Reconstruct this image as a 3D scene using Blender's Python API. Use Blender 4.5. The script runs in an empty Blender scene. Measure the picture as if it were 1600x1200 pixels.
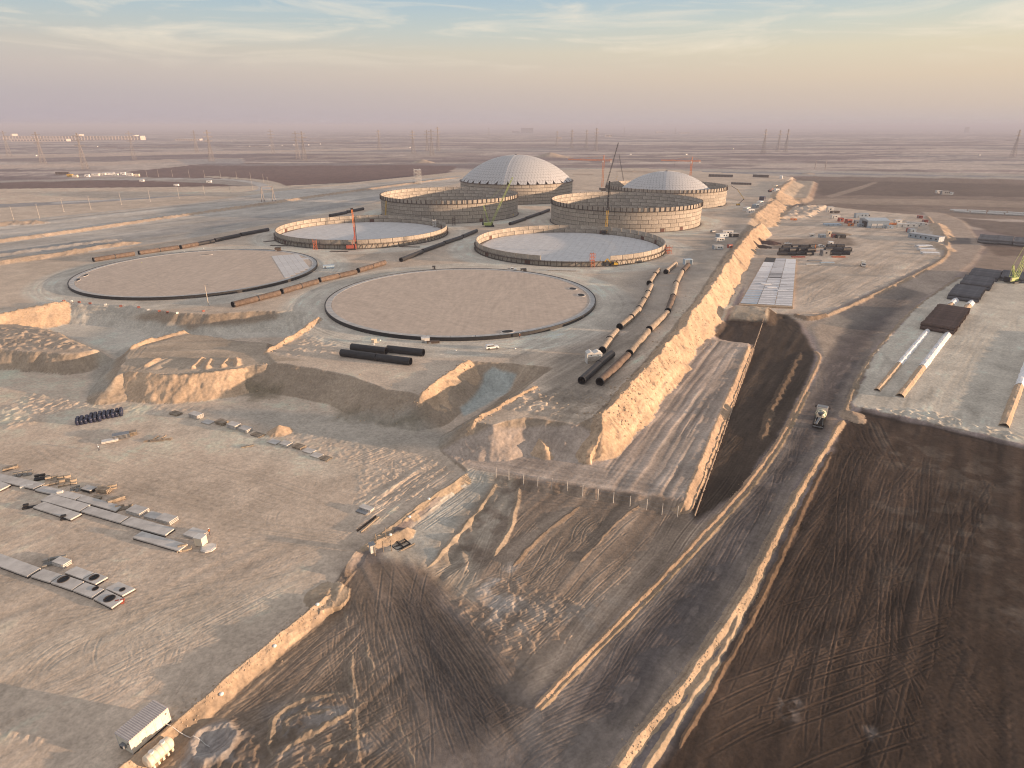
import bpy, math, random
import numpy as np
from mathutils import Vector, Matrix

random.seed(7)
RNG = np.random.default_rng(11)
SC = bpy.context.scene
COL = SC.collection
R_ = math.radians

# ------------------------------------------------------------------ camera
CAM_H = 75.0
FPX = 975.0                      # focal length in photograph pixels (1600 wide)
PITCH = math.atan(403.0 / FPX)
cam_d = bpy.data.cameras.new('camera')
cam = bpy.data.objects.new('camera', cam_d)
COL.objects.link(cam)
cam.location = (0, 0, CAM_H)
cam.rotation_euler = (math.pi / 2 - PITCH, 0, 0)
cam_d.sensor_fit = 'HORIZONTAL'
cam_d.sensor_width = 36.0
cam_d.lens = 36.0 * FPX / 1600.0
cam_d.clip_start = 0.5
cam_d.clip_end = 90000
SC.camera = cam

# ------------------------------------------------------------------ light
SUN_EL = R_(4.6)
SUN_AZ = math.atan2(0.98, -0.20)          # compass angle of the sun measured from +Y towards +X
sun_dir = Vector((math.sin(SUN_AZ) * math.cos(SUN_EL), math.cos(SUN_AZ) * math.cos(SUN_EL), math.sin(SUN_EL)))
sd = bpy.data.lights.new('sun', 'SUN')
sd.energy = 4.0
sd.color = (1.0, 0.68, 0.45)
sd.angle = R_(0.6)
sun = bpy.data.objects.new('sun', sd)
COL.objects.link(sun)
sun.rotation_euler = sun_dir.to_track_quat('Z', 'Y').to_euler()

SC.view_settings.view_transform = 'Standard'
SC.view_settings.look = 'None'
SC.view_settings.gamma = 1.0
SC.view_settings.use_curve_mapping = False
SC.view_settings.exposure = 1.45

SC.cycles.filter_width = 1.1
world = bpy.data.worlds.new('World')
SC.world = world
world.use_nodes = True
wn = world.node_tree
for n in list(wn.nodes):
    wn.nodes.remove(n)


def N(tree, kind, **kw):
    n = tree.nodes.new(kind)
    for k, v in kw.items():
        if k == 'inp':
            for a, b in v.items():
                n.inputs[a].default_value = b
        else:
            setattr(n, k, v)
    return n


def ramp(tree, stops, interp='LINEAR'):
    n = tree.nodes.new('ShaderNodeValToRGB')
    cr = n.color_ramp
    cr.interpolation = interp
    while len(cr.elements) > 1:
        cr.elements.remove(cr.elements[0])
    cr.elements[0].position = stops[0][0]
    cr.elements[0].color = (*stops[0][1], 1) if len(stops[0][1]) == 3 else stops[0][1]
    for p, c in stops[1:]:
        e = cr.elements.new(p)
        e.color = (*c, 1) if len(c) == 3 else c
    return n


def srgb(r, g, b):
    f = lambda c: (c / 255 / 12.92) if c <= 10.3 else ((c / 255 + 0.055) / 1.055) ** 2.4
    return (f(r), f(g), f(b))


def build_world():
    L = wn.links.new
    sky = N(wn, 'ShaderNodeTexSky', sky_type='NISHITA', sun_disc=False)
    sky.sun_elevation = SUN_EL
    sky.sun_rotation = SUN_AZ
    sky.altitude = 80
    sky.air_density = 1.0
    sky.dust_density = 2.0
    sky.ozone_density = 1.5
    bg = N(wn, 'ShaderNodeBackground', inp={'Strength': 0.15})
    # dusty lower air: the sky's colour turns to a mauve and cream veil near the horizon, all the way round
    tc = N(wn, 'ShaderNodeTexCoord')
    sep = N(wn, 'ShaderNodeSeparateXYZ')
    L(tc.outputs['Generated'], sep.inputs[0])
    K = 2.8
    def kc(r, g, b, k=1.0):
        l = 0.3 * r + 0.59 * g + 0.11 * b          # dusty air: colours a little washed out
        return tuple(c * K * k for c in srgb(*(x + (l - x) * 0.05 for x in (r, g, b))))
    # azimuth: towards the sun side the veil is yellower
    nrm = N(wn, 'ShaderNodeVectorMath', operation='DOT_PRODUCT')
    L(tc.outputs['Generated'], nrm.inputs[0])
    nrm.inputs[1].default_value = (math.sin(SUN_AZ), math.cos(SUN_AZ), 0)
    az = N(wn, 'ShaderNodeMapRange', inp={'From Min': -0.9, 'From Max': 0.75})
    L(nrm.outputs['Value'], az.inputs['Value'])
    z = N(wn, 'ShaderNodeMapRange', inp={'From Min': 0.0, 'From Max': 0.5})
    L(sep.outputs['Z'], z.inputs['Value'])
    cold = ramp(wn, [(0.0, kc(170, 160, 170)), (0.08, kc(176, 167, 171)), (0.14, kc(187, 177, 173)), (0.19, kc(188, 183, 176)), (0.23, kc(178, 185, 184)),
                     (0.28, kc(164, 183, 191)), (0.33, kc(150, 178, 196)), (0.6, kc(182, 188, 196)), (1.0, kc(187, 187, 194))])
    warm = ramp(wn, [(0.0, kc(190, 177, 173)), (0.05, kc(206, 187, 168)), (0.12, kc(219, 198, 168)), (0.19, kc(221, 208, 177)), (0.25, kc(205, 206, 189)),
                     (0.33, kc(176, 193, 200)), (0.6, kc(186, 188, 195)), (1.0, kc(187, 187, 194))])
    L(z.outputs[0], cold.inputs[0]); L(z.outputs[0], warm.inputs[0])
    mix = N(wn, 'ShaderNodeMix', data_type='RGBA')
    L(az.outputs[0], mix.inputs['Factor']); L(cold.outputs[0], mix.inputs[6]); L(warm.outputs[0], mix.inputs[7])
    glow = N(wn, 'ShaderNodeMapRange', inp={'From Min': 0.72, 'From Max': 1.0, 'To Max': 0.85})
    L(nrm.outputs['Value'], glow.inputs['Value'])
    hot = ramp(wn, [(0.0, kc(255, 214, 160, 1.6)), (0.2, kc(255, 226, 175, 1.7)), (0.5, kc(225, 215, 190, 1.2)), (1.0, kc(150, 174, 198))])
    L(z.outputs[0], hot.inputs[0])
    mixg = N(wn, 'ShaderNodeMix', data_type='RGBA')
    L(glow.outputs[0], mixg.inputs['Factor']); L(mix.outputs[2], mixg.inputs[6]); L(hot.outputs[0], mixg.inputs[7])
    mix = mixg
    # thin bands of high cloud
    mp = N(wn, 'ShaderNodeMapping')
    mp.inputs['Rotation'].default_value = (0, R_(4), R_(-20))
    mp.inputs['Scale'].default_value = (3.0, 3.0, 26.0)
    L(tc.outputs['Generated'], mp.inputs[0])
    cn = N(wn, 'ShaderNodeTexNoise', inp={'Scale': 1.6, 'Detail': 9.0, 'Roughness': 0.62, 'Distortion': 0.7})
    L(mp.outputs[0], cn.inputs['Vector'])
    cr = ramp(wn, [(0.49, (0, 0, 0)), (0.70, (1, 1, 1))])
    L(cn.outputs[0], cr.inputs[0])
    band = ramp(wn, [(0.13, (0, 0, 0)), (0.21, (1, 1, 1)), (0.55, (0.9, 0.9, 0.9)), (1.0, (0.3, 0.3, 0.3))])
    L(z.outputs[0], band.inputs[0])
    cm = N(wn, 'ShaderNodeMath', operation='MULTIPLY')
    L(cr.outputs[0], cm.inputs[0]); L(band.outputs[0], cm.inputs[1])
    cm2 = N(wn, 'ShaderNodeMath', operation='MULTIPLY', inp={1: 0.6})
    L(cm.outputs[0], cm2.inputs[0])
    cloud = N(wn, 'ShaderNodeMix', data_type='RGBA')
    L(cm2.outputs[0], cloud.inputs['Factor']); L(mix.outputs[2], cloud.inputs[6])
    cloud.inputs[7].default_value = (*kc(236, 222, 200), 1)
    fin = N(wn, 'ShaderNodeMix', data_type='RGBA', inp={'Factor': 0.985})
    L(sky.outputs[0], fin.inputs[6]); L(cloud.outputs[2], fin.inputs[7])
    L(fin.outputs[2], bg.inputs['Color'])
    out = N(wn, 'ShaderNodeOutputWorld')
    L(bg.outputs[0], out.inputs['Surface'])


build_world()

# ------------------------------------------------------------------ helpers
CP, SP = math.cos(PITCH), math.sin(PITCH)


def W(u, v, z=0.0):
    """point of the level z that the photograph shows at (u, v)"""
    a = (u - 800.0) / FPX
    b = (600.0 - v) / FPX
    dz = -SP + b * CP
    k = (z - CAM_H) / dz
    return (a * k, (CP + b * SP) * k)


def WP(pts, z=0.0):
    return np.array([W(u, v, z) for u, v in pts])


def px_per_m(x, y, z):
    return FPX / (y * CP - (z - CAM_H) * SP)


def tag(o, label=None, cat=None, group=None, kind=None):
    if label: o['label'] = label
    if cat: o['category'] = cat
    if group: o['group'] = group
    if kind: o['kind'] = kind
    return o


# ------------------------------------------------------------------ noise
def _hash(ix, iy, seed):
    h = (ix.astype(np.int64) * 374761393 + iy.astype(np.int64) * 668265263 + seed * 982451653) & 0xffffffff
    h = ((h ^ (h >> 13)) * 1274126177) & 0xffffffff
    return ((h ^ (h >> 16)) & 0xffff).astype(np.float32) / 65535.0


def vnoise(x, y, seed=0):
    ix = np.floor(x); iy = np.floor(y)
    fx = (x - ix).astype(np.float32); fy = (y - iy).astype(np.float32)
    fx = fx * fx * (3 - 2 * fx); fy = fy * fy * (3 - 2 * fy)
    a = _hash(ix, iy, seed); b = _hash(ix + 1, iy, seed)
    c = _hash(ix, iy + 1, seed); d = _hash(ix + 1, iy + 1, seed)
    return (a + (b - a) * fx) * (1 - fy) + (c + (d - c) * fx) * fy


def fbm(x, y, seed=0, octv=4, gain=0.5):
    s = 0; a = 1.0; t = 0
    for i in range(octv):
        s = s + a * vnoise(x, y, seed + i * 17); t += a
        a *= gain; x = x * 2.03 + 11.3; y = y * 2.03 - 7.1
    return s / t          # 0..1


# ------------------------------------------------------------------ terrain grid (finer near the works, coarser with distance)
th_d = np.concatenate([np.linspace(-54, -42, 50)[:-1], np.linspace(-42, 42, 880), np.linspace(42, 54, 50)[1:]])
th = np.radians(np.concatenate([np.linspace(-180, -54, 40)[:-1], th_d, np.linspace(54, 180, 40)[1:]]))
r_near = np.array([3., 12., 22., 32., 42.])
r_a = 50 * np.exp(np.arange(0, math.log(250 / 50), 0.0023))
r_b = r_a[-1] * np.exp(np.arange(0.0035, math.log(620 / 250), 0.0033))
r_c = r_b[-1] * np.exp(np.arange(0.006, math.log(1200 / 620), 0.0062))
r_far = r_c[-1] * np.exp(np.arange(0.012, math.log(42000 / 1200), 0.018))
rr = np.concatenate([r_near, r_a, r_b, r_c, r_far])
NT, NR = len(th), len(rr)
TH, RR = np.meshgrid(th, rr)
X = (RR * np.sin(TH)).ravel(); Y = (RR * np.cos(TH)).ravel(); RR = RR.ravel()
NV = len(X)

N0, L0, T0, ROAD0, RY0, UR0 = -7.6, -6.5, -6.0, -7.3, -7.1, -6.7


def sub(pts, m):
    x0, y0 = pts.min(0) - m; x1, y1 = pts.max(0) + m
    return np.nonzero((X > x0) & (X < x1) & (Y > y0) & (Y < y1))[0]


def seg_d2(px, py, a, b):
    dx, dy = b - a
    t = np.clip(((px - a[0]) * dx + (py - a[1]) * dy) / (dx * dx + dy * dy + 1e-9), 0, 1)
    return (px - a[0] - t * dx) ** 2 + (py - a[1] - t * dy) ** 2, t


def poly_sdf(pts, m=30.0, warp=0.0, ws=6.0, seed=3):
    """indices near the polygon, signed distance there (inside is negative)"""
    i = sub(pts, m)
    px, py = X[i], Y[i]
    if warp:
        px = px + warp * (fbm(px / ws, py / ws, seed, 3) - 0.5) * 2
        py = py + warp * (fbm(px / ws, py / ws, seed + 51, 3) - 0.5) * 2
    d2 = np.full(len(i), 1e18); ins = np.zeros(len(i), bool)
    n = len(pts)
    for k in range(n):
        a, b = pts[k], pts[(k + 1) % n]
        q, _ = seg_d2(px, py, a, b)
        d2 = np.minimum(d2, q)
        c = ((a[1] > py) != (b[1] > py))
        with np.errstate(divide='ignore', invalid='ignore'):
            xs = (b[0] - a[0]) * (py - a[1]) / (b[1] - a[1]) + a[0]
        ins ^= c & (px < xs)
    d = np.sqrt(d2)
    return i, np.where(ins, -d, d)


def smooth_line(pts, n=8):
    pts = np.asarray(pts, float)
    if len(pts) < 3:
        return pts
    out = []
    P = np.vstack([2 * pts[0] - pts[1], pts, 2 * pts[-1] - pts[-2]])
    for k in range(1, len(P) - 2):
        p0, p1, p2, p3 = P[k - 1], P[k], P[k + 1], P[k + 2]
        for t in np.linspace(0, 1, n, endpoint=False):
            out.append(0.5 * ((2 * p1) + (-p0 + p2) * t + (2 * p0 - 5 * p1 + 4 * p2 - p3) * t * t + (-p0 + 3 * p1 - 3 * p2 + p3) * t ** 3))
    out.append(pts[-1])
    return np.array(out)


def line_d(pts, m=20.0, warp=0.0, ws=5.0, seed=5):
    """indices near the line, distance, parameter 0..1, side (+ right of the direction of travel)"""
    i = sub(pts, m)
    px, py = X[i], Y[i]
    if warp:
        px = px + warp * (fbm(px / ws, py / ws, seed, 3) - 0.5) * 2
        py = py + warp * (fbm(px / ws, py / ws, seed + 51, 3) - 0.5) * 2
    seg = np.hypot(*(np.diff(pts, axis=0).T)); cum = np.concatenate([[0], np.cumsum(seg)])
    best = np.full(len(i), 1e18); par = np.zeros(len(i)); side = np.zeros(len(i))
    for k in range(len(pts) - 1):
        a, b = pts[k], pts[k + 1]
        q, t = seg_d2(px, py, a, b)
        w = q < best
        best[w] = q[w]
        par[w] = ((cum[k] + t * seg[k]) / cum[-1])[w]
        side[w] = ((px - a[0]) * (b[1] - a[1]) - (py - a[1]) * (b[0] - a[0]))[w]
    return i, np.sqrt(best), par, np.sign(side)


def sstep(a, b, x):
    t = np.clip((x - a) / (b - a), 0, 1)
    return t * t * (3 - 2 * t)

# ------------------------------------------------------------------ ground heights
H = np.full(NV, N0)
C = np.zeros((NV, 3), np.float32)
ZONE = np.zeros(NV, np.int8)        # 0 plain 1 yard 2 road 3 spoil bank 4 field 5 pit floor
TRK = np.zeros(NV, np.float32)      # wheel ruts
LIP = np.zeros(NV, np.float32)      # soil pushed up beside the ruts
far = sstep(500, 1500, RR)
n_big = fbm(X / 60, Y / 60, 1, 4)
n_mid = fbm(X / 9, Y / 9, 2, 4)
n_fine = fbm(X / 1.7, Y / 1.7, 4, 3)


def platform(pts, z, top, slope=0.6, warp=0.8, ws=6, m=None):
    P = WP(pts, z)
    m = m or (top - N0) / slope + 6
    i, d = poly_sdf(P, m, warp, ws)
    H[i] = np.maximum(H[i], np.where(d < 0, top, top - np.maximum(d, 0) * slope))


def ridge(pts, z, base, hgt, w_r, w_l=None, warp=0.7, ws=4, smooth=True, zone=None, rough=0.35, col=None, taper=0.06, k=1.0):
    """a bank along a line: w_r wide on the right of the direction of travel, w_l on the left; its flanks run on down to whatever lies below"""
    P = WP(pts, z)
    if smooth: P = smooth_line(P, 6)
    w_l = (w_l or w_r) * k; w_r = w_r * k
    i, d, t, s = line_d(P, min(40, max(w_r, w_l) * (1.3 + max(0, base - N0) / hgt) + 3), warp, ws)
    w = np.where(s > 0, w_r, w_l)
    tp = np.clip(np.minimum(t, 1 - t) / taper, 0, 1)
    hh = hgt * (1 - rough + 2 * rough * fbm(X[i] / 3.5, Y[i] / 3.5, 9, 3))
    z_ = base + hh * tp ** 0.6 - d * hgt / w
    up = z_ > H[i]
    H[i] = np.where(up, z_, H[i])
    if zone is not None:
        ZONE[i[up]] = zone
    if col is not None:
        C[i[up]] = np.array(col)
    return i, d, t, s, up


def paint(pts, z, col, feather=1.0, warp=1.0, ws=5, amount=1.0, zone=None, patchy=None, seed=3):
    P = WP(pts, z) if z is not None else np.asarray(pts)
    i, d = poly_sdf(P, feather + warp + 2, warp, ws, seed)
    a = sstep(feather, -feather, d) * amount
    if patchy:
        sc, lo, hi = patchy
        a = a * sstep(lo, hi, fbm(X[i] / sc, Y[i] / sc, seed + 7, 4))
    C[i] = C[i] * (1 - a[:, None]) + np.array(col, np.float32) * a[:, None]
    if zone is not None:
        ZONE[i[d < 0]] = zone


def stripes(pts, z, ang_pts, wl, amp, camt, feather=2.0, seed=1, along=25.0):
    """furrows left by grading, parallel to a line in the place"""
    P = WP(pts, z)
    a, b = W(*ang_pts[0], z), W(*ang_pts[1], z)
    dx, dy = b[0] - a[0], b[1] - a[1]
    L = math.hypot(dx, dy); dx /= L; dy /= L
    i, d = poly_sdf(P, 1.0)
    m = sstep(feather, -feather, d)
    s_ = X[i] * dx + Y[i] * dy
    c_ = X[i] * dy - Y[i] * dx + 1.2 * fbm(X[i] / 15, Y[i] / 15, seed + 3, 2)
    w = fbm(c_ / wl, s_ / along, seed, 2) - 0.5
    w2 = fbm(c_ / (wl * 2.7), s_ / (along * 2), seed + 5, 2) - 0.5
    H[i] += amp * 2 * (w + 0.5 * w2) * m
    C[i] *= (1 + camt * 2 * (w + 0.8 * w2) * m)[:, None]


def rut(P, width=0.35, depth=1.0, gauge=2.0, pair=True):
    """one wheel track (or a single groove) along a world line"""
    P = np.asarray(P, float)
    seg = np.hypot(*(np.diff(P, axis=0).T)); cum = np.concatenate([[0], np.cumsum(seg)])
    rmin = max(45.0, np.hypot(P[:, 0], P[:, 1]).min())
    n = int(min(9000, cum[-1] / (0.0016 * rmin))) + 2
    s = np.linspace(0, cum[-1], n)
    x = np.interp(s, cum, P[:, 0]); y = np.interp(s, cum, P[:, 1])
    tx = np.gradient(x); ty = np.gradient(y); l = np.hypot(tx, ty) + 1e-9
    nx, ny = ty / l, -tx / l
    fade = np.clip(np.minimum(s, cum[-1] - s) / (0.15 * cum[-1] + 1e-6), 0, 1) * (0.55 + 0.45 * np.sin(s * 0.13 + P[0, 0]) ** 2)
    offs = []
    for g in ((-gauge / 2, gauge / 2) if pair else (0.0,)):
        offs += [(g, TRK), (g + width, LIP), (g - width, LIP)]
    for g, A in offs:
        xx, yy = x + nx * g, y + ny * g
        fi = np.interp(np.arctan2(xx, yy), th, np.arange(NT)); fj = np.interp(np.hypot(xx, yy), rr, np.arange(NR))
        i0 = np.floor(fi).astype(int).clip(0, NT - 2); j0 = np.floor(fj).astype(int).clip(0, NR - 2)
        a = fi - i0; b = fj - j0
        for di, wa in ((0, 1 - a), (1, a)):
            for dj, wb in ((0, 1 - b), (1, b)):
                np.maximum.at(A, (j0 + dj) * NT + i0 + di, (wa * wb * depth * fade).astype(np.float32))


# --- levels, all in metres below or above the tank platform
H += (n_big - 0.5) * (0.5 + 5 * sstep(1500, 6000, RR))
YARD = [(-500, 300), (-500, 1500), (60, 1330), (300, 1112), (505, 940), (540, 890), (560, 864), (735, 737), (1068, 783), (1170, 537), (1115, 529),
        (1165, 440), (1200, 352), (1240, 282), (900, 270), (440, 290)]
platform(YARD, L0, L0, slope=0.55, warp=0.7)
UR = [(1205, 495), (1290, 488), (1380, 448), (1468, 404), (1476, 380), (1440, 337), (1290, 322), (1205, 332), (1165, 400), (1160, 485)]
platform(UR, UR0, UR0, slope=0.4)
RY = [(1332, 634), (1440, 657), (1600, 694), (2000, 780), (2000, 400), (1600, 425), (1500, 436), (1440, 472), (1362, 560)]
platform(RY, RY0, RY0, slope=0.45, warp=1.2)
TERR = [(690, 702), (820, 690), (925, 695), (1010, 620), (1105, 529), (1170, 537), (1068, 783), (735, 737)]
platform(TERR, T0, T0, slope=0.75, warp=0.5)
SITE = [(-500, 430), (-500, 505), (-60, 505), (0, 495), (60, 483), (108, 473), (200, 478), (275, 489), (330, 491), (400, 486), (470, 486), (499, 495),
        (470, 520), (416, 550), (430, 566), (500, 577), (548, 587), (600, 607), (640, 613), (655, 619), (736, 564), (800, 568), (865, 574),
        (800, 622), (742, 659), (770, 664), (820, 652), (870, 658), (900, 664), (930, 650), (1008, 562), (1085, 470), (1130, 400), (1172, 345), (1203, 312), (1238, 276),
        (1000, 262), (720, 268), (440, 296), (200, 310), (-500, 340)]
platform(SITE, 0.0, 0.0, slope=0.62, warp=0.7, ws=6)
MOUND = [(-200, 505), (20, 506), (75, 514), (150, 546), (112, 553), (60, 550), (0, 546), (-200, 545)]
platform(MOUND, -0.8, -0.8, slope=1.1, warp=1.4, ws=5)
BENCH = [(206, 545), (250, 533), (290, 521), (345, 528), (415, 536), (425, 556), (480, 566), (400, 570), (380, 574), (270, 586), (197, 581), (180, 588)]
platform(BENCH, -0.6, -0.6, slope=0.62, warp=1.3, ws=6)

# --- loose edges: every slope gets gullies and lumps
slope_amt = np.zeros(NV)
G2 = H.reshape(NR, NT)
gr = np.abs(np.gradient(G2, axis=0)) / np.gradient(rr)[:, None]
gt = np.abs(np.gradient(G2, axis=1)) / (np.gradient(th)[None, :] * rr[:, None])
STEEP = sstep(0.12, 0.45, np.hypot(gr, gt).ravel()) * (RR < 900)

# --- base colours
SAND = (0.565, 0.455, 0.35); PALE = (0.57, 0.52, 0.435); DARK = (0.066, 0.0455, 0.033); BROWN = (0.275, 0.212, 0.16)
ROADC = (0.10, 0.086, 0.082); BANK = (0.47, 0.345, 0.235); GREY = (0.36, 0.34, 0.30)
pn = fbm(X / 420, Y / 300, 21, 5); pn2 = fbm(X / 130, Y / 90, 22, 4); pn3 = fbm(X / 40, Y / 30, 23, 3)
C[:] = np.array((0.33, 0.262, 0.235), np.float32)
C += (np.array((0.46, 0.38, 0.315)) - C) * (sstep(0.50, 0.60, pn) * 0.9)[:, None]
C += (np.array((0.18, 0.138, 0.13)) - C) * (sstep(0.50, 0.38, pn2) * 0.8)[:, None]
C += (np.array((0.46, 0.40, 0.33)) - C) * (sstep(0.66, 0.74, pn2 * 0.7 + pn3 * 0.3) * 0.8 * sstep(600, 1200, RR))[:, None]
C += (np.array((0.24, 0.225, 0.22)) - C) * (sstep(0.55, 0.66, fbm(X / 700, Y / 500, 25, 4)) * 0.6)[:, None]

sk = fbm(X / 300, Y / 55, 27, 5); sk2 = fbm(X / 900, Y / 160, 28, 5)
C += (np.array((0.58, 0.49, 0.42)) - C) * (sstep(0.56, 0.66, sk) * 0.75 * sstep(700, 1300, RR))[:, None]
C += (np.array((0.17, 0.125, 0.122)) - C) * (sstep(0.47, 0.37, sk2) * 0.75 * sstep(700, 1300, RR))[:, None]
C += (np.array((0.55, 0.46, 0.385)) - C) * (sstep(0.58, 0.66, sk2) * 0.6 * sstep(700, 1300, RR))[:, None]
# right-hand plain behind the yards
paint([(1180, 330), (1230, 276), (1400, 276), (1750, 284), (1750, 350), (1500, 340), (1300, 326)], N0, (0.20, 0.15, 0.115), 4, 6, 20, 0.85)
paint([(1275, 282), (1420, 284), (1700, 292), (1700, 308), (1420, 306), (1280, 305)], N0, (0.12, 0.088, 0.07), 6, 10, 25, 0.8)
paint([(1180, 312), (1300, 310), (1500, 312), (1750, 318), (1750, 327), (1500, 322), (1300, 318), (1200, 324)], N0, (0.33, 0.26, 0.20), 3, 4, 20, 0.8)
paint([(1290, 306), (1340, 292), (1366, 284), (1372, 285), (1345, 296), (1300, 309)], N0, (0.34, 0.27, 0.21), 2, 2, 15, 0.7)
paint([(1490, 340), (1560, 346), (1750, 350), (1750, 380), (1600, 372), (1545, 362), (1510, 350)], N0, (0.115, 0.085, 0.068), 3, 4, 15, 0.8)
paint([(1540, 385), (1600, 380), (1750, 385), (1750, 425), (1600, 428), (1560, 420), (1515, 432), (1500, 430), (1530, 405)], N0, (0.30, 0.23, 0.175), 3, 3, 12, 0.9)
paint([(1540, 372), (1600, 380), (1605, 400), (1560, 400), (1540, 388)], N0, (0.14, 0.095, 0.07), 3, 3, 8, 0.7)
# highway and its verges
paint([(720, 272), (880, 262), (1240, 266), (1400, 268), (1800, 276), (1800, 284), (1400, 277), (1240, 275), (880, 272), (720, 286)], N0, (0.40, 0.36, 0.31), 3, 2, 20, 0.9)
paint([(860, 266), (1240, 269), (1800, 279.5), (1800, 281), (1240, 271.5), (860, 268.5)], N0, (0.24, 0.235, 0.24), 2, 1, 20, 0.9, zone=2)
# left-hand plain
paint([(-500, 300), (0, 283), (200, 276), (330, 276), (440, 290), (445, 303), (300, 322), (0, 352), (-500, 420)], N0, (0.34, 0.305, 0.265), 4, 4, 30, 0.9)
paint([(200, 268), (330, 255), (520, 255), (716, 260), (690, 276), (560, 296), (458, 302), (432, 289), (330, 279), (215, 277)], N0, (0.15, 0.092, 0.078), 5, 6, 30, 0.95)
paint([(-300, 292), (0, 285), (190, 281), (320, 286), (376, 290), (380, 295), (330, 303), (210, 303), (60, 299), (-300, 315)], N0, (0.16, 0.10, 0.083), 4, 6, 30, 0.95)
paint([(210, 294), (300, 292), (265, 297), (215, 298)], N0, (0.36, 0.32, 0.29), 4, 6, 25, 0.8)
paint([(250, 258), (500, 254), (640, 258), (400, 259)], N0, (0.25, 0.22, 0.21), 6, 8, 30, 0.8)
paint([(-300, 247), (100, 240), (370, 236), (640, 230), (640, 233), (360, 240), (90, 246), (-300, 254)], N0, (0.55, 0.43, 0.34), 6, 10, 60, 0.85)
paint([(-300, 262), (100, 256), (260, 249), (380, 247), (385, 252), (260, 254), (120, 261), (-300, 270)], N0, (0.55, 0.43, 0.34), 6, 10, 60, 0.85)
paint([(275, 249), (380, 248), (380, 256), (290, 257)], N0, (0.30, 0.29, 0.29), 6, 8, 40, 0.7)
paint([(380, 246), (520, 240), (680, 238), (760, 236), (760, 244), (560, 250), (400, 252)], N0, (0.36, 0.285, 0.24), 6, 14, 50, 0.7, patchy=(60, 0.4, 0.6))

# works ground
paint(YARD, L0, SAND, 0.8, 0.6, zone=1)
paint(UR, UR0, (0.50, 0.415, 0.33), 0.8, 0.8, zone=1)
paint(RY, RY0, (0.56, 0.505, 0.415), 0.6, 1.2, zone=1)
paint(SITE, 0.0, (0.53, 0.432, 0.335), 1.0, 1.3, 7, zone=1)
paint([(1195, 374), (1330, 371), (1337, 384), (1210, 389)], UR0, (0.21, 0.16, 0.12), 3, 3, 9, 0.8)
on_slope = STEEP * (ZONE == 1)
C += (np.array((0.30, 0.235, 0.17)) - C) * (on_slope * 0.85)[:, None]  # darker brown on steep ground, painting in deeper shading of the pit walls

# left corridor: graded lanes, banks and embankments beside the tank platform
COR = [(-500, 470), (0, 402), (150, 393), (300, 372), (430, 348), (560, 322), (720, 285), (720, 274), (440, 298), (300, 318), (0, 346), (-500, 400)]
paint(COR, 0.0, (0.47, 0.43, 0.375), 3, 2, 20)
stripes(COR, 0.0, ((0, 385), (560, 312)), 9.0, 0.35, 0.22, 4, 41, 160)
for a in ([(-300, 417), (0, 378), (120, 362), (241, 344), (400, 321), (560, 298), (720, 277)],):
    ridge(a, 0, 0.0, 2.2, 6, 4, 0.8, 6, zone=3, rough=0.15, col=(0.44, 0.34, 0.25))
ridge([(-300, 452), (0, 412), (120, 394), (160, 387), (222, 379)], 0, 0.0, 2.2, 6, 4, 0.8, 6, zone=3, rough=0.3, col=(0.44, 0.34, 0.25))
ridge([(-200, 435), (0, 400), (100, 386), (190, 374)], 0, 0.0, 1.6, 5, 4, 0.8, 6, zone=3, rough=0.3, col=(0.42, 0.33, 0.25))
ridge([(-300, 392), (0, 352), (30, 350), (78, 348)], 0, 0.0, 2.6, 12, 8, 1, 9, zone=3, rough=0.3, col=(0.44, 0.34, 0.25))
paint([(-300, 432), (0, 393), (200, 366), (420, 335), (640, 298), (640, 303), (420, 344), (200, 377), (0, 404), (-300, 440)], 0, (0.33, 0.32, 0.30), 2, 2, 20, 0.8)
paint([(-300, 362), (0, 330), (150, 322), (310, 310), (405, 298), (408, 301), (312, 315), (150, 328), (0, 337), (-300, 371)], N0, (0.27, 0.265, 0.265), 1.5, 1, 20, 0.9, zone=2)
loopl = WP([(100, 280), (210, 280), (330, 279.5), (390, 284), (412, 291), (408, 299), (360, 307), (250, 317), (100, 328)], N0)
i, d, t, s = line_d(smooth_line(loopl, 8), 16)
k = sstep(11, 7, d)[:, None]; C[i] = C[i] * (1 - k) + np.array((0.46, 0.44, 0.41)) * k; ZONE[i[d < 8]] = 2
i, d, t, s = line_d(smooth_line(WP([(330, 276), (405, 282), (436, 292), (432, 303), (400, 311)], N0), 8), 16)
k = sstep(13, 9, d)[:, None] * 0.8; C[i] = C[i] * (1 - k) + np.array((0.55, 0.47, 0.37)) * k

# haul lanes curling round the tanks
TANKS = {'A': (-173.4, 346.1), 'B': (-23.4, 286.6), 'C': (-111.8, 477.6), 'D': (38.3, 421.4), 'E': (-57.2, 595.5), 'F': (95.8, 545.8), 'G': (5.0, 730.6), 'H': (163.0, 692.0)}
RT = 62.5
inner = (ZONE == 1)
for k_, (cx, cy) in TANKS.items():
    i = np.nonzero((np.abs(X - cx) < 100) & (np.abs(Y - cy) < 100))[0]
    d = np.hypot(X[i] - cx, Y[i] - cy)
    wob = 4 * (fbm(X[i] / 30, Y[i] / 30, 61, 3) - 0.5)
    a = sstep(84, 78, d + wob) * sstep(60, 63, d) * 0.85 * (ZONE[i] == 1)
    stri = 1 + 0.16 * (vnoise(d / 1.3, np.arctan2(X[i] - cx, Y[i] - cy) * 6, 63) - 0.5) * 2
    C[i] = C[i] * (1 - a[:, None]) + (np.array(PALE) * stri[:, None]) * a[:, None]
paint([(930, 500), (1000, 430), (1050, 400), (1120, 360), (1160, 330), (1180, 335), (1130, 400), (1080, 450), (1010, 520), (960, 560), (900, 575), (860, 560)], 0, (0.30, 0.265, 0.225), 8, 6, 15, 0.7)
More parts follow.
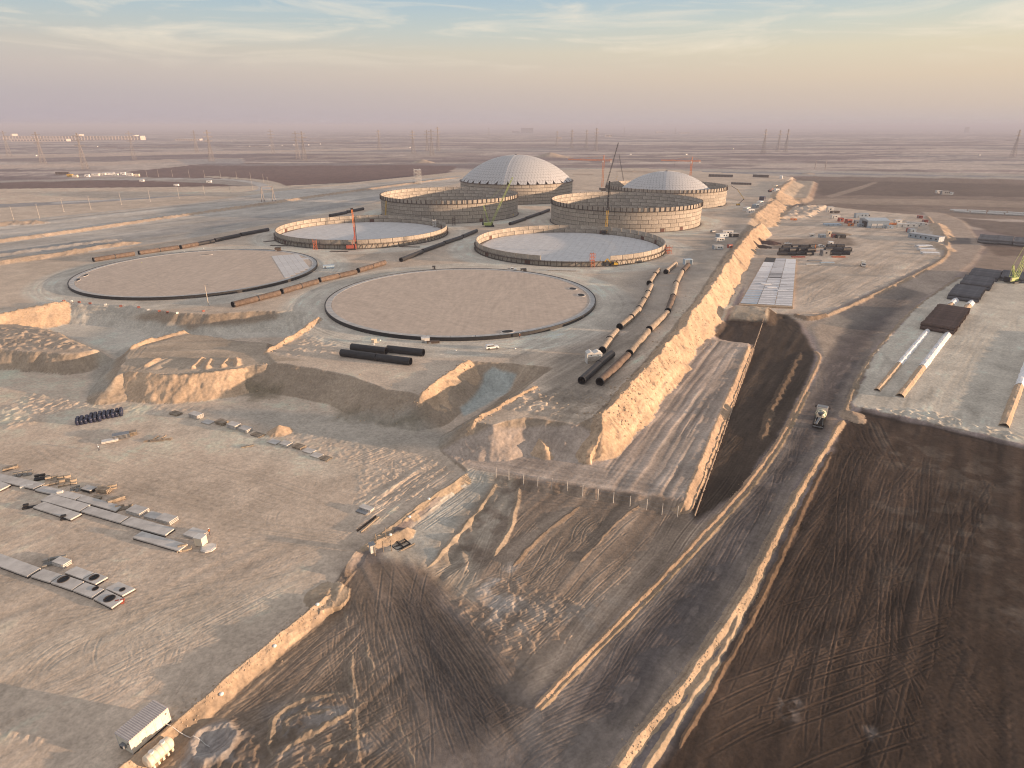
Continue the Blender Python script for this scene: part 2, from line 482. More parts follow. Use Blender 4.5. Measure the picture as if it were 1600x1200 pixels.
paint([(880, 560), (940, 540), (1010, 520), (985, 560), (950, 620), (880, 640), (830, 615), (870, 580)], 0, (0.30, 0.255, 0.205), 4, 4, 8, 0.8)

paint([(-60, 700), (120, 715), (300, 760), (440, 815), (560, 850), (560, 885), (420, 850), (280, 800), (100, 745), (-60, 735)], L0, (0.46, 0.365, 0.275), 5, 4, 12, 0.6)
paint([(60, 655), (250, 640), (400, 680), (560, 735), (520, 750), (380, 705), (230, 665), (70, 672)], L0, (0.57, 0.50, 0.40), 5, 4, 12, 0.55)
paint([(-60, 1000), (250, 960), (480, 900), (500, 930), (280, 1010), (-60, 1060)], L0, (0.57, 0.49, 0.385), 6, 5, 12, 0.5)
paint([(-60, 905), (160, 955), (330, 910), (320, 930), (150, 985), (-60, 945)], L0, (0.48, 0.40, 0.31), 5, 4, 12, 0.45)
# pit floors and ramps: hard pale crust
paint([(70, 513), (118, 499), (200, 507), (300, 522), (440, 512), (462, 519), (440, 527), (330, 530), (262, 533), (205, 545), (188, 560), (160, 545)], L0, PALE, 1.5, 1.5, 6, 0.95, zone=5)
paint([(188, 548), (235, 532), (262, 533), (205, 552), (182, 575), (172, 600), (176, 622), (130, 622), (145, 580)], L0, (0.36, 0.33, 0.275), 2, 1.5, 6, 0.8)
paint([(758, 600), (770, 597), (806, 603), (800, 610), (760, 632), (725, 650), (720, 640), (742, 622)], L0, (0.40, 0.43, 0.40), 0.8, 0.5, 6, 0.95, zone=5)
paint([(640, 655), (700, 682), (760, 640), (780, 628), (745, 652), (700, 700), (560, 700), (430, 672), (300, 640), (420, 640), (560, 650)], L0, (0.36, 0.335, 0.285), 3, 2, 10, 0.7)
for q in ([(380, 612), (440, 614), (440, 626), (390, 628)], [(510, 640), (560, 643), (570, 655), (520, 652)], [(580, 655), (660, 662), (650, 676), (590, 668)], [(355, 602), (420, 606), (410, 624), (370, 618)]):
    paint(q, L0, (0.15, 0.125, 0.08), 3, 4, 6, 0.6, seed=9)
paint(BENCH, -0.6, (0.37, 0.30, 0.225), 1, 1.2, 6, 0.8)
paint(MOUND, -0.8, (0.36, 0.285, 0.215), 1, 1.2, 6, 0.8)
paint(TERR, T0, (0.42, 0.345, 0.285), 0.8, 0.8, 5, 0.95, zone=1)
paint([(1010, 640), (1105, 529), (1165, 537), (1075, 770), (990, 760)], T0, (0.30, 0.26, 0.22), 3, 2, 9, 0.5, patchy=(14, 0.42, 0.6))

# natural dark soil below the works
FIELD = [(1326, 648), (1345, 640), (1440, 662), (1600, 700), (2100, 800), (2400, 1500), (900, 1500), (1000, 1240), (1090, 1090), (1215, 860), (1290, 720)]
paint(FIELD, N0, DARK, 1.5, 1.5, 7, zone=4)
STRIP = [(1205, 492), (1240, 495), (1268, 540), (1276, 560), (1255, 610), (1212, 690), (1150, 775), (1085, 815), (1075, 790), (1175, 540), (1115, 528), (1135, 505), (1160, 492)]
paint(STRIP, N0, (0.062, 0.046, 0.034), 1.2, 1.0, 6, zone=4)
BF = [(745, 742), (800, 752), (1068, 790), (1090, 815), (1155, 775), (1100, 835), (940, 1000), (835, 1105), (790, 1060), (720, 965), (650, 895), (690, 830)]
paint(BF, N0, BROWN, 1.5, 1.2, 6, zone=4)
LF = [(540, 900), (515, 942), (300, 1125), (60, 1340), (60, 1500), (900, 1500), (900, 1200), (830, 1110), (760, 1030), (700, 960), (620, 880)]
paint(LF, N0, (0.17, 0.13, 0.097), 1.5, 1.2, 6, zone=4)
paint([(600, 862), (735, 740), (775, 748), (720, 820), (665, 890), (640, 885), (600, 880)], N0, (0.52, 0.485, 0.41), 1.5, 1, 6, 0.95, zone=4)
paint([(655, 880), (700, 840), (780, 748), (812, 755), (800, 800), (750, 870), (740, 930), (690, 930)], N0, (0.46, 0.385, 0.30), 2.5, 2.5, 6, 0.9, patchy=(6, 0.32, 0.5))
paint([(745, 905), (800, 890), (830, 930), (800, 985), (760, 980)], N0, (0.46, 0.41, 0.36), 3, 3, 6, 0.75, patchy=(5, 0.38, 0.55))
paint([(800, 940), (900, 920), (960, 940), (900, 1010), (840, 1080), (800, 1040)], N0, (0.30, 0.26, 0.22), 4, 4, 6, 0.6, patchy=(6, 0.48, 0.62))
paint([(280, 1150), (340, 1125), (390, 1150), (400, 1200), (420, 1300), (230, 1300), (260, 1190)], N0, (0.33, 0.30, 0.275), 2, 2.5, 6, 0.8, patchy=(4, 0.35, 0.55))
paint([(420, 1110), (480, 1095), (560, 1090), (570, 1115), (480, 1160), (430, 1190), (410, 1160)], N0, (0.27, 0.24, 0.215), 2.5, 2, 6, 0.75, patchy=(4, 0.36, 0.55))
paint([(500, 1180), (560, 1150), (620, 1160), (600, 1240), (500, 1260)], N0, (0.24, 0.21, 0.185), 2.5, 2, 6, 0.6, patchy=(4, 0.42, 0.6))
for q in ([(1390, 800), (1490, 790), (1600, 800), (1640, 840), (1560, 900), (1500, 880), (1450, 850), (1400, 900)], [(1540, 930), (1700, 900), (1700, 1010), (1600, 990), (1560, 960)], [(1360, 660), (1440, 680), (1460, 730), (1400, 740)], [(1440, 700), (1560, 715), (1640, 760), (1500, 780)]):
    paint(q, N0, (0.13, 0.104, 0.082), 6, 6, 9, 0.6, patchy=(3, 0.42, 0.66))
paint([(1222, 1095), (1238, 1088), (1252, 1100), (1238, 1115), (1222, 1112)], N0, (0.30, 0.24, 0.20), 1.5, 1.5, 2, 0.7, patchy=(1.2, 0.4, 0.6))
paint([(1218, 1120), (1236, 1118), (1236, 1132), (1220, 1132)], N0, (0.26, 0.21, 0.175), 1, 1, 3, 0.7, patchy=(2, 0.35, 0.55))
paint([(1360, 1142), (1372, 1142), (1374, 1154), (1362, 1154)], N0, (0.36, 0.30, 0.26), 0.8, 1, 3, 0.8, patchy=(2, 0.35, 0.55))
paint([(1115, 510), (1150, 492), (1200, 495), (1185, 530), (1125, 530)], N0 + 1, (0.075, 0.055, 0.042), 1.5, 1.5, 4, 0.8)

# --- haul road
RD = [(845, 1098), (930, 1015), (1062, 880), (1165, 765), (1220, 690), (1262, 612), (1284, 556), (1268, 512), (1300, 488), (1380, 450), (1474, 404), (1482, 378), (1462, 350), (1440, 332),
      (1475, 335), (1505, 345), (1536, 385), (1520, 410), (1440, 468), (1365, 545), (1335, 610), (1303, 665), (1238, 770), (1148, 940), (1038, 1090), (948, 1212), (860, 1330), (640, 1330), (690, 1200), (830, 1110)]
P = WP(RD, ROAD0)
i, d = poly_sdf(P, 8, 0.5, 5)
k = sstep(2.5, -1.5, d)
H[i] = H[i] * (1 - k) + ROAD0 * k
TRACKP = [(545, 866), (600, 866), (655, 888), (728, 960), (800, 1060), (838, 1108), (800, 1200), (760, 1330), (640, 1330), (640, 1200), (604, 1085), (575, 990), (528, 915)]
P2 = WP(TRACKP, ROAD0)
i2, d2 = poly_sdf(P2, 9, 1.2, 6)
g = np.hypot(X[i2] - W(560, 868, L0)[0], Y[i2] - W(560, 868, L0)[1])
zt = L0 + (ROAD0 - 0.2 - L0) * sstep(2, 26, g)
k2 = sstep(5, -1.5, d2)
H[i2] = H[i2] * (1 - k2) + zt * k2
paint(TRACKP, ROAD0, (0.20, 0.158, 0.125), 6, 4.5, 7, 0.9, zone=2)
paint([(605, 940), (650, 920), (725, 985), (790, 1080), (830, 1120), (700, 1200), (660, 1100), (625, 1000)], ROAD0, (0.078, 0.066, 0.060), 7, 3.0, 6, 0.9)
paint(RD, ROAD0, (0.27, 0.22, 0.18), 1.5, 0.8, 5, zone=2)
paint([(930, 1040), (1080, 890), (1190, 760), (1235, 690), (1275, 615), (1298, 556), (1302, 530), (1330, 508), (1385, 472), (1420, 462), (1348, 548), (1322, 612), (1290, 665), (1222, 770), (1130, 930), (1010, 1080), (960, 1130), (860, 1130)], ROAD0, ROADC, 3.0, 2.0, 8, 0.92)
paint([(1296, 505), (1420, 446), (1440, 452), (1365, 500), (1310, 540)], ROAD0, (0.17, 0.15, 0.132), 4, 3, 8, 0.7)
paint([(1405, 446), (1474, 406), (1482, 378), (1462, 350), (1440, 330), (1476, 333), (1507, 345), (1537, 385), (1522, 410), (1455, 462)], ROAD0, (0.40, 0.32, 0.255), 2, 1.5, 8, 0.9)
paint([(1480, 372), (1515, 372), (1520, 381), (1484, 382)], ROAD0, (0.12, 0.11, 0.105), 2, 1, 8, 0.8)
paint([(640, 1330), (700, 1180), (850, 1140), (960, 1150), (880, 1240), (840, 1330)], ROAD0, (0.185, 0.16, 0.145), 6, 4, 8, 0.75)
paint([(1230, 490), (1300, 487), (1330, 500), (1285, 560), (1268, 520)], ROAD0, (0.42, 0.33, 0.25), 2, 2, 6, 0.85, zone=2)
# pale wear and dried mud lying along the road
a, b = np.array(W(1000, 1060, ROAD0)), np.array(W(1300, 600, ROAD0)); dv = (b - a) / np.hypot(*(b - a))
i, d = poly_sdf(WP([(850, 1120), (1062, 885), (1220, 695), (1284, 556), (1360, 545), (1303, 660), (1148, 935), (1038, 1085), (948, 1205), (800, 1200)], ROAD0), 1.0)
al = X[i] * dv[0] + Y[i] * dv[1]; ac = X[i] * dv[1] - Y[i] * dv[0]
w = fbm(ac / 1.1, al / 16, 71, 4); w2 = fbm(ac / 3.0, al / 30, 72, 3)
C[i] *= (1 + 0.5 * (w - 0.5) + 0.6 * (w2 - 0.5))[:, None]
pm = sstep(0.60, 0.70, fbm(ac / 1.6, al / 7, 73, 4)) * 0.5
C[i] += (np.array((0.23, 0.19, 0.165)) - C[i]) * (pm * (d < -1.5))[:, None]
H[i] += 0.05 * (w - 0.5)

# --- banks
BERM = [(936, 662), (946, 642), (975, 612), (1030, 552), (1080, 492), (1110, 450), (1140, 405), (1168, 366), (1192, 346)]
# the crest line stands above the platform; the right flank runs down to the terrace
def big_bank(crest, zc, sl_r, sl_l, seed, base=N0):
    P = smooth_line(WP(crest, zc), 6)
    i, d, t, s = line_d(P, (zc - base) / min(sl_l, sl_r) + 8, 1.3, 6, seed)
    jag = fbm(X[i] / 5.5, Y[i] / 5.5, seed + 2, 4) - 0.5
    hc = zc + 1.1 * (fbm(t * 26, 0 * t, seed, 3) - 0.5) * 2
    sl = np.where(s > 0, sl_r, sl_l) * (1 + 0.22 * jag)
    tp = np.clip(np.minimum(t, 1 - t) / 0.02, 0, 1)
    z_ = hc - 1.5 * (1 - tp) - d * sl
    body = np.clip(d / 3, 0, 1)
    z_ += 0.5 * jag * body + 0.25 * (fbm(X[i] / 1.6, Y[i] / 1.6, seed + 4, 3) - 0.5)
    cum = t * np.hypot(*(np.diff(P, axis=0).T)).sum()
    z_ -= 0.42 * sstep(0.60, 0.75, fbm(cum / 1.3, d / 9, seed + 6, 3)) * body
    up = z_ > H[i]
    H[i] = np.where(up, z_, H[i])
    ZONE[i[up]] = 3
    C[i[up]] = np.array(BANK)
    dk = sstep(0.66, 0.76, fbm(X[i] / 1.1, Y[i] / 1.1, seed + 9, 3)) * up
    C[i] *= (1 - 0.35 * dk)[:, None]


big_bank(BERM, 2.1, 0.95, 0.7, 101)
big_bank([(1180, 335), (1196, 322), (1212, 311)], 3.0, 0.5, 0.5, 131)
big_bank([(1212, 304), (1224, 290), (1238, 280)], 3.4, 0.42, 0.5, 151)
platform([(1215, 311), (1252, 312), (1262, 308), (1272, 283), (1242, 281)], -4, -4, 0.6)
paint([(1222, 308), (1262, 309), (1273, 283), (1246, 282)], -4, (0.38, 0.32, 0.25), 2, 1, 8, 0.9, zone=1)
stripes([(1222, 308), (1262, 309), (1273, 283), (1246, 282)], -4, ((1230, 308), (1254, 284)), 5, 0.25, 0.15, 2, 77, 40)
platform([(1222, 338), (1245, 318), (1290, 320), (1262, 336)], -4.5, -4.5, 0.7)
# edge of the terrace, windrows and heaps
ridge([(1068, 786), (1085, 745), (1120, 660), (1150, 590), (1170, 540)], T0, T0, 0.3, 0.36, 0.5, 0.2, 3, zone=3, rough=0.4, col=BANK)
i, d, t, s = line_d(WP([(1068, 786), (1120, 660), (1172, 540)], T0), 7); k = ((s > 0) * sstep(2.2, 1.6, d) * 0.9)[:, None]
C[i] = C[i] * (1 - k) + np.array((0.40, 0.29, 0.20)) * k; ZONE[i[(s > 0) & (d < 1.9)]] = 3
WIN = dict(zone=3, col=BANK, rough=0.35, warp=0.5, ws=2.5)
ridge([(415, 551), (445, 535), (470, 520), (500, 497)], 0, 0, 1.3, 1.7, 1.4, **WIN)
ridge([(655, 620), (680, 601), (705, 583), (736, 564)], 0, -0.2, 1.2, 1.6, 1.2, **WIN)
ridge([(735, 662), (765, 645), (800, 625), (840, 604)], 0, -0.2, 1.0, 1.2, 1.0, **WIN)
ridge([(200, 548), (222, 537), (250, 529), (292, 519)], -0.6, -0.7, 1.2, 1.5, 1.2, **WIN)
ridge([(-60, 507), (0, 495), (50, 484), (108, 473)], 0, 0, 1.6, 2.4, 1.6, **WIN)
ridge([(778, 668), (800, 660), (822, 650)], -1, -1.5, 0.9, 1.2, 1.2, **WIN)
ridge([(840, 670), (845, 688), (852, 696)], -3, -4, 0.8, 1.0, 1.0, **WIN)
ridge([(195, 582), (270, 588), (345, 582), (385, 573)], -0.6, -0.9, 0.8, 1.1, 1.0, **WIN)
for q in ([(225, 574), (250, 560)], [(300, 577), (318, 560)], [(322, 577), (330, 562)], [(346, 575), (358, 561)], [(372, 572), (368, 560)]):
    ridge(q, -0.6, -0.7, 1.1, 1.6, 1.3, smooth=False, zone=3, col=BANK, rough=0.2, warp=0.3)
stripes([(208, 577), (230, 559), (312, 559), (298, 577)], -0.6, ((205, 580), (252, 558)), 2.2, 0.5, 0.12, 1.5, 81, 30)
# cone of sand beside the pallets, heaps round the site
def heap(u, v, z, h_, r_, col=BANK, seed=1):
    x, y = W(u, v, z)
    i = np.nonzero((np.abs(X - x) < r_ * 1.5) & (np.abs(Y - y) < r_ * 1.5))[0]
    d = np.hypot(X[i] - x, Y[i] - y) * (1 + 0.5 * (fbm(X[i] / (r_ * .6), Y[i] / (r_ * .6), seed, 3) - 0.5))
    q = np.clip(1 - d / r_, 0, 1)
    H[i] = np.maximum(H[i], np.where(q > 0, z + h_ * q, -99)); C[i[q > 0]] = col; ZONE[i[q > 0]] = 3
platform([(1150, 477), (1200, 479), (1194, 491), (1146, 488)], -3.6, -3.6, 0.7)
paint([(1143, 477), (1203, 479), (1198, 497), (1140, 494)], -4.5, (0.40, 0.335, 0.255), 1, 1.2, 4, 0.95, zone=3)
heap(437, 675, L0, 2.2, 3.6, seed=5)
for n_, (u, v, h_, r_) in enumerate([(988, 275, 9, 28), (1012, 276, 5, 16), (1262, 272, 3, 12), (860, 246, 14, 60), (660, 254, 8, 30), (912, 280, 5, 18), (1330, 650, 1.6, 4), (1338, 655, 1.2, 3)]):
    heap(u, v, N0 if v < 300 or u > 1320 else 0.0, h_, r_, (0.40, 0.31, 0.23), n_ + 20)
heap(1202, 380, UR0, 2.2, 9, (0.075, 0.045, 0.038), 61); heap(1192, 386, UR0, 1.6, 7, (0.07, 0.05, 0.04), 62); heap(1310, 366, UR0, 1.5, 9, (0.2, 0.16, 0.12), 63)
# boundary of the lower yard
ridge([(60, 1340), (180, 1215), (262, 1145), (300, 1112), (400, 1028), (505, 940), (525, 925)], L0, L0, 0.8, 0.95, 0.8, 0.3, 2.2, zone=3, rough=0.55, col=(0.42, 0.32, 0.225))
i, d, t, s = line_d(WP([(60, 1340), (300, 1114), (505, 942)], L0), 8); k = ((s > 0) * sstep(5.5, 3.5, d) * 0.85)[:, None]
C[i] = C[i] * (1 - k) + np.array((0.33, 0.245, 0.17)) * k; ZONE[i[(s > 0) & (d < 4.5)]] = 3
heap(512, 932, L0, 0.4, 4, (0.40, 0.31, 0.22), 44)
ridge([(560, 862), (600, 832), (650, 795), (735, 737)], L0, L0, 0.45, 0.7, 0.6, 0.35, 2.5, zone=3, rough=0.6, col=(0.42, 0.33, 0.235))
ridge([(560, 862), (600, 843), (640, 825)], L0, L0 - .2, 0.6, 0.8, 0.7, 0.4, 2.5, zone=3, rough=0.4, col=(0.40, 0.31, 0.22))
ridge([(655, 905), (700, 852), (745, 800), (778, 752)], N0, N0, 0.45, 0.7, 0.6, 0.3, 3, zone=3, rough=0.5, col=(0.40, 0.32, 0.235))
ridge([(772, 868), (795, 830), (806, 790), (812, 758)], N0, N0, 0.4, 0.6, 0.6, 0.4, 3, rough=0.5, col=(0.36, 0.285, 0.21))
ridge([(560, 862), (545, 885), (540, 900)], L0, L0, 0.6, 1.5, 1.5, rough=0.5)
# gullies washed into the slope under the pale strip
for q in ([(720, 830), (735, 862), (738, 885)], [(742, 800), (752, 850), (748, 880)], [(760, 775), (765, 830), (756, 870)], [(700, 850), (715, 880)]):
    i, d, t, s = line_d(smooth_line(WP(q, N0), 5), 5, 0.5, 2); H[i] -= 0.5 * sstep(2.2, 0, d)
# haul road windrows
ridge([(838, 1106), (862, 1080), (935, 1004), (1062, 873), (1165, 759), (1218, 686), (1258, 610), (1280, 562), (1274, 548)], ROAD0, ROAD0, 0.42, 0.6, 0.5, 0.2, 2.0, zone=3, rough=0.45, col=(0.37, 0.265, 0.18), taper=0.01)
ridge([(846, 1108), (930, 1020), (1065, 885), (1168, 770), (1224, 690), (1264, 612)], ROAD0, ROAD0, 0.2, 0.4, 0.4, 0.2, 2.0, zone=3, rough=0.6, col=(0.35, 0.26, 0.17), taper=0.01)
ridge([(1130, 970), (1155, 945), (1205, 850), (1250, 765), (1290, 700), (1318, 655)], ROAD0, ROAD0, 0.5, 0.6, 0.55, 0.3, 3, zone=3, rough=0.45, col=(0.42, 0.31, 0.21), taper=0.02)
ridge([(935, 1250), (1000, 1150), (1058, 1082), (1110, 1010), (1160, 938), (1185, 890)], ROAD0, ROAD0, 0.7, 0.95, 0.75, 0.3, 3, zone=3, rough=0.45, col=(0.45, 0.34, 0.235), taper=0.02)
ridge([(985, 1240), (1040, 1150), (1095, 1068), (1140, 992), (1160, 950)], ROAD0, ROAD0 - .3, 0.5, 0.8, 0.7, 0.4, 2.4, zone=3, rough=0.6, col=(0.46, 0.35, 0.24), taper=0.06)
ridge([(930, 1240), (990, 1150), (1045, 1082), (1143, 945), (1196, 850), (1244, 765)], ROAD0, ROAD0, 0.22, 0.4, 0.4, 0.25, 2.0, zone=3, rough=0.5, col=(0.34, 0.26, 0.19), taper=0.01)
ridge([(1060, 1170), (1110, 1082), (1170, 975), (1230, 850), (1262, 780), (1300, 705)], N0, N0, 0.3, 0.5, 0.5, 0.3, 2.5, rough=0.6, col=(0.17, 0.115, 0.075), taper=0.05)

ridge([(1318, 650), (1328, 620), (1345, 585), (1372, 545), (1430, 482), (1500, 432)], ROAD0, ROAD0, 0.45, 0.8, 0.7, 0.4, 3, rough=0.6, col=(0.30, 0.235, 0.17), taper=0.02)
ridge([(1292, 494), (1330, 478), (1385, 452), (1440, 425), (1472, 406), (1480, 392), (1478, 375), (1462, 356), (1448, 338)], ROAD0, ROAD0 + .4, 0.7, 1.0, 1.1, 0.4, 4, zone=3, rough=0.5, col=(0.36, 0.27, 0.19), taper=0.01)
ridge([(1240, 492), (1262, 498), (1292, 493)], ROAD0, ROAD0, 1.2, 2.0, 2.0, 0.6, 3, rough=0.5, col=(0.22, 0.16, 0.11))
ridge([(1478, 375), (1470, 362), (1462, 350)], UR0, UR0, 2.5, 6, 7, 0.9, 4, zone=3, rough=0.4, col=(0.42, 0.32, 0.23))
ridge([(1480, 392), (1470, 385), (1455, 380)], UR0, UR0, 1.6, 5, 5, 0.9, 4, zone=3, rough=0.4, col=(0.42, 0.32, 0.23))
# low scrapes in the dark strip and the brown field
for q, h_ in (([(1190, 690), (1200, 655), (1215, 620), (1245, 560)], 0.9), ([(1205, 640), (1230, 590), (1252, 550)], 0.5)):
    ridge(q, N0, N0, h_, 1.5, 1.3, 0.5, 3, rough=0.6, col=(0.10, 0.074, 0.053))
for q in ([(800, 885), (850, 835), (905, 792)], [(905, 880), (960, 820), (1005, 785)]):
    ridge(q, N0, N0, 0.28, 0.5, 0.5, 0.5, 3, rough=0.8, col=(0.21, 0.16, 0.118))
paint([(860, 835), (945, 785), (940, 815), (880, 850)], N0, (0.235, 0.19, 0.145), 3, 3, 5, 0.4, patchy=(3, 0.4, 0.6))
# wash pits in the lower left corner
for q, h_ in (([(425, 1180), (422, 1140), (450, 1105), (500, 1088), (545, 1085)], 0.8), ([(440, 1150), (455, 1120), (490, 1112), (520, 1110)], 0.6), ([(420, 1185), (480, 1150), (560, 1105), (575, 1095)], 1.0), ([(545, 1010), (552, 1060), (556, 1110), (560, 1200)], 0.5), ([(570, 1000), (582, 1050), (575, 1070)], 0.6), ([(520, 935), (540, 960), (545, 985)], 0.9), ([(610, 1090), (650, 1200), (670, 1260)], 0.4), ([(500, 1170), (540, 1160), (580, 1140)], 0.5)):
    ridge(q, N0, N0, h_ * 0.32, 0.5, 0.45, 0.5, 1.6, rough=0.8, col=(0.22, 0.175, 0.13), zone=4, taper=0.2)
cx, cy = W(333, 1162, N0)
i = np.nonzero((np.abs(X - cx) < 8) & (np.abs(Y - cy) < 8))[0]
d = np.hypot(X[i] - cx, (Y[i] - cy) * 1.1) + 0.9 * (fbm(X[i] / 1.2, Y[i] / 1.2, 91, 3) - 0.5)
H[i] += 0.7 * np.exp(-((d - 3.0) / 0.8) ** 2) - 0.7 * sstep(2.4, 0.6, d)
k = sstep(4.6, 2.5, d)[:, None] * 0.8; C[i] = C[i] * (1 - k) + np.array((0.31, 0.285, 0.265)) * k

# --- furrows and wheel tracks
stripes([(930, 700), (1000, 640), (1110, 530), (1168, 540), (1066, 780), (960, 765)], T0, ((985, 740), (1130, 540)), 1.25, 0.17, 0.34, 1.5, 51, 45)
stripes([(690, 704), (900, 705), (980, 720), (1060, 782), (930, 766), (735, 737)], T0, ((700, 712), (1050, 772)), 1.2, 0.15, 0.30, 2.0, 53, 40)
stripes(FIELD, N0, ((1210, 1180), (1400, 720)), 2.2, 0.07, 0.30, 3.0, 55, 60)
stripes(FIELD, N0, ((1100, 1180), (1600, 960)), 3.0, 0.04, 0.16, 3.0, 56, 60)
stripes(BF, N0, ((840, 1080), (1060, 810)), 1.6, 0.07, 0.26, 2.0, 57, 30)
stripes(STRIP, N0, ((1110, 800), (1230, 560)), 2.4, 0.12, 0.25, 2.0, 58, 30)
stripes([(530, 925), (570, 990), (560, 1060), (300, 1180), (300, 1130)], N0, ((330, 1130), (540, 945)), 1.2, 0.10, 0.42, 2.0, 59, 30)
stripes([(560, 1060), (620, 1000), (650, 1200), (500, 1300), (250, 1300), (300, 1180)], N0, ((330, 1200), (540, 1010)), 1.2, 0.10, 0.35, 3.0, 60, 14)
stripes(TRACKP, ROAD0, ((620, 900), (760, 1120)), 1.5, 0.07, 0.26, 6.0, 61, 14)
stripes([(-200, 1250), (60, 1330), (300, 1112), (505, 940), (540, 880), (300, 820), (-200, 700)], L0, ((60, 1180), (500, 930)), 2.2, 0.05, 0.10, 6.0, 63, 30)
stripes([(540, 850), (560, 780), (690, 705), (735, 737), (600, 840)], L0, ((560, 850), (735, 730)), 1.5, 0.24, 0.22, 2.0, 64, 14)
stripes([(660, 880), (780, 755), (810, 760), (760, 870), (720, 930)], N0, ((700, 900), (790, 760)), 1.8, 0.30, 0.25, 2.0, 65, 14)
stripes(RY, RY0, ((1420, 640), (1560, 460)), 3.0, 0.04, 0.10, 4.0, 66, 40)
stripes(UR, UR0, ((1240, 480), (1400, 400)), 3.0, 0.10, 0.16, 4.0, 67, 30)
stripes([(800, 640), (840, 606), (960, 610), (950, 640), (920, 668), (820, 650)], 0, ((810, 650), (930, 660)), 2.0, 0.30, 0.22, 2.0, 68, 12)
stripes([(210, 545), (290, 525), (415, 538), (410, 560), (230, 562)], -0.6, ((210, 552), (410, 548)), 2.2, 0.25, 0.15, 2.0, 69, 25)


def lump(pts, z, sc, amp, seed, ax=1.0, ay=1.0):
    """tipped loads left as rows of small heaps"""
    i, d = poly_sdf(WP(pts, z), 1, 1.0)
    n = fbm(X[i] / (sc * ax), Y[i] / (sc * ay), seed, 2)
    H[i] += amp * sstep(0.42, 0.75, n) * sstep(1.5, -1.5, d)


lump([(-200, 508), (60, 512), (145, 546), (0, 546), (-200, 545)], -0.8, 1.6, 0.6, 5)
lump([(0, 640), (60, 610), (140, 622), (150, 640), (60, 660), (0, 672)], L0, 1.4, 0.3, 6)
lump([(120, 628), (420, 640), (420, 655), (240, 645), (130, 645)], L0, 1.6, 0.12, 7)
lump([(820, 612), (920, 610), (960, 640), (920, 665), (840, 645), (800, 640)], 0, 1.6, 0.5, 8)
lump([(480, 520), (530, 535), (520, 560), (440, 555)], 0, 1.3, 0.2, 9)
lump([(430, 640), (700, 690), (560, 730), (430, 690)], L0, 1.2, 0.10, 10)
lump([(560, 735), (700, 700), (740, 720), (620, 800), (560, 800)], L0, 1.1, 0.12, 11)
lump([(700, 940), (800, 900), (960, 960), (850, 1080), (760, 1000)], N0, 1.1, 0.18, 12)
lump([(280, 1150), (560, 1080), (600, 1300), (200, 1300)], N0, 1.0, 0.22, 13)
lump([(0, 1110), (50, 1110), (90, 1140), (70, 1160), (0, 1140)], L0, 0.9, 0.2, 14)
lump([(1330, 635), (1440, 658), (1600, 690), (1600, 680), (1440, 640)], RY0, 1.2, 0.35, 15)
lump([(1050, 520), (1090, 490), (1130, 440), (1110, 430), (1060, 470)], 0, 2.0, 0.5, 16)
lump([(1225, 336), (1245, 320), (1285, 322), (1262, 335)], -4.5, 5, 1.6, 17)
lump([(240, 1115), (290, 1070), (300, 1090), (262, 1130)], L0, 0.8, 0.22, 18)

rng = random.Random(5)


def wpt(u, v, z): return np.array(W(u, v, z))


def lane(a, b, z, n, spread, bend=0.05, depth=1.0, pair=True, gauge=2.0, width=None, wob=0.01):
    A, B = wpt(*a, z), wpt(*b, z)
    D = B - A; L = np.hypot(*D); D /= L; Nn = np.array((D[1], -D[0]))
    for _ in range(n):
        o = rng.uniform(-spread, spread); o2 = o + rng.uniform(-0.35, 0.35) * spread
        c = rng.uniform(-bend, bend) * L
        s0, s1 = rng.uniform(0, 0.3), rng.uniform(0.7, 1.0)
        if rng.random() < 0.3: s0, s1 = sorted((rng.random(), rng.random()))
        t = np.linspace(s0, s1, 24)
        ph = rng.uniform(0, 6)
        off = o + (o2 - o) * t + c * 4 * t * (1 - t) + wob * L * np.sin(t * 9 + ph)
        P = A[None] + D[None] * (t * L)[:, None] + Nn[None] * off[:, None]
        rut(P, width or max(0.3, 0.0030 * np.hypot(*A)), depth * rng.uniform(0.35, 1.0), gauge * rng.uniform(0.9, 1.15), pair)


lane((1180, 1230), (1400, 680), N0, 34, 34, 0.04, 0.9)
lane((1320, 1230), (1440, 690), N0, 30, 40, 0.05, 0.8)
lane((1480, 1230), (1500, 720), N0, 22, 34, 0.06, 0.8)
lane((1080, 1190), (1640, 950), N0, 5, 9, 0.05, 0.9)
lane((1120, 1060), (1640, 900), N0, 4, 7, 0.06, 0.7)
lane((1250, 1010), (1560, 930), N0, 4, 8, 0.08, 0.8)
lane((1280, 780), (1450, 1240), N0, 4, 22, 0.05, 0.6)
lane((1600, 1230), (1430, 960), N0, 9, 14, 0.08, 0.9)
lane((1130, 1180), (1330, 700), N0, 14, 12, 0.03, 0.8)
lane((1350, 650), (1400, 760), N0, 7, 7, 0.15, 0.8)
lane((330, 1150), (560, 940), N0, 34, 9, 0.05, 0.7, False)
lane((250, 1230), (620, 1000), N0, 22, 16, 0.08, 0.8)
lane((600, 900), (690, 1200), ROAD0, 28, 10, 0.14, 0.7)
lane((640, 900), (830, 1150), ROAD0, 24, 6, 0.10, 0.7)
lane((560, 880), (640, 1230), ROAD0, 16, 7, 0.18, 0.6)
lane((760, 1190), (1000, 1060), ROAD0, 22, 8, 0.10, 0.5)
lane((930, 1130), (1290, 620), ROAD0, 18, 5, 0.01, 0.35)
lane((1296, 540), (1500, 400), ROAD0, 14, 7, 0.04, 0.5, width=.8)
lane((820, 1080), (1060, 820), N0, 30, 15, 0.06, 0.6)
lane((700, 960), (900, 880), N0, 12, 12, 0.12, 0.7)
lane((890, 860), (950, 800), N0, 8, 5, 0.2, 0.9)
lane((760, 960), (850, 800), N0, 12, 12, 0.1, 0.6)
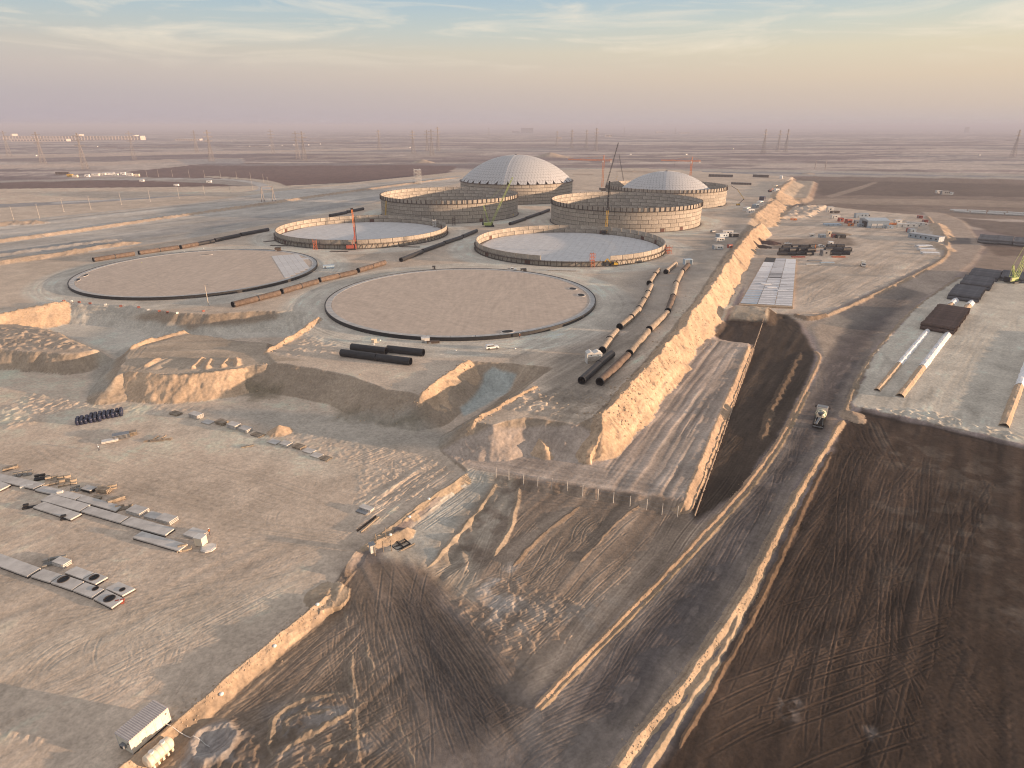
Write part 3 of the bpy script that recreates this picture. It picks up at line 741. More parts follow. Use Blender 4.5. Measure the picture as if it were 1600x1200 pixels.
lane((1100, 790), (1240, 560), N0, 16, 9, 0.05, 0.6)
lane((30, 1200), (520, 920), L0, 26, 16, 0.06, 0.6)
lane((0, 1010), (540, 870), L0, 30, 14, 0.06, 0.6)
lane((0, 860), (560, 870), L0, 24, 12, 0.05, 0.6)
lane((0, 700), (560, 860), L0, 26, 13, 0.06, 0.6)
lane((250, 720), (560, 760), L0, 18, 12, 0.12, 0.4)
lane((520, 735), (700, 672), L0, 10, 2.2, 0.01, 1.0)
lane((560, 740), (690, 690), L0, 20, 9, 0.10, 0.8)
lane((590, 830), (735, 720), L0, 24, 8, 0.06, 0.8)
lane((660, 700), (700, 740), L0, 18, 14, 0.2, 0.8)
lane((430, 660), (720, 690), L0, 16, 9, 0.06, 0.4)
lane((160, 640), (225, 540), L0, 14, 3, 0.06, 0.5)
lane((700, 700), (800, 615), L0, 12, 2.5, 0.05, 0.5)
lane((0, 590), (170, 600), L0, 14, 10, 0.1, 0.6)
lane((700, 712), (1050, 775), T0, 20, 6, 0.03, 0.6)
lane((440, 575), (640, 600), 0, 14, 10, 0.1, 0.5)
lane((820, 560), (1000, 460), 0, 16, 14, 0.1, 0.4, width=1.0)
lane((500, 540), (860, 550), 0, 12, 5, 0.1, 0.4)
lane((840, 640), (940, 620), 0, 16, 8, 0.2, 0.9)
lane((1250, 480), (1390, 395), UR0, 30, 12, 0.12, 0.6, width=.9)
lane((1270, 440), (1450, 420), UR0, 14, 14, 0.1, 0.5, width=.9)
lane((1240, 500), (1300, 540), ROAD0, 12, 6, 0.15, 0.5)
lane((1420, 640), (1560, 470), RY0, 18, 14, 0.08, 0.3)
lane((1470, 600), (1590, 640), RY0, 12, 9, 0.3, 0.6)
lane((1540, 395), (1640, 410), N0, 10, 9, 0.08, 0.9, width=1.2)
lane((1200, 320), (1600, 325), N0, 10, 22, 0.05, 0.9, width=3, gauge=5)
lane((1290, 306), (1380, 282), N0, 6, 16, 0.05, 0.9, width=3, gauge=5)
lane((1190, 1230), (1390, 690), N0, 9, 40, 0.03, 1.6)
lane((1400, 1230), (1450, 760), N0, 6, 40, 0.05, 1.6)
lane((1060, 1150), (1640, 930), N0, 3, 6, 0.05, 1.5)
for k in range(26):      # turning circles in the lower yard
    u, v = rng.choice([(110, 1050), (140, 1045), (420, 760), (330, 735), (300, 980), (520, 800)])
    c = wpt(u + rng.uniform(-25, 25), v + rng.uniform(-12, 12), L0)
    R1 = rng.uniform(6, 15); a0 = rng.uniform(0, 6.28); t = np.linspace(a0, a0 + rng.uniform(2, 5), 40)
    rut(np.stack([c[0] + R1 * np.cos(t), c[1] + R1 * 0.9 * np.sin(t)], 1), 0.35, rng.uniform(0.2, 0.45))
for k in range(9):
    c = wpt(1505 + rng.uniform(-10, 20), 605 + rng.uniform(-8, 12), RY0)
    R1 = rng.uniform(6, 13); t = np.linspace(3.4 + rng.uniform(-.3, .3), 5.6, 40)
    rut(np.stack([c[0] + R1 * np.cos(t), c[1] + R1 * np.sin(t)], 1), 0.4, rng.uniform(0.4, 0.8))
for k in range(8):       # blade marks in the lower left yard
    lane((30 + k * 5, 1125 - k * 2), (60 + k * 5, 1100 - k), L0, 1, 0.2, 0.1, 1.0, False)
    lane((248 + k * 4, 1108 - k * 3), (276 + k * 3, 1062 - k), L0, 1, 0.2, 0.1, 1.0, False)

for cx, cy in [TANKS['A'], TANKS['B']]:       # wheel marks circling the two foundations
    for k in range(16):
        R1 = rng.uniform(67, 80); a0 = rng.uniform(0, 6.28); t = np.linspace(a0, a0 + rng.uniform(0.6, 2.2), 60)
        rut(np.stack([cx + R1 * np.cos(t), cy + R1 * np.sin(t)], 1), 0.7, rng.uniform(0.3, 0.6))
fm = (ZONE == 4).astype(np.float32)
H += -0.13 * TRK + 0.09 * LIP
C *= (1 - 0.26 * TRK)[:, None]
C *= (1 + (0.10 + 0.55 * fm) * LIP)[:, None]

# --- roughness of loose ground everywhere, more on the banks and the dug slopes
near = 1 - sstep(300, 900, RR)
loose = np.where(ZONE == 3, 0.8, np.where(ZONE == 4, 0.32, np.where(ZONE == 2, 0.10, 0.13))) + 0.95 * STEEP
H += near * STEEP * 0.9 * (fbm(X / 3.2, Y / 5.5, 45, 4) - 0.5)
H += near * loose * (0.42 * (n_mid - 0.5) + 0.22 * (n_fine - 0.5))
C *= (1 + 0.42 * (n_big - 0.5) * (1 - far * 0.5) + 0.34 * (n_mid - 0.5) + 0.24 * (n_fine - 0.5))[:, None]
gust = fbm((X + Y * 0.4) / 45, (Y - X * 0.2) / 18, 33, 4)
C *= (1 + 0.22 * (gust - 0.5) * (ZONE == 1))[:, None]
for cx, cy in TANKS.values():
    i = np.nonzero((np.abs(X - cx) < 70) & (np.abs(Y - cy) < 70))[0]
    q = sstep(66, 63.5, np.hypot(X[i] - cx, Y[i] - cy))
    H[i] = H[i] * (1 - q) + (-0.2) * q
C = np.clip(C, 0.012, 0.6)
# level pads
def gz(x, y):
    fi = np.interp(math.atan2(x, y), th, np.arange(NT)); fj = np.interp(math.hypot(x, y), rr, np.arange(NR))
    i0 = min(int(fi), NT - 2); j0 = min(int(fj), NR - 2); a = fi - i0; b = fj - j0
    k = j0 * NT + i0
    return float(H[k] * (1 - a) * (1 - b) + H[k + 1] * a * (1 - b) + H[k + NT] * (1 - a) * b + H[k + NT + 1] * a * b)


def G(u, v):
    """the ground point the photograph shows at (u, v)"""
    z = 0.0
    for _ in range(14):
        x, y = W(u, v, z)
        z = 0.5 * z + 0.5 * gz(x, y)
    return Vector((x, y, gz(x, y)))


# ------------------------------------------------------------------ materials
MATS = {}


def mat(name, col, rough=0.8, metal=0.0, var=0.08, scale=1.0, bump=0.0, bscale=4.0, streak=None, obj_var=0.0, spec=0.3, coord='Object'):
    """procedural material: base colour broken by noise, optional vertical streaks and per-piece tone"""
    if name in MATS: return MATS[name]
    m = bpy.data.materials.new(name); m.use_nodes = True
    t = m.node_tree; L = t.links.new
    b = t.nodes['Principled BSDF']
    b.inputs['Roughness'].default_value = rough; b.inputs['Metallic'].default_value = metal
    b.inputs['Specular IOR Level'].default_value = spec
    tc = N(t, 'ShaderNodeTexCoord')
    geo = N(t, 'ShaderNodeNewGeometry')
    src = geo.outputs['Position'] if coord == 'World' else tc.outputs['Object']
    nz = N(t, 'ShaderNodeTexNoise', inp={'Scale': scale, 'Detail': 5.0, 'Roughness': 0.6})
    L(src, nz.inputs['Vector'])
    mr = N(t, 'ShaderNodeMapRange', inp={'From Min': 0.3, 'From Max': 0.7, 'To Min': 1 - var * 1.6, 'To Max': 1 + var * 1.6})
    L(nz.outputs[0], mr.inputs['Value'])
    fac = mr.outputs[0]
    if streak:
        mp = N(t, 'ShaderNodeMapping'); mp.inputs['Scale'].default_value = streak[:3]
        L(src, mp.inputs[0])
        n2 = N(t, 'ShaderNodeTexNoise', inp={'Scale': 1.0, 'Detail': 4.0})
        L(mp.outputs[0], n2.inputs['Vector'])
        m2 = N(t, 'ShaderNodeMapRange', inp={'From Min': 0.3, 'From Max': 0.7, 'To Min': 1 - streak[3], 'To Max': 1 + streak[3]})
        L(n2.outputs[0], m2.inputs['Value'])
        mm = N(t, 'ShaderNodeMath', operation='MULTIPLY'); L(fac, mm.inputs[0]); L(m2.outputs[0], mm.inputs[1]); fac = mm.outputs[0]
    if obj_var:
        oi = N(t, 'ShaderNodeObjectInfo')
        m3 = N(t, 'ShaderNodeMapRange', inp={'To Min': 1 - obj_var, 'To Max': 1 + obj_var}); L(oi.outputs['Random'], m3.inputs['Value'])
        mm = N(t, 'ShaderNodeMath', operation='MULTIPLY'); L(fac, mm.inputs[0]); L(m3.outputs[0], mm.inputs[1]); fac = mm.outputs[0]
    vm = N(t, 'ShaderNodeVectorMath', operation='SCALE'); vm.inputs[0].default_value = col
    L(fac, vm.inputs['Scale']); L(vm.outputs[0], b.inputs['Base Color'])
    if bump:
        nb = N(t, 'ShaderNodeTexNoise', inp={'Scale': bscale, 'Detail': 4.0}); L(src, nb.inputs['Vector'])
        bp = N(t, 'ShaderNodeBump', inp={'Strength': bump, 'Distance': 0.1}); L(nb.outputs[0], bp.inputs['Height']); L(bp.outputs[0], b.inputs['Normal'])
    MATS[name] = m
    return m


def ground_mat():
    m = bpy.data.materials.new('ground_soil'); m.use_nodes = True
    t = m.node_tree; L = t.links.new; b = t.nodes['Principled BSDF']
    b.inputs['Roughness'].default_value = 0.95; b.inputs['Specular IOR Level'].default_value = 0.12
    at = N(t, 'ShaderNodeAttribute', attribute_name='soil')
    geo = N(t, 'ShaderNodeNewGeometry')
    n1 = N(t, 'ShaderNodeTexNoise', inp={'Scale': 1.3, 'Detail': 8.0, 'Roughness': 0.68}); L(geo.outputs['Position'], n1.inputs['Vector'])
    r1 = N(t, 'ShaderNodeMapRange', inp={'From Min': 0.3, 'From Max': 0.7, 'To Min': 0.74, 'To Max': 1.26}); L(n1.outputs[0], r1.inputs['Value'])
    n2 = N(t, 'ShaderNodeTexNoise', inp={'Scale': 0.11, 'Detail': 6.0, 'Roughness': 0.65}); L(geo.outputs['Position'], n2.inputs['Vector'])
    r2 = N(t, 'ShaderNodeMapRange', inp={'From Min': 0.3, 'From Max': 0.7, 'To Min': 0.88, 'To Max': 1.12}); L(n2.outputs[0], r2.inputs['Value'])
    mm = N(t, 'ShaderNodeMath', operation='MULTIPLY'); L(r1.outputs[0], mm.inputs[0]); L(r2.outputs[0], mm.inputs[1])
    vm = N(t, 'ShaderNodeVectorMath', operation='SCALE'); L(at.outputs['Color'], vm.inputs[0]); L(mm.outputs[0], vm.inputs['Scale'])
    L(vm.outputs[0], b.inputs['Base Color'])
    nb = N(t, 'ShaderNodeTexNoise', inp={'Scale': 1.1, 'Detail': 7.0, 'Roughness': 0.65}); L(geo.outputs['Position'], nb.inputs['Vector'])
    bp = N(t, 'ShaderNodeBump', inp={'Strength': 0.30, 'Distance': 0.25}); L(nb.outputs[0], bp.inputs['Height'])
    L(bp.outputs[0], b.inputs['Normal'])
    return m


def build_ground():
    co = np.stack([X, Y, H], 1).astype(np.float32)
    j, i = np.meshgrid(np.arange(NR - 1), np.arange(NT - 1), indexing='ij')
    a = (j * NT + i).ravel()
    quads = np.stack([a, a + 1, a + NT + 1, a + NT], 1)
    # vertex normals of the whole sheet, shared along every seam
    S = co.reshape(NR, NT, 3)
    du = np.gradient(S, axis=1); dv = np.gradient(S, axis=0)
    nrm = np.cross(du, dv).reshape(-1, 3); nrm /= np.linalg.norm(nrm, axis=1, keepdims=True) + 1e-12
    nrm[nrm[:, 2] < 0] *= -1
    zf = ZONE[quads[:, 0]]
    gm = ground_mat()
    names = {0: 'desert_plain', 1: 'ground', 2: 'haul_road', 3: 'earth_bank', 4: 'soil_field', 5: 'pit_floor'}
    for z, nm in names.items():
        q = quads[zf == z]
        used, inv = np.unique(q, return_inverse=True)
        q = inv.reshape(-1, 4)
        me = bpy.data.meshes.new(nm)
        me.vertices.add(len(used)); me.vertices.foreach_set('co', co[used].ravel())
        me.loops.add(q.size); me.loops.foreach_set('vertex_index', q.ravel().astype(np.int32))
        me.polygons.add(len(q)); me.polygons.foreach_set('loop_start', np.arange(0, q.size, 4, dtype=np.int32))
        me.update(calc_edges=True)
        me.polygons.foreach_set('use_smooth', np.ones(len(q), bool))
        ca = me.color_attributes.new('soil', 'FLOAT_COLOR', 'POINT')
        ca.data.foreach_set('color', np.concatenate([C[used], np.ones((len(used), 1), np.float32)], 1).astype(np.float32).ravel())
        me.normals_split_custom_set_from_vertices(nrm[used])
        me.materials.append(gm)
        o = bpy.data.objects.new(nm, me); COL.objects.link(o)
        o['kind'] = 'structure'


build_ground()


def build_haze():
    """the dusty air: one closed box round the whole place"""
    S = 46000.0; lo, hi = -14.0, 103.0
    me = bpy.data.meshes.new('haze')
    v = [(x, y, z) for z in (lo, hi) for x, y in ((-S, -S), (S, -S), (S, S), (-S, S))]
    me.from_pydata(v, [], [(0, 3, 2, 1), (4, 5, 6, 7), (0, 1, 5, 4), (1, 2, 6, 5), (2, 3, 7, 6), (3, 0, 4, 7)])
    o = bpy.data.objects.new('haze', me); COL.objects.link(o); o['kind'] = 'stuff'
    m = bpy.data.materials.new('dusty_air'); m.use_nodes = True
    t = m.node_tree
    for n in list(t.nodes): t.nodes.remove(n)
    pv = N(t, 'ShaderNodeVolumePrincipled', inp={'Color': (0.48, 0.51, 0.63, 1), 'Density': 0.00017, 'Anisotropy': 0.0})
    out = N(t, 'ShaderNodeOutputMaterial')
    t.links.new(pv.outputs[0], out.inputs['Volume'])
    me.materials.append(m)


build_haze()

# ------------------------------------------------------------------ mesh builder
class MB:
    def __init__(s):
        s.v = []; s.f = []; s.m = []

    def add(s, vs, fs, m=0):
        b = len(s.v); s.v += [tuple(v) for v in vs]
        s.f += [tuple(b + k for k in f) for f in fs]; s.m += [m] * len(fs)
        return s

    def box(s, c, d, rz=0.0, m=0):
        """box standing with its base centre at c, dimensions d"""
        cx, cy, cz = c; x, y, z = d[0] / 2, d[1] / 2, d[2]
        ca, sa = math.cos(rz), math.sin(rz)
        vs = [(cx + px * ca - py * sa, cy + px * sa + py * ca, cz + pz) for pz in (0, z) for px, py in ((-x, -y), (x, -y), (x, y), (-x, y))]
        return s.add(vs, [(0, 3, 2, 1), (4, 5, 6, 7), (0, 1, 5, 4), (1, 2, 6, 5), (2, 3, 7, 6), (3, 0, 4, 7)], m)

    def bar(s, p, q, w=0.2, h=None, m=0):
        p, q = Vector(p), Vector(q); h = h or w
        d = (q - p).normalized()
        a = d.cross(Vector((0, 0, 1)))
        a = a.normalized() if a.length > 1e-4 else Vector((1, 0, 0))
        b = a.cross(d)
        vs = [e + a * sx * w / 2 + b * sy * h / 2 for e in (p, q) for sx, sy in ((-1, -1), (1, -1), (1, 1), (-1, 1))]
        return s.add(vs, [(0, 3, 2, 1), (4, 5, 6, 7), (0, 1, 5, 4), (1, 2, 6, 5), (2, 3, 7, 6), (3, 0, 4, 7)], m)

    def tube(s, p, q, r, n=10, r2=None, inner=None, m=0, caps=True):
        p, q = Vector(p), Vector(q); r2 = r if r2 is None else r2
        d = (q - p).normalized()
        a = d.cross(Vector((0, 0, 1)))
        a = a.normalized() if a.length > 1e-4 else Vector((1, 0, 0))
        b = d.cross(a)
        ring = lambda e, r_: [e + (a * math.cos(2 * math.pi * k / n) + b * math.sin(2 * math.pi * k / n)) * r_ for k in range(n)]
        if inner:
            vs = ring(p, r) + ring(q, r2) + ring(p, inner) + ring(q, inner)
            fs = []
            for k in range(n):
                j = (k + 1) % n
                fs += [(k, j, n + j, n + k), (2 * n + j, 2 * n + k, 3 * n + k, 3 * n + j), (k, 2 * n + k, 2 * n + j, j), (n + j, 3 * n + j, 3 * n + k, n + k)]
            return s.add(vs, fs, m)
        vs = ring(p, r) + ring(q, r2)
        fs = [(k, (k + 1) % n, n + (k + 1) % n, n + k) for k in range(n)]
        if caps: fs += [tuple(range(n - 1, -1, -1)), tuple(range(n, 2 * n))]
        return s.add(vs, fs, m)

    def lathe(s, prof, n=16, axis='Z', c=(0, 0, 0), m=0):
        vs = []
        for r, z in prof:
            for k in range(n):
                t = 2 * math.pi * k / n
                p = (r * math.cos(t), r * math.sin(t), z)
                if axis == 'X': p = (z, p[0], p[1])
                vs.append((p[0] + c[0], p[1] + c[1], p[2] + c[2]))
        fs = []
        for a in range(len(prof) - 1):
            for k in range(n):
                j = (k + 1) % n
                fs.append((a * n + k, a * n + j, (a + 1) * n + j, (a + 1) * n + k))
        return s.add(vs, fs, m)

    def prism(s, poly, y0, y1, m=0):
        """outline given in x,z, extruded along y"""
        n = len(poly)
        vs = [(x, y0, z) for x, z in poly] + [(x, y1, z) for x, z in poly]
        fs = [(k, (k + 1) % n, n + (k + 1) % n, n + k) for k in range(n)] + [tuple(range(n - 1, -1, -1)), tuple(range(n, 2 * n))]
        return s.add(vs, fs, m)

    def slab(s, poly, z0, z1, m=0):
        n = len(poly)
        vs = [(x, y, z0) for x, y in poly] + [(x, y, z1) for x, y in poly]
        fs = [(k, (k + 1) % n, n + (k + 1) % n, n + k) for k in range(n)] + [tuple(range(n - 1, -1, -1)), tuple(range(n, 2 * n))]
        return s.add(vs, fs, m)

    def lattice(s, p, q, w, wq=None, t=0.12, step=None, m=0):
        """square lattice boom between two points"""
        p, q = Vector(p), Vector(q); wq = wq or w
        d = q - p; L = d.length; d.normalize()
        a = d.cross(Vector((0, 0, 1))); a = a.normalized() if a.length > 1e-3 else Vector((1, 0, 0))
        b = a.cross(d)
        n = max(2, int(L / (step or w * 1.3)))
        pt = lambda k, sx, sy: p + d * (L * k / n) + (a * sx + b * sy) * ((w + (wq - w) * k / n) / 2)
        cs = ((-1, -1), (1, -1), (1, 1), (-1, 1))
        for c in cs: s.bar(pt(0, *c), pt(n, *c), t, m=m)
        for k in range(n):
            for e in range(4):
                c0, c1 = cs[e], cs[(e + 1) % 4]
                if k % 2: c0, c1 = c1, c0
                s.bar(pt(k, *c0), pt(k + 1, *c1), t * 0.7, m=m)
        return s

    def mesh(s, name, mats, smooth=False):
        me = bpy.data.meshes.new(name)
        me.from_pydata([tuple(v) for v in s.v], [], s.f)
        for mm in (mats if isinstance(mats, (list, tuple)) else [mats]): me.materials.append(mm)
        if any(s.m): me.polygons.foreach_set('material_index', s.m)
        if smooth: me.polygons.foreach_set('use_smooth', [True] * len(s.f))
        me.validate()
        return me

    def build(s, name, mats, parent=None, loc=(0, 0, 0), rz=0.0, smooth=False, **tg):
        return put(name, s.mesh(name, mats, smooth), parent, loc, rz, **tg)


def put(name, me, parent=None, loc=(0, 0, 0), rz=0.0, **tg):
    o = bpy.data.objects.new(name, me); COL.objects.link(o)
    o.parent = parent; o.location = loc; o.rotation_euler = (0, 0, rz)
    tag(o, **tg)
    return o


def thing(name, label, cat, loc, rz=0.0, group=None):
    o = bpy.data.objects.new(name, None); COL.objects.link(o)
    o.empty_display_size = 0.5
    o.location = loc; o.rotation_euler = (0, 0, rz)
    return tag(o, label, cat, group)


def kids(o):
    return [c for c in COL.objects if c.parent is o]


KIDS = {}


def dup(src, loc, rz=None, label=None, group=None, parent=None):
    """a copy of a thing with copies of its parts and their parts"""
    c = src.copy(); COL.objects.link(c); c.parent = parent
    if loc is not None: c.location = loc
    if rz is not None: c.rotation_euler = (0, 0, rz)
    if label: c['label'] = label
    if group: c['group'] = group
    ch = KIDS.get(src.name)
    if ch is None:
        ch = KIDS[src.name] = kids(src)
    for k in ch: dup(k, None, parent=c)
    return c


def heading(p, q):
    return math.atan2(q[1] - p[1], q[0] - p[0])


ORD = ['nearest', 'second', 'third', 'fourth', 'fifth', 'sixth', 'seventh', 'eighth', 'ninth', 'tenth', 'eleventh', 'twelfth', 'thirteenth', 'fourteenth', 'fifteenth', 'sixteenth', 'seventeenth', 'eighteenth', 'nineteenth', 'twentieth', 'twenty-first', 'twenty-second', 'twenty-third', 'twenty-fourth', 'twenty-fifth', 'twenty-sixth', 'twenty-seventh', 'twenty-eighth', 'twenty-ninth', 'thirtieth', 'thirty-first', 'thirty-second', 'thirty-third', 'thirty-fourth', 'thirty-fifth', 'thirty-sixth']

# colours
M_CONC = mat('precast_concrete', (0.34, 0.30, 0.25), 0.85, var=0.14, scale=0.5, streak=(0.8, 0.8, 0.06, 0.10), obj_var=0.13)
M_CONCD = mat('wall_joint_grout', (0.09, 0.078, 0.066), 0.9)
M_SLAB = mat('cast_slab_concrete', (0.52, 0.49, 0.45), 0.8, var=0.12, scale=0.5, obj_var=0.10)
M_SLABE = mat('dark_slab_edge', (0.06, 0.05, 0.045), 0.8)
M_FLOOR = mat('tank_floor_concrete', (0.565, 0.555, 0.54), 0.75, var=0.07, scale=0.25, obj_var=0.025)
M_BRKT = mat('dark_bracket_steel', (0.075, 0.055, 0.042), 0.7)
M_DOME = mat('dome_aluminium', (0.56, 0.55, 0.54), 0.5, metal=0.2, var=0.05, obj_var=0.03)
M_DOMEF = mat('dome_frame_steel', (0.17, 0.165, 0.165), 0.6, metal=0.3)
M_PBROWN = mat('rusty_pipe_steel', (0.125, 0.09, 0.068), 0.75, var=0.25, scale=0.6, obj_var=0.16)
M_PBLACK = mat('black_coated_pipe', (0.022, 0.022, 0.024), 0.55, var=0.2, scale=0.8, obj_var=0.2, spec=0.4)
M_PGREY = mat('sandy_grey_pipe', (0.33, 0.265, 0.20), 0.75, var=0.25, scale=0.7, obj_var=0.2)
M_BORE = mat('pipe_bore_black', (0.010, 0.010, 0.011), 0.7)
M_WHITE = mat('white_paint', (0.74, 0.74, 0.72), 0.45, var=0.05, spec=0.5)
M_OFFW = mat('off_white_panel', (0.62, 0.60, 0.56), 0.6, var=0.08, scale=0.8, streak=(2, 2, 0.2, 0.06))
M_GLASS = mat('dark_glass', (0.015, 0.018, 0.022), 0.12, spec=0.6)
M_TYRE = mat('tyre_rubber', (0.018, 0.017, 0.017), 0.85)
M_STEEL = mat('grey_steel', (0.24, 0.25, 0.26), 0.5, metal=0.4)
M_BLUEG = mat('blue_grey_sheet', (0.30, 0.36, 0.41), 0.5, var=0.08, streak=(3, 3, 0.2, 0.06))
M_LIME = mat('lime_crane_paint', (0.38, 0.47, 0.13), 0.5)
M_RED = mat('red_machine_paint', (0.34, 0.085, 0.055), 0.5, var=0.12)
M_ORANGE = mat('orange_machine_paint', (0.62, 0.20, 0.05), 0.5, var=0.12)
M_YELL = mat('yellow_machine_paint', (0.58, 0.36, 0.05), 0.5, var=0.12)
M_BLACKM = mat('black_machine_steel', (0.025, 0.024, 0.024), 0.6)
M_WOOD = mat('weathered_timber', (0.27, 0.22, 0.165), 0.85, var=0.25, scale=2.0, obj_var=0.15)
M_CREAM = mat('cream_plastic', (0.68, 0.60, 0.47), 0.5, var=0.06)
M_NAVY = mat('navy_plastic', (0.02, 0.025, 0.055), 0.45, obj_var=0.3, spec=0.5)
M_TARPB = mat('pale_blue_sheeting', (0.40, 0.50, 0.58), 0.6, var=0.1)
M_TARPW = mat('white_sheeting', (0.74, 0.74, 0.74), 0.6, var=0.10, scale=0.9, obj_var=0.08)
M_MEMB = mat('black_membrane', (0.014, 0.014, 0.015), 0.6, spec=0.4)
M_BEDS = mat('blinding_sand', (0.50, 0.408, 0.328), 0.95, var=0.06, scale=0.4, streak=(0.55, 0.05, 1, 0.06), bump=0.4, bscale=1.5, coord='World')


def bed_scuffs(m):
    """wheel scuffs on the foundation sand, fanning out from the place where lorries drive on, and wandering arcs"""
    t = m.node_tree; L = t.links.new; b = t.nodes['Principled BSDF']
    old = b.inputs['Base Color'].links[0].from_socket
    tc = N(t, 'ShaderNodeTexCoord'); fac = None
    for cx, cy, sa, amp in ((4.0, -50.0, 22.0, 0.06), (-70.0, 20.0, 60.0, 0.06), (30.0, 90.0, 70.0, 0.05)):
        sh = N(t, 'ShaderNodeVectorMath', operation='SUBTRACT'); sh.inputs[1].default_value = (cx, cy, 0); L(tc.outputs['Object'], sh.inputs[0])
        sp = N(t, 'ShaderNodeSeparateXYZ'); L(sh.outputs[0], sp.inputs[0])
        an = N(t, 'ShaderNodeMath', operation='ARCTAN2'); L(sp.outputs['X'], an.inputs[0]); L(sp.outputs['Y'], an.inputs[1])
        ln = N(t, 'ShaderNodeVectorMath', operation='LENGTH'); L(sh.outputs[0], ln.inputs[0])
        cb = N(t, 'ShaderNodeCombineXYZ')
        m1 = N(t, 'ShaderNodeMath', operation='MULTIPLY', inp={1: sa}); L(an.outputs[0], m1.inputs[0]); L(m1.outputs[0], cb.inputs[0])
        m2 = N(t, 'ShaderNodeMath', operation='MULTIPLY', inp={1: 0.04}); L(ln.outputs['Value'], m2.inputs[0]); L(m2.outputs[0], cb.inputs[1])
        nz = N(t, 'ShaderNodeTexNoise', inp={'Scale': 1.0, 'Detail': 5.0, 'Roughness': 0.65}); L(cb.outputs[0], nz.inputs['Vector'])
        mr = N(t, 'ShaderNodeMapRange', inp={'From Min': 0.35, 'From Max': 0.65, 'To Min': 1 - amp, 'To Max': 1 + amp}); L(nz.outputs[0], mr.inputs['Value'])
        if fac is None: fac = mr.outputs[0]
        else:
            mm = N(t, 'ShaderNodeMath', operation='MULTIPLY'); L(fac, mm.inputs[0]); L(mr.outputs[0], mm.inputs[1]); fac = mm.outputs[0]
    vm = N(t, 'ShaderNodeVectorMath', operation='SCALE'); L(old, vm.inputs[0]); L(fac, vm.inputs['Scale']); L(vm.outputs[0], b.inputs['Base Color'])


bed_scuffs(M_BEDS)
M_SAND = mat('loose_sand', (0.45, 0.34, 0.235), 0.95, var=0.12, scale=0.8, bump=0.7, bscale=2.0, coord='World')
M_PYL = mat('galvanised_lattice', (0.22, 0.20, 0.19), 0.7)
M_FARW = mat('far_cream_wall', (0.70, 0.59, 0.49), 0.8, var=0.1, scale=0.05)
M_FARD = mat('far_dark_window', (0.10, 0.085, 0.08), 0.6)
M_DWALL = mat('dark_retaining_wall', (0.13, 0.105, 0.09), 0.9)

# ------------------------------------------------------------------ tank panels and walls
NP = 48


def arc_box(r0, r1, a0, a1, z0, z1, seg=3):
    vs = []; fs = []
    for k in range(seg + 1):
        a = a0 + (a1 - a0) * k / seg; c, s_ = math.cos(a), math.sin(a)
        vs += [(r0 * c, r0 * s_, z0), (r1 * c, r1 * s_, z0), (r1 * c, r1 * s_, z1), (r0 * c, r0 * s_, z1)]
    for k in range(seg):
        a, b = 4 * k, 4 * k + 4
        fs += [(a + e, a + (e + 1) % 4, b + (e + 1) % 4, b + e) for e in range(4)]
    fs += [(3, 2, 1, 0), tuple(4 * seg + e for e in range(4))]
    return vs, fs


def ring_mesh(name, m, r0, r1, z0, z1, n=160, smooth=True):
    mb = MB(); vs = []; fs = []
    for k in range(n):
        a = 2 * math.pi * k / n; c, s_ = math.cos(a), math.sin(a)
        vs += [(r0 * c, r0 * s_, z0), (r1 * c, r1 * s_, z0), (r1 * c, r1 * s_, z1), (r0 * c, r0 * s_, z1)]
    for k in range(n):
        a, b = 4 * k, 4 * ((k + 1) % n)
        fs += [(a + (e + 1) % 4, a + e, b + e, b + (e + 1) % 4) for e in range(4)]
    mb.add(vs, fs)
    return mb.mesh(name, m)


HC = 3.05
da = 2 * math.pi / NP
PANEL = MB().add(*arc_box(RT - 0.62, RT, -da / 2 + 0.0030, da / 2 - 0.0030, 0.14, HC - 0.14)).mesh('panel', M_CONC)
LOWP = MB().add(*arc_box(RT - 0.62, RT, -da / 2 + 0.0030, da / 2 - 0.0030, 0.12, 2.75)).mesh('panel', M_CONC)
BRKT = MB().box((RT + 0.32, 0, -3.0), (0.5, 0.45, 3.2)).box((RT + 0.55, 0, -3.3), (0.25, 0.3, 0.6)).mesh('bracket', M_BRKT)
CORE = {}


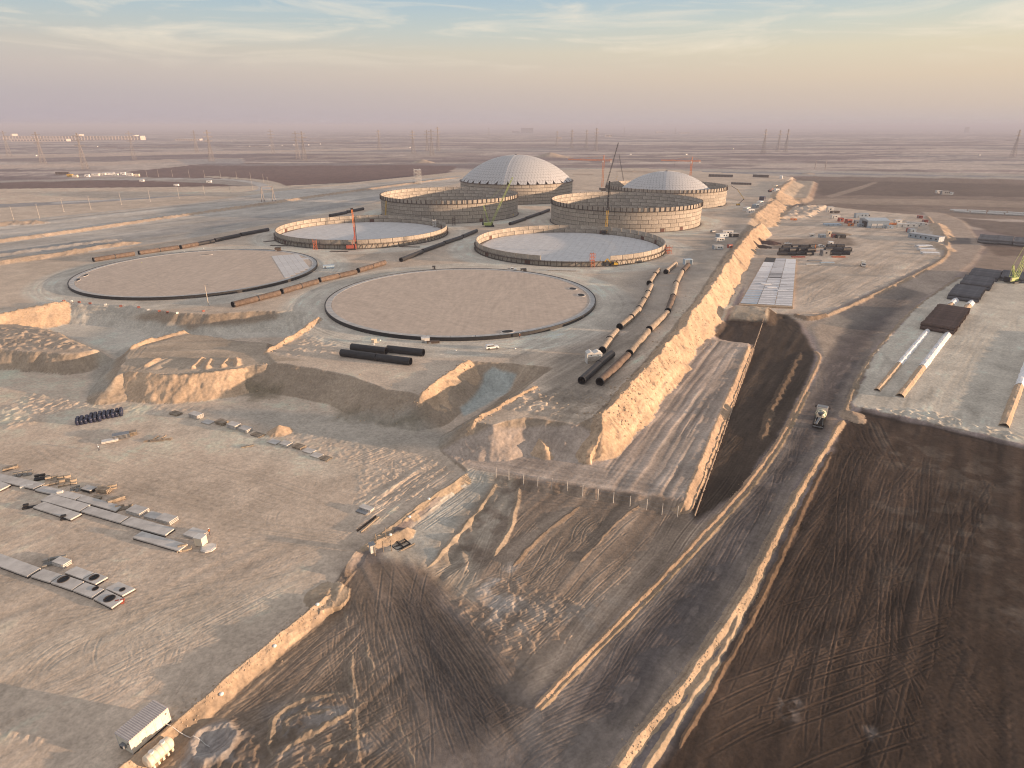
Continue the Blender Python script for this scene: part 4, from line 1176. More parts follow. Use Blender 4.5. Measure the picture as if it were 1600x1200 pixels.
def tank(key, label, courses, hc, panel, roofed=0, floor=False, brackets=True, skip=(), rot=0.0):
    cx, cy = TANKS[key]
    t = thing('storage_tank', label, 'tank', (cx, cy, 0.0), 0, 'round concrete storage tanks')
    h = courses * hc
    for k in range(courses):
        off = rot + (k % 2) * 0.5 * da + (0.21 * da if k % 3 == 2 else 0)
        for j in range(NP):
            if (k, j) in skip: continue
            o = put('panel', panel, t, (0, 0, k * hc), off + j * da)
    core = CORE.setdefault((courses, hc), ring_mesh('wall_core', M_CONCD, RT - 0.40, RT - 0.24, 0, h - (hc if skip else 0.1), 144))
    put('wall_core', core, t)
    put('footing', CORE.setdefault('foot', ring_mesh('footing', M_CONCD, RT - 1.0, RT + 1.1, -0.9, 0.16, 144)), t)
    if brackets:
        for j in range(90):
            put('bracket', BRKT, t, (0, 0, h), j * 2 * math.pi / 90 + 0.02)
        put('ledge', CORE.setdefault(('ledge', h), ring_mesh('ledge', M_BRKT, RT + 0.02, RT + 0.75, h - 3.4, h - 3.15, 144)), t)
    if floor:
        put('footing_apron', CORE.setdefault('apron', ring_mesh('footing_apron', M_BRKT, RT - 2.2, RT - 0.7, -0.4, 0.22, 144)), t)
        sw = 4.2; n = int(2 * (RT - 1.6) / sw); x0 = -n * sw / 2; ang = R_(-14)
        Rf = RT - 2.0
        for k in range(n):
            xa, xb = x0 + k * sw + 0.05, x0 + (k + 1) * sw - 0.05
            ya = lambda x: math.sqrt(max(Rf * Rf - x * x, 0.01))
            xs = [xa, (xa + xb) / 2, xb]
            poly = [(x, -ya(x)) for x in xs] + [(x, ya(x)) for x in reversed(xs)]
            MB().slab(poly, -0.3, 0.30).build('floor_strip', M_FLOOR, t, (0, 0, 0), ang)
        MB().slab([(Rf * math.cos(a * math.pi / 48), Rf * math.sin(a * math.pi / 48)) for a in range(96)], -0.5, 0.2).build('floor_base', M_CONC, t)
        # working ledge with props round the outside
        mb = MB()
        vs, fs = [], []
        for j in range(110):
            a = j * 2 * math.pi / 110; c, s_ = math.cos(a), math.sin(a)
            mb.bar((c * (RT + .9), s_ * (RT + .9), 0.1), (c * (RT + .12), s_ * (RT + .12), 2.5), 0.22)
            mb.bar((c * (RT + .95), s_ * (RT + .95), 2.55), (c * (RT + .95), s_ * (RT + .95), 3.5), 0.16)
        mb.build('props', M_BRKT, t, kind='stuff')
        put('ledge', CORE.setdefault('lowledge', ring_mesh('ledge', M_BRKT, RT + 0.05, RT + 1.05, 2.45, 2.6, 144)), t)
    else:
        MB().slab([(61.5 * math.cos(a * math.pi / 48), 61.5 * math.sin(a * math.pi / 48)) for a in range(96)], -0.4, 0.2).build('floor_slab', M_FLOOR, t)
    return t


def dome(t, R0, z0, rise, n=17, gaps=True):
    Rs = (R0 * R0 + rise * rise) / (2 * rise)
    pt = lambda r, a: Vector((r * math.cos(a), r * math.sin(a), z0 + math.sqrt(Rs * Rs - r * r) - (Rs - rise)))
    rings = [[pt(R0 * (k / n), 2 * math.pi * j / (6 * k) + 0.3) if k else pt(0, 0) for j in range(max(1, 6 * k))] for k in range(n + 1)]
    tris = []
    for k in range(1, n + 1):
        for s_ in range(6):
            for j in range(k):
                a = rings[k][(s_ * k + j) % (6 * k)]; b = rings[k][(s_ * k + j + 1) % (6 * k)]
                c = rings[k - 1][(s_ * (k - 1) + j) % max(1, 6 * (k - 1))]
                if not (gaps and k == n and (j % 3 == 1)): tris.append((a, b, c))
                if j < k - 1:
                    d = rings[k - 1][(s_ * (k - 1) + j + 1) % (6 * (k - 1))]
                    tris.append((c, b, d))
    ctr = Vector((0, 0, z0 + rise - Rs))
    pan = MB(); fr = MB()
    for a, b, c in tris:
        g = (a + b + c) / 3; nn = (g - ctr).normalized()
        q = [g + (p - g) * 0.92 + nn * 0.14 for p in (a, b, c)]; peak = g + nn * 0.17
        pan.add(q + [peak], [(0, 1, 3), (1, 2, 3), (2, 0, 3)])
        fr.add([p - nn * 0.05 for p in (a, b, c)], [(0, 1, 2)])
    pan.build('dome_panels', M_DOME, t, kind='stuff')
    fr.build('dome_frame', M_DOMEF, t)
    for s_ in range(6):
        mb = MB()
        for k in range(n):
            a0 = 2 * math.pi * s_ / 6 + 0.3
            p, q = pt(R0 * k / n, a0), pt(R0 * (k + 1) / n, a0)
            mb.bar(p + Vector((0, 0, .12)), q + Vector((0, 0, .12)), 0.4, 0.3)
        mb.build('dome_rib', M_DOME, t)
    MB().lathe([(0.2, z0 + rise + 1.0), (1.5, z0 + rise + 0.9), (1.7, z0 + rise - 0.2)], 12).build('dome_cap', M_DOMEF, t)


tE = tank('E', 'tall open concrete tank with dark brackets along its rim, left of the lime crane', 6, HC, PANEL)
tF = tank('F', 'tall open concrete tank with sunlit right side, in front of the half raised dome', 6, HC, PANEL, rot=0.03)
tG = tank('G', 'rear concrete tank roofed with a finished grey dome', 6, 3.2, PANEL, brackets=False, rot=0.05)
tH = tank('H', 'rear right concrete tank with a smaller dome standing inside its rim', 6, 2.95, PANEL, rot=0.02)
tC = tank('C', 'low left tank ring with striped floor and red drill rig in front', 2, 2.95, LOWP, floor=True, brackets=False, rot=0.01)
skipD = {(1, j) for j in (33, 34, 35, 36, 37)}
tD = tank('D', 'low central tank ring with pale floor and a gap in its front', 2, 2.85, LOWP, floor=True, brackets=False, skip=skipD, rot=0.04)
dome(tG, 61.8, 19.2, 26.5, n=19)
put('rim_ring', ring_mesh('rim_ring', M_BRKT, RT - 1.2, RT + 0.9, 18.9, 19.5, 144), tG)
dome(tH, 50.0, 9.5, 21.5, n=16, gaps=False)
# doors and site openings in the walls
for t, angs in ((tF, (-72, -55)), (tD, (-150, -118, 62, 28, 12, 150)), (tC, (-135, 96, 25, 172)), (tE, (-60,)), (tG, (-96,))):
    for a in angs:
        a = R_(a)
        mb = MB().add(*arc_box(RT - 0.72, RT + 0.14, -0.028, 0.028, 0.1, 2.5, 2))
        d = mb.build('access_opening', mat('rusty_shutter', (0.11, 0.05, 0.035), 0.8), t, (0, 0, 0), a)
        MB().add(*arc_box(RT + 0.15, RT + 0.22, -0.033, 0.033, 2.5, 2.75, 2)).build('lintel', M_BRKT, d)

# ------------------------------------------------------------------ the two foundations without walls
def foundation(key, label):
    cx, cy = TANKS[key]
    t = thing('tank_foundation', label, 'foundation', (cx, cy, -0.2), 0, 'round tank foundations without walls')
    n = 120
    circ = lambda r: [(r * math.cos(2 * math.pi * k / n), r * math.sin(2 * math.pi * k / n)) for k in range(n)]
    MB().slab(circ(59.3), -0.8, 1.20).build('sand_bed', M_BEDS, t)
    for k in range(40):
        a0 = 2 * math.pi * k / 40
        MB().add(*arc_box(59.4, 61.9, 0.0016, 2 * math.pi / 40 - 0.0016, -0.8, 1.28, 3)).build('ring_beam_slab', mat('ring_beam_concrete', (0.44, 0.43, 0.41), 0.85, var=0.1, scale=0.4, obj_var=0.07), t, (0, 0, 0), a0)
    put('edge_membrane', ring_mesh('edge_membrane', M_MEMB, 62.0, 62.35, -0.9, 1.45, 160), t)
    put('edge_skirt', ring_mesh('edge_skirt', M_MEMB, 62.36, 63.0, -0.9, -0.02, 160), t)
    return t


def manhole(t, u, v, ax=2.3, ay=1.6):
    x, y = W(u, v, 1.1); cx, cy = t.location.x, t.location.y
    rz = heading((cx, cy), (x, y)) + math.pi / 2
    mb = MB(); k = 24
    pts = [(ax * math.cos(2 * math.pi * e / k), ay * math.sin(2 * math.pi * e / k)) for e in range(k)]
    mb.slab([(a * 1.25, b * 1.3) for a, b in pts], 1.1, 1.36)
    o = mb.build('sump_collar', M_SLAB, t, (x - cx, y - cy, 0), rz)
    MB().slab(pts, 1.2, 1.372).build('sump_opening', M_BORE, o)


fA = foundation('A', 'left round tank foundation, black edged sand bed with grey strips cast on it')
fB = foundation('B', 'central round tank foundation, black edged bare sand bed with three dark sumps')
for q in ((793, 518), (895, 451), (908, 461)): manhole(fB, *q)
for q in ((134, 430), (122, 437), (322, 398)): manhole(fA, *q, 3.0, 0.8)
# first floor strips cast on the left bed
sa, sb_, sc = (Vector((*W(*q, 1.0), 0)) for q in ((424, 400), (445, 434), (466, 397)))
ux = (sc - sa).normalized(); L_ = (sc - sa).length
for k in range(5):
    p0 = sa + ux * (L_ * (k + .5) / 5); p1_ = p0 + (sb_ - sa) * (1.0 - 0.07 * k); c = (p0 + p1_) / 2
    MB().box((0, 0, 1.21), ((p1_ - p0).length, L_ / 5 * 0.97 * abs((sb_ - sa).normalized().cross(ux).z), 0.05 + 0.004 * k)).build('cast_strip', M_FLOOR, fA, (c.x - fA.location.x, c.y - fA.location.y, 0), heading(p0, p1_))
p = Vector((*W(479, 404, 1.0), 0)); MB().box((0, 0, 1.21), (8, 5, 0.05)).build('cast_strip', M_FLOOR, fA, (p.x - fA.location.x, p.y - fA.location.y, 0), 0.3)

# ------------------------------------------------------------------ pipes
PR = 1.32


def pipe(a, b, m, label, group, r=PR, z=None, cover=0.0):
    """one open pipe lying between two points of the photograph, with a dark spigot band at its near end"""
    pa, pb = (G(*a), G(*b)) if z is None else (a, b)
    pa = Vector(pa); pb = Vector(pb)
    pa.z += r * 0.93; pb.z += r * 0.93
    if (pa - Vector((0, 0, CAM_H))).length > (pb - Vector((0, 0, CAM_H))).length: pa, pb = pb, pa
    d = (pb - pa); L = d.length
    t = thing('steel_pipe', label, 'pipe', (pa.x, pa.y, pa.z), 0, group)
    o = MB().tube((0, 0, 0), d, r, 18, inner=r * 0.93).build('barrel', m, t, smooth=False)
    u = d / L
    MB().tube(u * 0.02, u * min(6, L * .6), r * 0.925, 18, inner=r * 0.90).build('dark_bore', M_BORE, t)  # near-black sleeve that darkens the near part of the bore
    MB().tube(u * -0.25, u * 0.30, r * 1.035, 18, inner=r * 0.935).build('socket', M_PBLACK, t)
    return t


def pipe_run(segs, split, m, what, where, group):
    n = 0
    for a, b in segs:
        pa, pb = G(*a), G(*b)
        for k in range(split):
            p = pa.lerp(pb, k / split); q = pa.lerp(pb, (k + 1) / split - 0.012)
            mm = m[n % len(m)] if isinstance(m, list) else m
            pipe(p, q, mm, f'{ORD[n]} {what} from the {where}', group, z=1)
            n += 1


pipe_run([((147, 409), (211, 399)), ((218, 398), (280, 389)), ((283, 389), (335, 379)), ((337, 378), (375, 370)), ((377, 369), (420, 361))], 2,
         [M_PBROWN] * 5 + [M_PBLACK] * 5, 'pipe', 'left end of the long row behind the left foundation', 'pipes behind the left foundation')
pipe_run([((516, 339), (542, 334)), ((543, 333), (568, 328))], 1, M_PBLACK, 'dark pipe', 'left lying beyond the low left tank ring', 'dark pipes beyond the left tank ring')
pipe_run([((365, 480), (438, 461)), ((441, 459), (497, 443)), ((500, 441), (557, 428)), ((560, 426), (602, 413))], 2, M_PBROWN, 'rusty brown pipe', 'near end of the row between the two foundations', 'pipes between the two foundations')
pipe_run([((627, 409), (660, 396)), ((661, 395), (694, 383)), ((695, 382), (722, 373)), ((723, 372), (745, 363))], 1, M_PBLACK, 'black pipe', 'near end of the row between both low tank rings', 'pipes between the low tank rings')
pipe_run([((797, 352), (821, 344)), ((822, 343), (842, 336)), ((843, 336), (858, 330))], 1, M_PBLACK, 'black pipe', 'near end of the short row between the tall tanks', 'pipes between the tall tanks')
pipe_run([((909, 600), (936, 575)), ((936, 574), (956, 558))], 1, M_PBLACK, 'black pipe', 'open end of the pair by the white shelter', 'black pipes by the shelter')
pipe_run([((941, 552), (952, 536)), ((952, 535), (963, 522)), ((968, 515), (985, 501)), ((986, 500), (998, 487)), ((998, 486), (1006, 473)), ((1006, 472), (1012, 462)), ((1012, 461), (1017, 450)), ((1014, 446), (1022, 433)), ((1023, 432), (1029, 425))], 1, M_PGREY,
         'sandy grey pipe', 'shelter end of the left row by the bank', 'left pipe row by the big bank')
pipe_run([((937, 602), (981, 560)), ((983, 557), (1012, 522)), ((1014, 519), (1042, 493)), ((1043, 490), (1051, 468)), ((1051, 467), (1056, 447)), ((1056, 446), (1065, 428)), ((1066, 427), (1075, 417))], 1, [M_PBROWN, M_PGREY, M_PGREY],
         'brown pipe', 'open end of the right row by the bank', 'right pipe row by the big bank')
pipe((1040, 428), (1055, 415), M_PGREY, 'single short pipe standing apart beyond the two pipe rows', 'single pipes')
pipe((534, 556), (588, 563), M_PBLACK, 'left half of the front black pipe below the central foundation', 'black pipes below the central foundation')
pipe((590, 563.4), (641, 570), M_PBLACK, 'right half of the front black pipe below the central foundation', 'black pipes below the central foundation')
pipe((550, 547), (603, 553.5), M_PBLACK, 'rear left black pipe below the central foundation', 'black pipes below the central foundation')
pipe((606, 550), (661, 556), M_PBLACK, 'rear right black pipe below the central foundation', 'black pipes below the central foundation')


def pipe_stack(c0, c1, c2, r, layers, m, label, group):
    """pipes side by side: c0-c1 the near pipe's axis, c2 the far end of the stack above c0"""
    a, b, c = G(*c0), G(*c1), G(*c2)
    L = (b - a).length
    st = (c - a); st.z = 0
    ux = Vector((st.y, -st.x, 0)).normalized()
    b = a + ux * L
    n = max(3, int(st.length / (2.03 * r)))
    st = st.normalized() * 2.03 * r
    zb = min(a.z, b.z, c.z) + 0.1
    mb = MB().tube((-L / 2, 0, 0), (L / 2, 0, 0), r, 12, inner=r * 0.9)
    me = mb.mesh('steel_pipe', m); rz = heading(a, b)
    word = lambda k: ORD[k] if k < len(ORD) else f'number {k + 1}'
    for l in range(layers):
        for k in range(n - l):
            p = a + ux * (L / 2 + rng.uniform(-.3, .3)) + st * (k + 0.5 * l)
            put('steel_pipe', me, None, (p.x, p.y, zb + r + l * r * 1.732), rz, label=f'{word(k)} pipe from the front, {("bottom", "top")[l]} layer of {label}', cat='pipe', group=group)
    for f in (0.15, 0.85):
        q = a + ux * (L * f)
        t = thing('timber_sleeper', f'sleeper under the {("left", "right")[f > .5]} end of {label}', 'sleeper', (q.x, q.y, zb - 0.25), rz + math.pi / 2, group + ' sleepers')
        MB().box((st.length * n / 2, 0, 0), (st.length * n + 1.4, 0.5, 0.4)).build('beam', M_WOOD, t)


M_PDB = mat('dark_brown_pipe', (0.105, 0.068, 0.054), 0.75, var=0.2, scale=0.8, obj_var=0.18)
pipe_stack((1437, 514), (1490, 520), (1466, 482), 0.80, 2, M_PDB, 'the brown stack beside the haul road', 'brown pipes in the nearest stack')
M_PDK = mat('dusty_black_pipe', (0.095, 0.095, 0.103), 0.6, var=0.2, scale=0.8, obj_var=0.2)
pipe_stack((1480, 467), (1527, 471), (1494, 450), 0.85, 2, M_PDK, 'the black stack next behind the brown one', 'black pipes, first stack')
pipe_stack((1498, 449), (1545, 453), (1508, 436), 0.85, 2, M_PDK, 'the second black stack behind the brown', 'black pipes, second stack')
pipe_stack((1512, 435), (1558, 439), (1520, 425), 0.85, 2, M_PDK, 'the farthest black stack beside the road', 'black pipes, third stack')
pipe_stack((1562, 438), (1606, 443), (1566, 428), 0.85, 2, M_PDK, 'the black stack behind the lime crane', 'black pipes by the right crane')
M_PGD = mat('dusty_grey_pipe', (0.15, 0.145, 0.145), 0.7, var=0.2, obj_var=0.2)
pipe_stack((1527, 379), (1552, 380), (1531, 372), 0.95, 2, M_PGD, 'the left far grey stack', 'grey pipes, left stack')
pipe_stack((1553, 381), (1580, 383), (1556, 373), 0.95, 2, M_PGD, 'the middle far grey stack', 'grey pipes, middle stack')
pipe_stack((1582, 384), (1612, 386), (1584, 376), 0.95, 2, M_PGD, 'the right far grey stack', 'grey pipes, right stack')
for k, (a, b) in enumerate([((1490, 331), (1514, 333)), ((1516, 333), (1540, 334.5)), ((1542, 334.5), (1568, 336)), ((1570, 336), (1606, 338)), ((1484, 329.5), (1510, 330.5)), ((1512, 330.5), (1540, 331.5)), ((1544, 332), (1572, 333.5)), ((1574, 333.5), (1610, 335.5))]):
    pa, pb = G(*a), G(*b)
    MB().tube((0, 0, 0.9), (pb - pa) + Vector((0, 0, .9)), 1.1, 8).build('pale_pipe', M_OFFW, None, pa, label=f'{ORD[k % 4]} pale pipe from the left, {("front", "rear")[k // 4]} row on the right hand plain', cat='pipe', group='pale pipes on the right hand plain')

# ------------------------------------------------------------------ flat precast slabs in the lower yard
def cast_slab(nl, nr, fr, label, hole=None, thick=0.55, group='flat slabs laid out in the lower yard'):
    zt = L0 + thick + 0.1
    a, b, c = (Vector((*W(*p, zt), 0)) for p in (nl, nr, fr))
    d = a + (c - b)
    m = (a + c) / 2
    o = [p - m for p in (a, b, c, d)]
    t = thing('precast_slab', label, 'slab', (m.x, m.y, L0 - 0.05), 0, group)
    MB().slab([(p.x, p.y) for p in o], 0.12, thick + 0.1).build('deck', M_SLAB, t)
    MB().slab([(p.x * 1.004, p.y * 1.004) for p in o], -0.3, thick * 0.62).build('joint_shadow_band', M_SLABE, t)  # dark band painting the joint and shadow line round the slab's foot
    if hole:
        h = Vector((*W(hole[0], hole[1], zt), 0)) - m
        r = hole[2] * 0.78
        MB().tube((h.x, h.y, thick + 0.06), (h.x, h.y, thick + 0.2), r * 1.18, 20, inner=r).build('hole_rim', M_SLABE, t)
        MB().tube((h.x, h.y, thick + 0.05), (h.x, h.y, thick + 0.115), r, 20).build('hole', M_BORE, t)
    return t


cast_slab((-32, 744), (52, 763), (70, 755), 'first grey slab at the left edge of the upper slab row')
cast_slab((54, 765), (117, 780), (131, 773), 'grey slab in the upper row with two small white blocks on it')
cast_slab((120, 780.5), (180, 798), (190, 790), 'grey slab in the upper row partly covered with timber stacks')
cast_slab((63, 781), (124, 798), (141, 788), 'left slab of the middle row, behind the isolated front slab')
cast_slab((126.5, 798.5), (187, 816), (201, 807), 'centre slab of the middle row, between two equal slabs')
cast_slab((189, 817), (257, 836), (273, 825), 'right slab of the middle row, widest and palest of that row')
cast_slab((51, 792), (110, 811), (127, 802), 'isolated front slab with dark blocks on both its corners')
cast_slab((207, 839), (279, 860), (293, 850), 'frontmost slab of the upper group, ending at the beige crate')
cast_slab((-60, 744), (-2, 766), (16, 757), 'slab cut by the left edge of the photo, in the upper group')
cast_slab((-60, 862), (42, 900), (63, 887), 'large pale blue slab at the left edge of the lower group')
cast_slab((48, 900), (77, 909), (96, 897), 'plain square slab next to the large pale blue slab')
cast_slab((79, 910), (112, 921), (131, 908), 'square slab with the widest dark hole, third in the front row', (99, 905, 1.15))
cast_slab((114, 922), (143, 933), (162, 920), 'square slab with a small hole near its right edge', (149, 919.5, 0.65))
cast_slab((146, 935), (174, 949), (194, 935), 'front right square slab with a wide hole and red blocks beside it', (171, 935, 1.1))
cast_slab((101, 894), (128, 904), (146, 894), 'plain square slab at the rear of the lower group')
cast_slab((130, 905), (149, 912), (168, 901), 'rear square slab with a hole in its middle', (147, 902, 1.0))
cast_slab((165, 919), (191, 930), (211, 919), 'rightmost square slab of the lower group with a small hole', (191, 921, 0.6))


# ------------------------------------------------------------------ stacks, crates and loose goods in the lower yard
def plank_stack(u, v, L, Wd, n, rz, label, group, m=None, cover=None):
    p = G(u, v)
    t = thing('plank_stack', label, 'stack', (p.x, p.y, p.z - 0.05), rz, group)
    h = 0.2
    me = MB().box((0, 0, 0), (0.18, Wd * 1.05, 0.16)).mesh('bearer', M_WOOD)
    for s_ in (-0.35, 0.35): put('bearer', me, t, (s_ * L, 0, 0.05))
    k = max(3, int(Wd / 0.34))
    pm = MB().box((0, 0, 0), (L, Wd / k * 0.86, h * 0.85)).mesh('plank', m or M_WOOD)
    for r_ in range(n):
        for c in range(k):
            put('plank', pm, t, (rng.uniform(-.12, .12), (c - (k - 1) / 2) * Wd / k, 0.21 + r_ * h))
    if cover:
        MB().box((0, 0, 0.22 + n * h), (L * 1.02, Wd * 1.03, 0.14)).build('top_sheet', cover, t)
    return t


def flat_stack(u, v, L, Wd, n, rz, label, group, m=None, sm=None):
    """flat concrete plates piled on timber bearers"""
    p = G(u, v)
    t = thing('plate_stack', label, 'stack', (p.x, p.y, p.z - 0.05), rz, group)
    me = MB().box((0, 0, 0), (L, Wd, 0.2)).mesh('plate', m or M_SLAB)
    be = MB().box((0, 0, 0), (0.16, Wd * 0.96, 0.14)).mesh('bearer', sm or M_WOOD)
    z = 0
    for k in range(n):
        for s_ in (-0.32, 0.32): put('bearer', be, t, (s_ * L, 0, z))
        put('plate', me, t, (rng.uniform(-.06, .06), rng.uniform(-.06, .06), z + 0.14)); z += 0.34
    return t


def block_pile(u, v, n, s_, spread, label, group, m, rz=0.4):
    p = G(u, v)
    t = thing('block_pile', label, 'blocks', (p.x, p.y, p.z - 0.05), rz, group)
    me = MB().box((0, 0, 0), (s_ * 1.7, s_, s_ * 0.8)).mesh('block', m)
    k = max(2, int(math.sqrt(n)) + 1)
    for j in range(n):
        lay = 0 if j < n * 0.65 else 1
        put('block', me, t, ((j % k - k / 2) * s_ * 1.85 * spread + rng.uniform(-.1, .1), ((j // k) % k - k / 3) * s_ * 1.15 * spread, lay * s_ * 0.8), rng.uniform(-.12, .12))
    return t


YG = 'stacked goods beside the upper slabs'
rzs = heading(W(63, 781, L0), W(257, 836, L0))
M_BEIGE = mat('beige_blocks', (0.38, 0.31, 0.23), 0.85, var=0.2, obj_var=0.15)
M_GREYB = mat('grey_blocks', (0.24, 0.23, 0.21), 0.85, var=0.2, obj_var=0.2)
plank_stack(17, 733, 3.2, 1.2, 3, rzs + 1.1, 'small pale timber stack at the far left behind the first slab', YG)
block_pile(40, 741, 12, 0.5, 1.2, 'scattered grey blocks behind the first slab', YG, M_GREYB)
block_pile(70, 747, 8, 0.6, 1.0, 'dark block heap left of the tallest beige crates', YG, M_BLACKM)
block_pile(96, 752, 14, 0.75, 1.0, 'tallest pile of beige crates behind the upper slab row', YG, M_BEIGE)
block_pile(112, 755, 7, 0.7, 1.0, 'small beige crates right of the tallest pile', YG, M_BEIGE)
block_pile(130, 763, 10, 0.5, 1.2, 'low grey rubble blocks behind the second slab', YG, M_GREYB)
plank_stack(140, 767, 3.0, 1.8, 3, rzs, 'dark timber stack covered with a grey sheet', YG, M_BLACKM, M_SLAB)
plank_stack(163, 769, 3.0, 1.6, 5, rzs + 0.2, 'high timber stack standing on the third upper slab', YG)
block_pile(172, 762, 9, 0.55, 1.0, 'beige blocks behind the high timber stack', YG, M_BEIGE)
plank_stack(151, 779, 2.4, 1.2, 2, rzs + 0.1, 'low timber stack lying on the front edge of the third slab', YG)
plank_stack(182, 783, 3.6, 1.3, 4, rzs + 1.1, 'long timber bundle pointing away from the slabs', YG)
block_pile(198, 793, 10, 0.5, 1.0, 'brown block pile right of the long timber bundle', YG, M_WOOD)
flat_stack(216, 801, 4.2, 2.6, 3, rzs, 'pile of three pale plates at the right of the timber bundle', YG)
flat_stack(240, 808, 3.4, 2.2, 2, rzs, 'low pile of two plates in the middle of the plate stacks', YG)
flat_stack(262, 814, 4.0, 2.4, 3, rzs, 'plate stack with orange blocks at its right end', YG)
flat_stack(306, 836, 4.2, 2.8, 2, rzs, 'flat plate pile behind the beige crate', YG)
block_pile(293, 857, 8, 0.55, 0.9, 'small block bundle in front of the beige crate', YG, M_BEIGE)
block_pile(91, 877, 12, 0.55, 1.0, 'block stack at the rear of the lower slab group', YG, M_GREYB)
flat_stack(98, 882, 3.2, 1.8, 3, rzs, 'small plate stack at the rear of the lower slab group', YG)
block_pile(52, 791, 4, 0.6, 0.8, 'dark blocks on the left corner of the isolated front slab', YG, M_BLACKM)
block_pile(111, 808, 4, 0.6, 0.8, 'dark blocks on the right corner of the isolated front slab', YG, M_BLACKM)
block_pile(188, 941, 6, 0.4, 0.9, 'red blocks at the right corner of the lower slabs', YG, M_RED)
block_pile(48, 759, 2, 0.8, 0.8, 'white cube on the near edge of the second slab row', YG, M_OFFW)
block_pile(105, 772, 3, 0.7, 1.0, 'pair of white blocks lying on the second upper slab', YG, M_OFFW)
# beige crate, round lid
p = G(315, 851)
t = thing('site_crate', 'upright beige crate at the right end of the upper slabs', 'crate', (p.x, p.y, p.z), rzs + 0.1)
MB().box((0, 0, 0.15), (1.9, 1.6, 1.9)).build('box', M_CREAM, t)
MB().box((0, 0, 2.05), (2.0, 1.7, 0.12)).build('lid', M_OFFW, t)
for s_ in (-0.6, 0.6): MB().box((s_, 0, 0), (0.25, 1.6, 0.15)).build('skid', M_WOOD, t)
p = G(326, 857)
t = thing('round_cover_slab', 'round pale cover slab lying right of the beige crate', 'cover slab', (p.x, p.y, p.z))
MB().tube((0, 0, 0.05), (0, 0, 0.3), 1.6, 8).build('disc', M_SLAB, t)
MB().tube((0, 0, 0.3), (0, 0, 0.36), 1.3, 8).build('raised_centre', M_OFFW, t)

# row of plate stacks along the foot of the slope
PG = 'pallet stacks along the foot of the slope'
names = ['first stack at the left of the row below the slope, light boards', 'second stack in the row, with an orange end', 'third stack in the row, low and pale', 'fourth stack in the row, high boards', 'fifth stack in the row, widest and pale topped',
         'sixth stack in the row, with brown front', 'seventh stack in the row, flat and pale', 'single dark pallet just right of the small sand cone', 'second of the six pallets right of the sand cone', 'third of the six pallets right of the sand cone',
         'fourth of the six pallets right of the sand cone', 'fifth of the six pallets right of the sand cone', 'last of the six pallets right of the sand cone']
rzp = heading(W(308, 650, L0), W(403, 678, L0))
for k, (u, v, L_, n_) in enumerate([(275, 647, 3.6, 2), (307, 652, 4, 4), (325, 660, 3.4, 1), (347, 662, 3.4, 4), (366, 668, 3.6, 4), (384, 673, 3.6, 3), (403, 680, 3.8, 1), (428, 691, 3.4, 1), (447, 695, 3.0, 2), (467, 699, 3.2, 2), (483, 705, 3.2, 1), (495, 712, 3.0, 1), (509, 717, 2.6, 1)]):
    (flat_stack if k % 3 else plank_stack)(u, v, L_, 2.2, n_, rzp, names[k], PG)
flat_stack(387, 698, 3.2, 0.7, 1, rzp + 0.9, 'thin board lying in front of the pallet row', PG, M_WOOD)
flat_stack(573, 796, 3.4, 1.5, 2, rzp, 'rear of the two plate stacks standing alone in the yard centre', 'plate stacks alone in the yard centre')
flat_stack(566, 801, 3.0, 1.0, 1, rzp, 'front of the two plate stacks standing alone in the yard centre', 'plate stacks alone in the yard centre', M_STEEL)
for k, (a, b) in enumerate([((558, 831), (588, 808)), ((564, 833), (592, 809))]):
    pa, pb = G(*a), G(*b); d = pb - pa
    t = thing('timber_beam', ('left dark beam of the pair lying below the two plate stacks', 'right orange brown beam of the pair below the two plate stacks')[k], 'beam', (pa.x, pa.y, pa.z), 0, 'beams below the plate stacks')
    MB().bar((0, 0, 0.3), d + Vector((0, 0, .3)), 0.3, 0.36).build('beam', (M_BRKT, M_WOOD)[k], t)
    for f in (0.15, 0.85): MB().box((d.x * f, d.y * f, 0), (0.5, 0.3, 0.14)).build('bearer', M_WOOD, t)
G3 = 'stacks below the dark drums'
flat_stack(172, 690, 4.0, 1.8, 2, 0.5, 'left low stack below the dark drums', G3, M_OFFW)
flat_stack(190, 684, 4.2, 2.2, 4, 0.5, 'tall grey stack in the middle below the dark drums', G3, M_STEEL)
flat_stack(206, 679, 2.6, 1.8, 3, 0.5, 'right stack with timber front below the dark drums', G3, M_WOOD)
for k, (u, v) in enumerate([(234, 690), (240, 687), (246, 690), (252, 686), (258, 688)]):
    p = G(u, v)
    mb = MB()
    for j in range(6):
        a = rng.uniform(-0.25, 0.25) + (1.4 if k % 2 else 0.2)
        mb.bar((-1.6 * math.cos(a), -1.6 * math.sin(a) + j * 0.14, 0.1 + 0.08 * (j % 3)), (1.6 * math.cos(a), 1.6 * math.sin(a) + j * 0.14, 0.12 + 0.1 * (j % 2)), 0.12)
    mb.build('loose_bars', M_PGREY, None, (p.x, p.y, p.z), label=f'{ORD[k] if k else "first"} bundle of loose grey bars from the left, right of the stacks', cat='bars', group='loose bars below the drums')

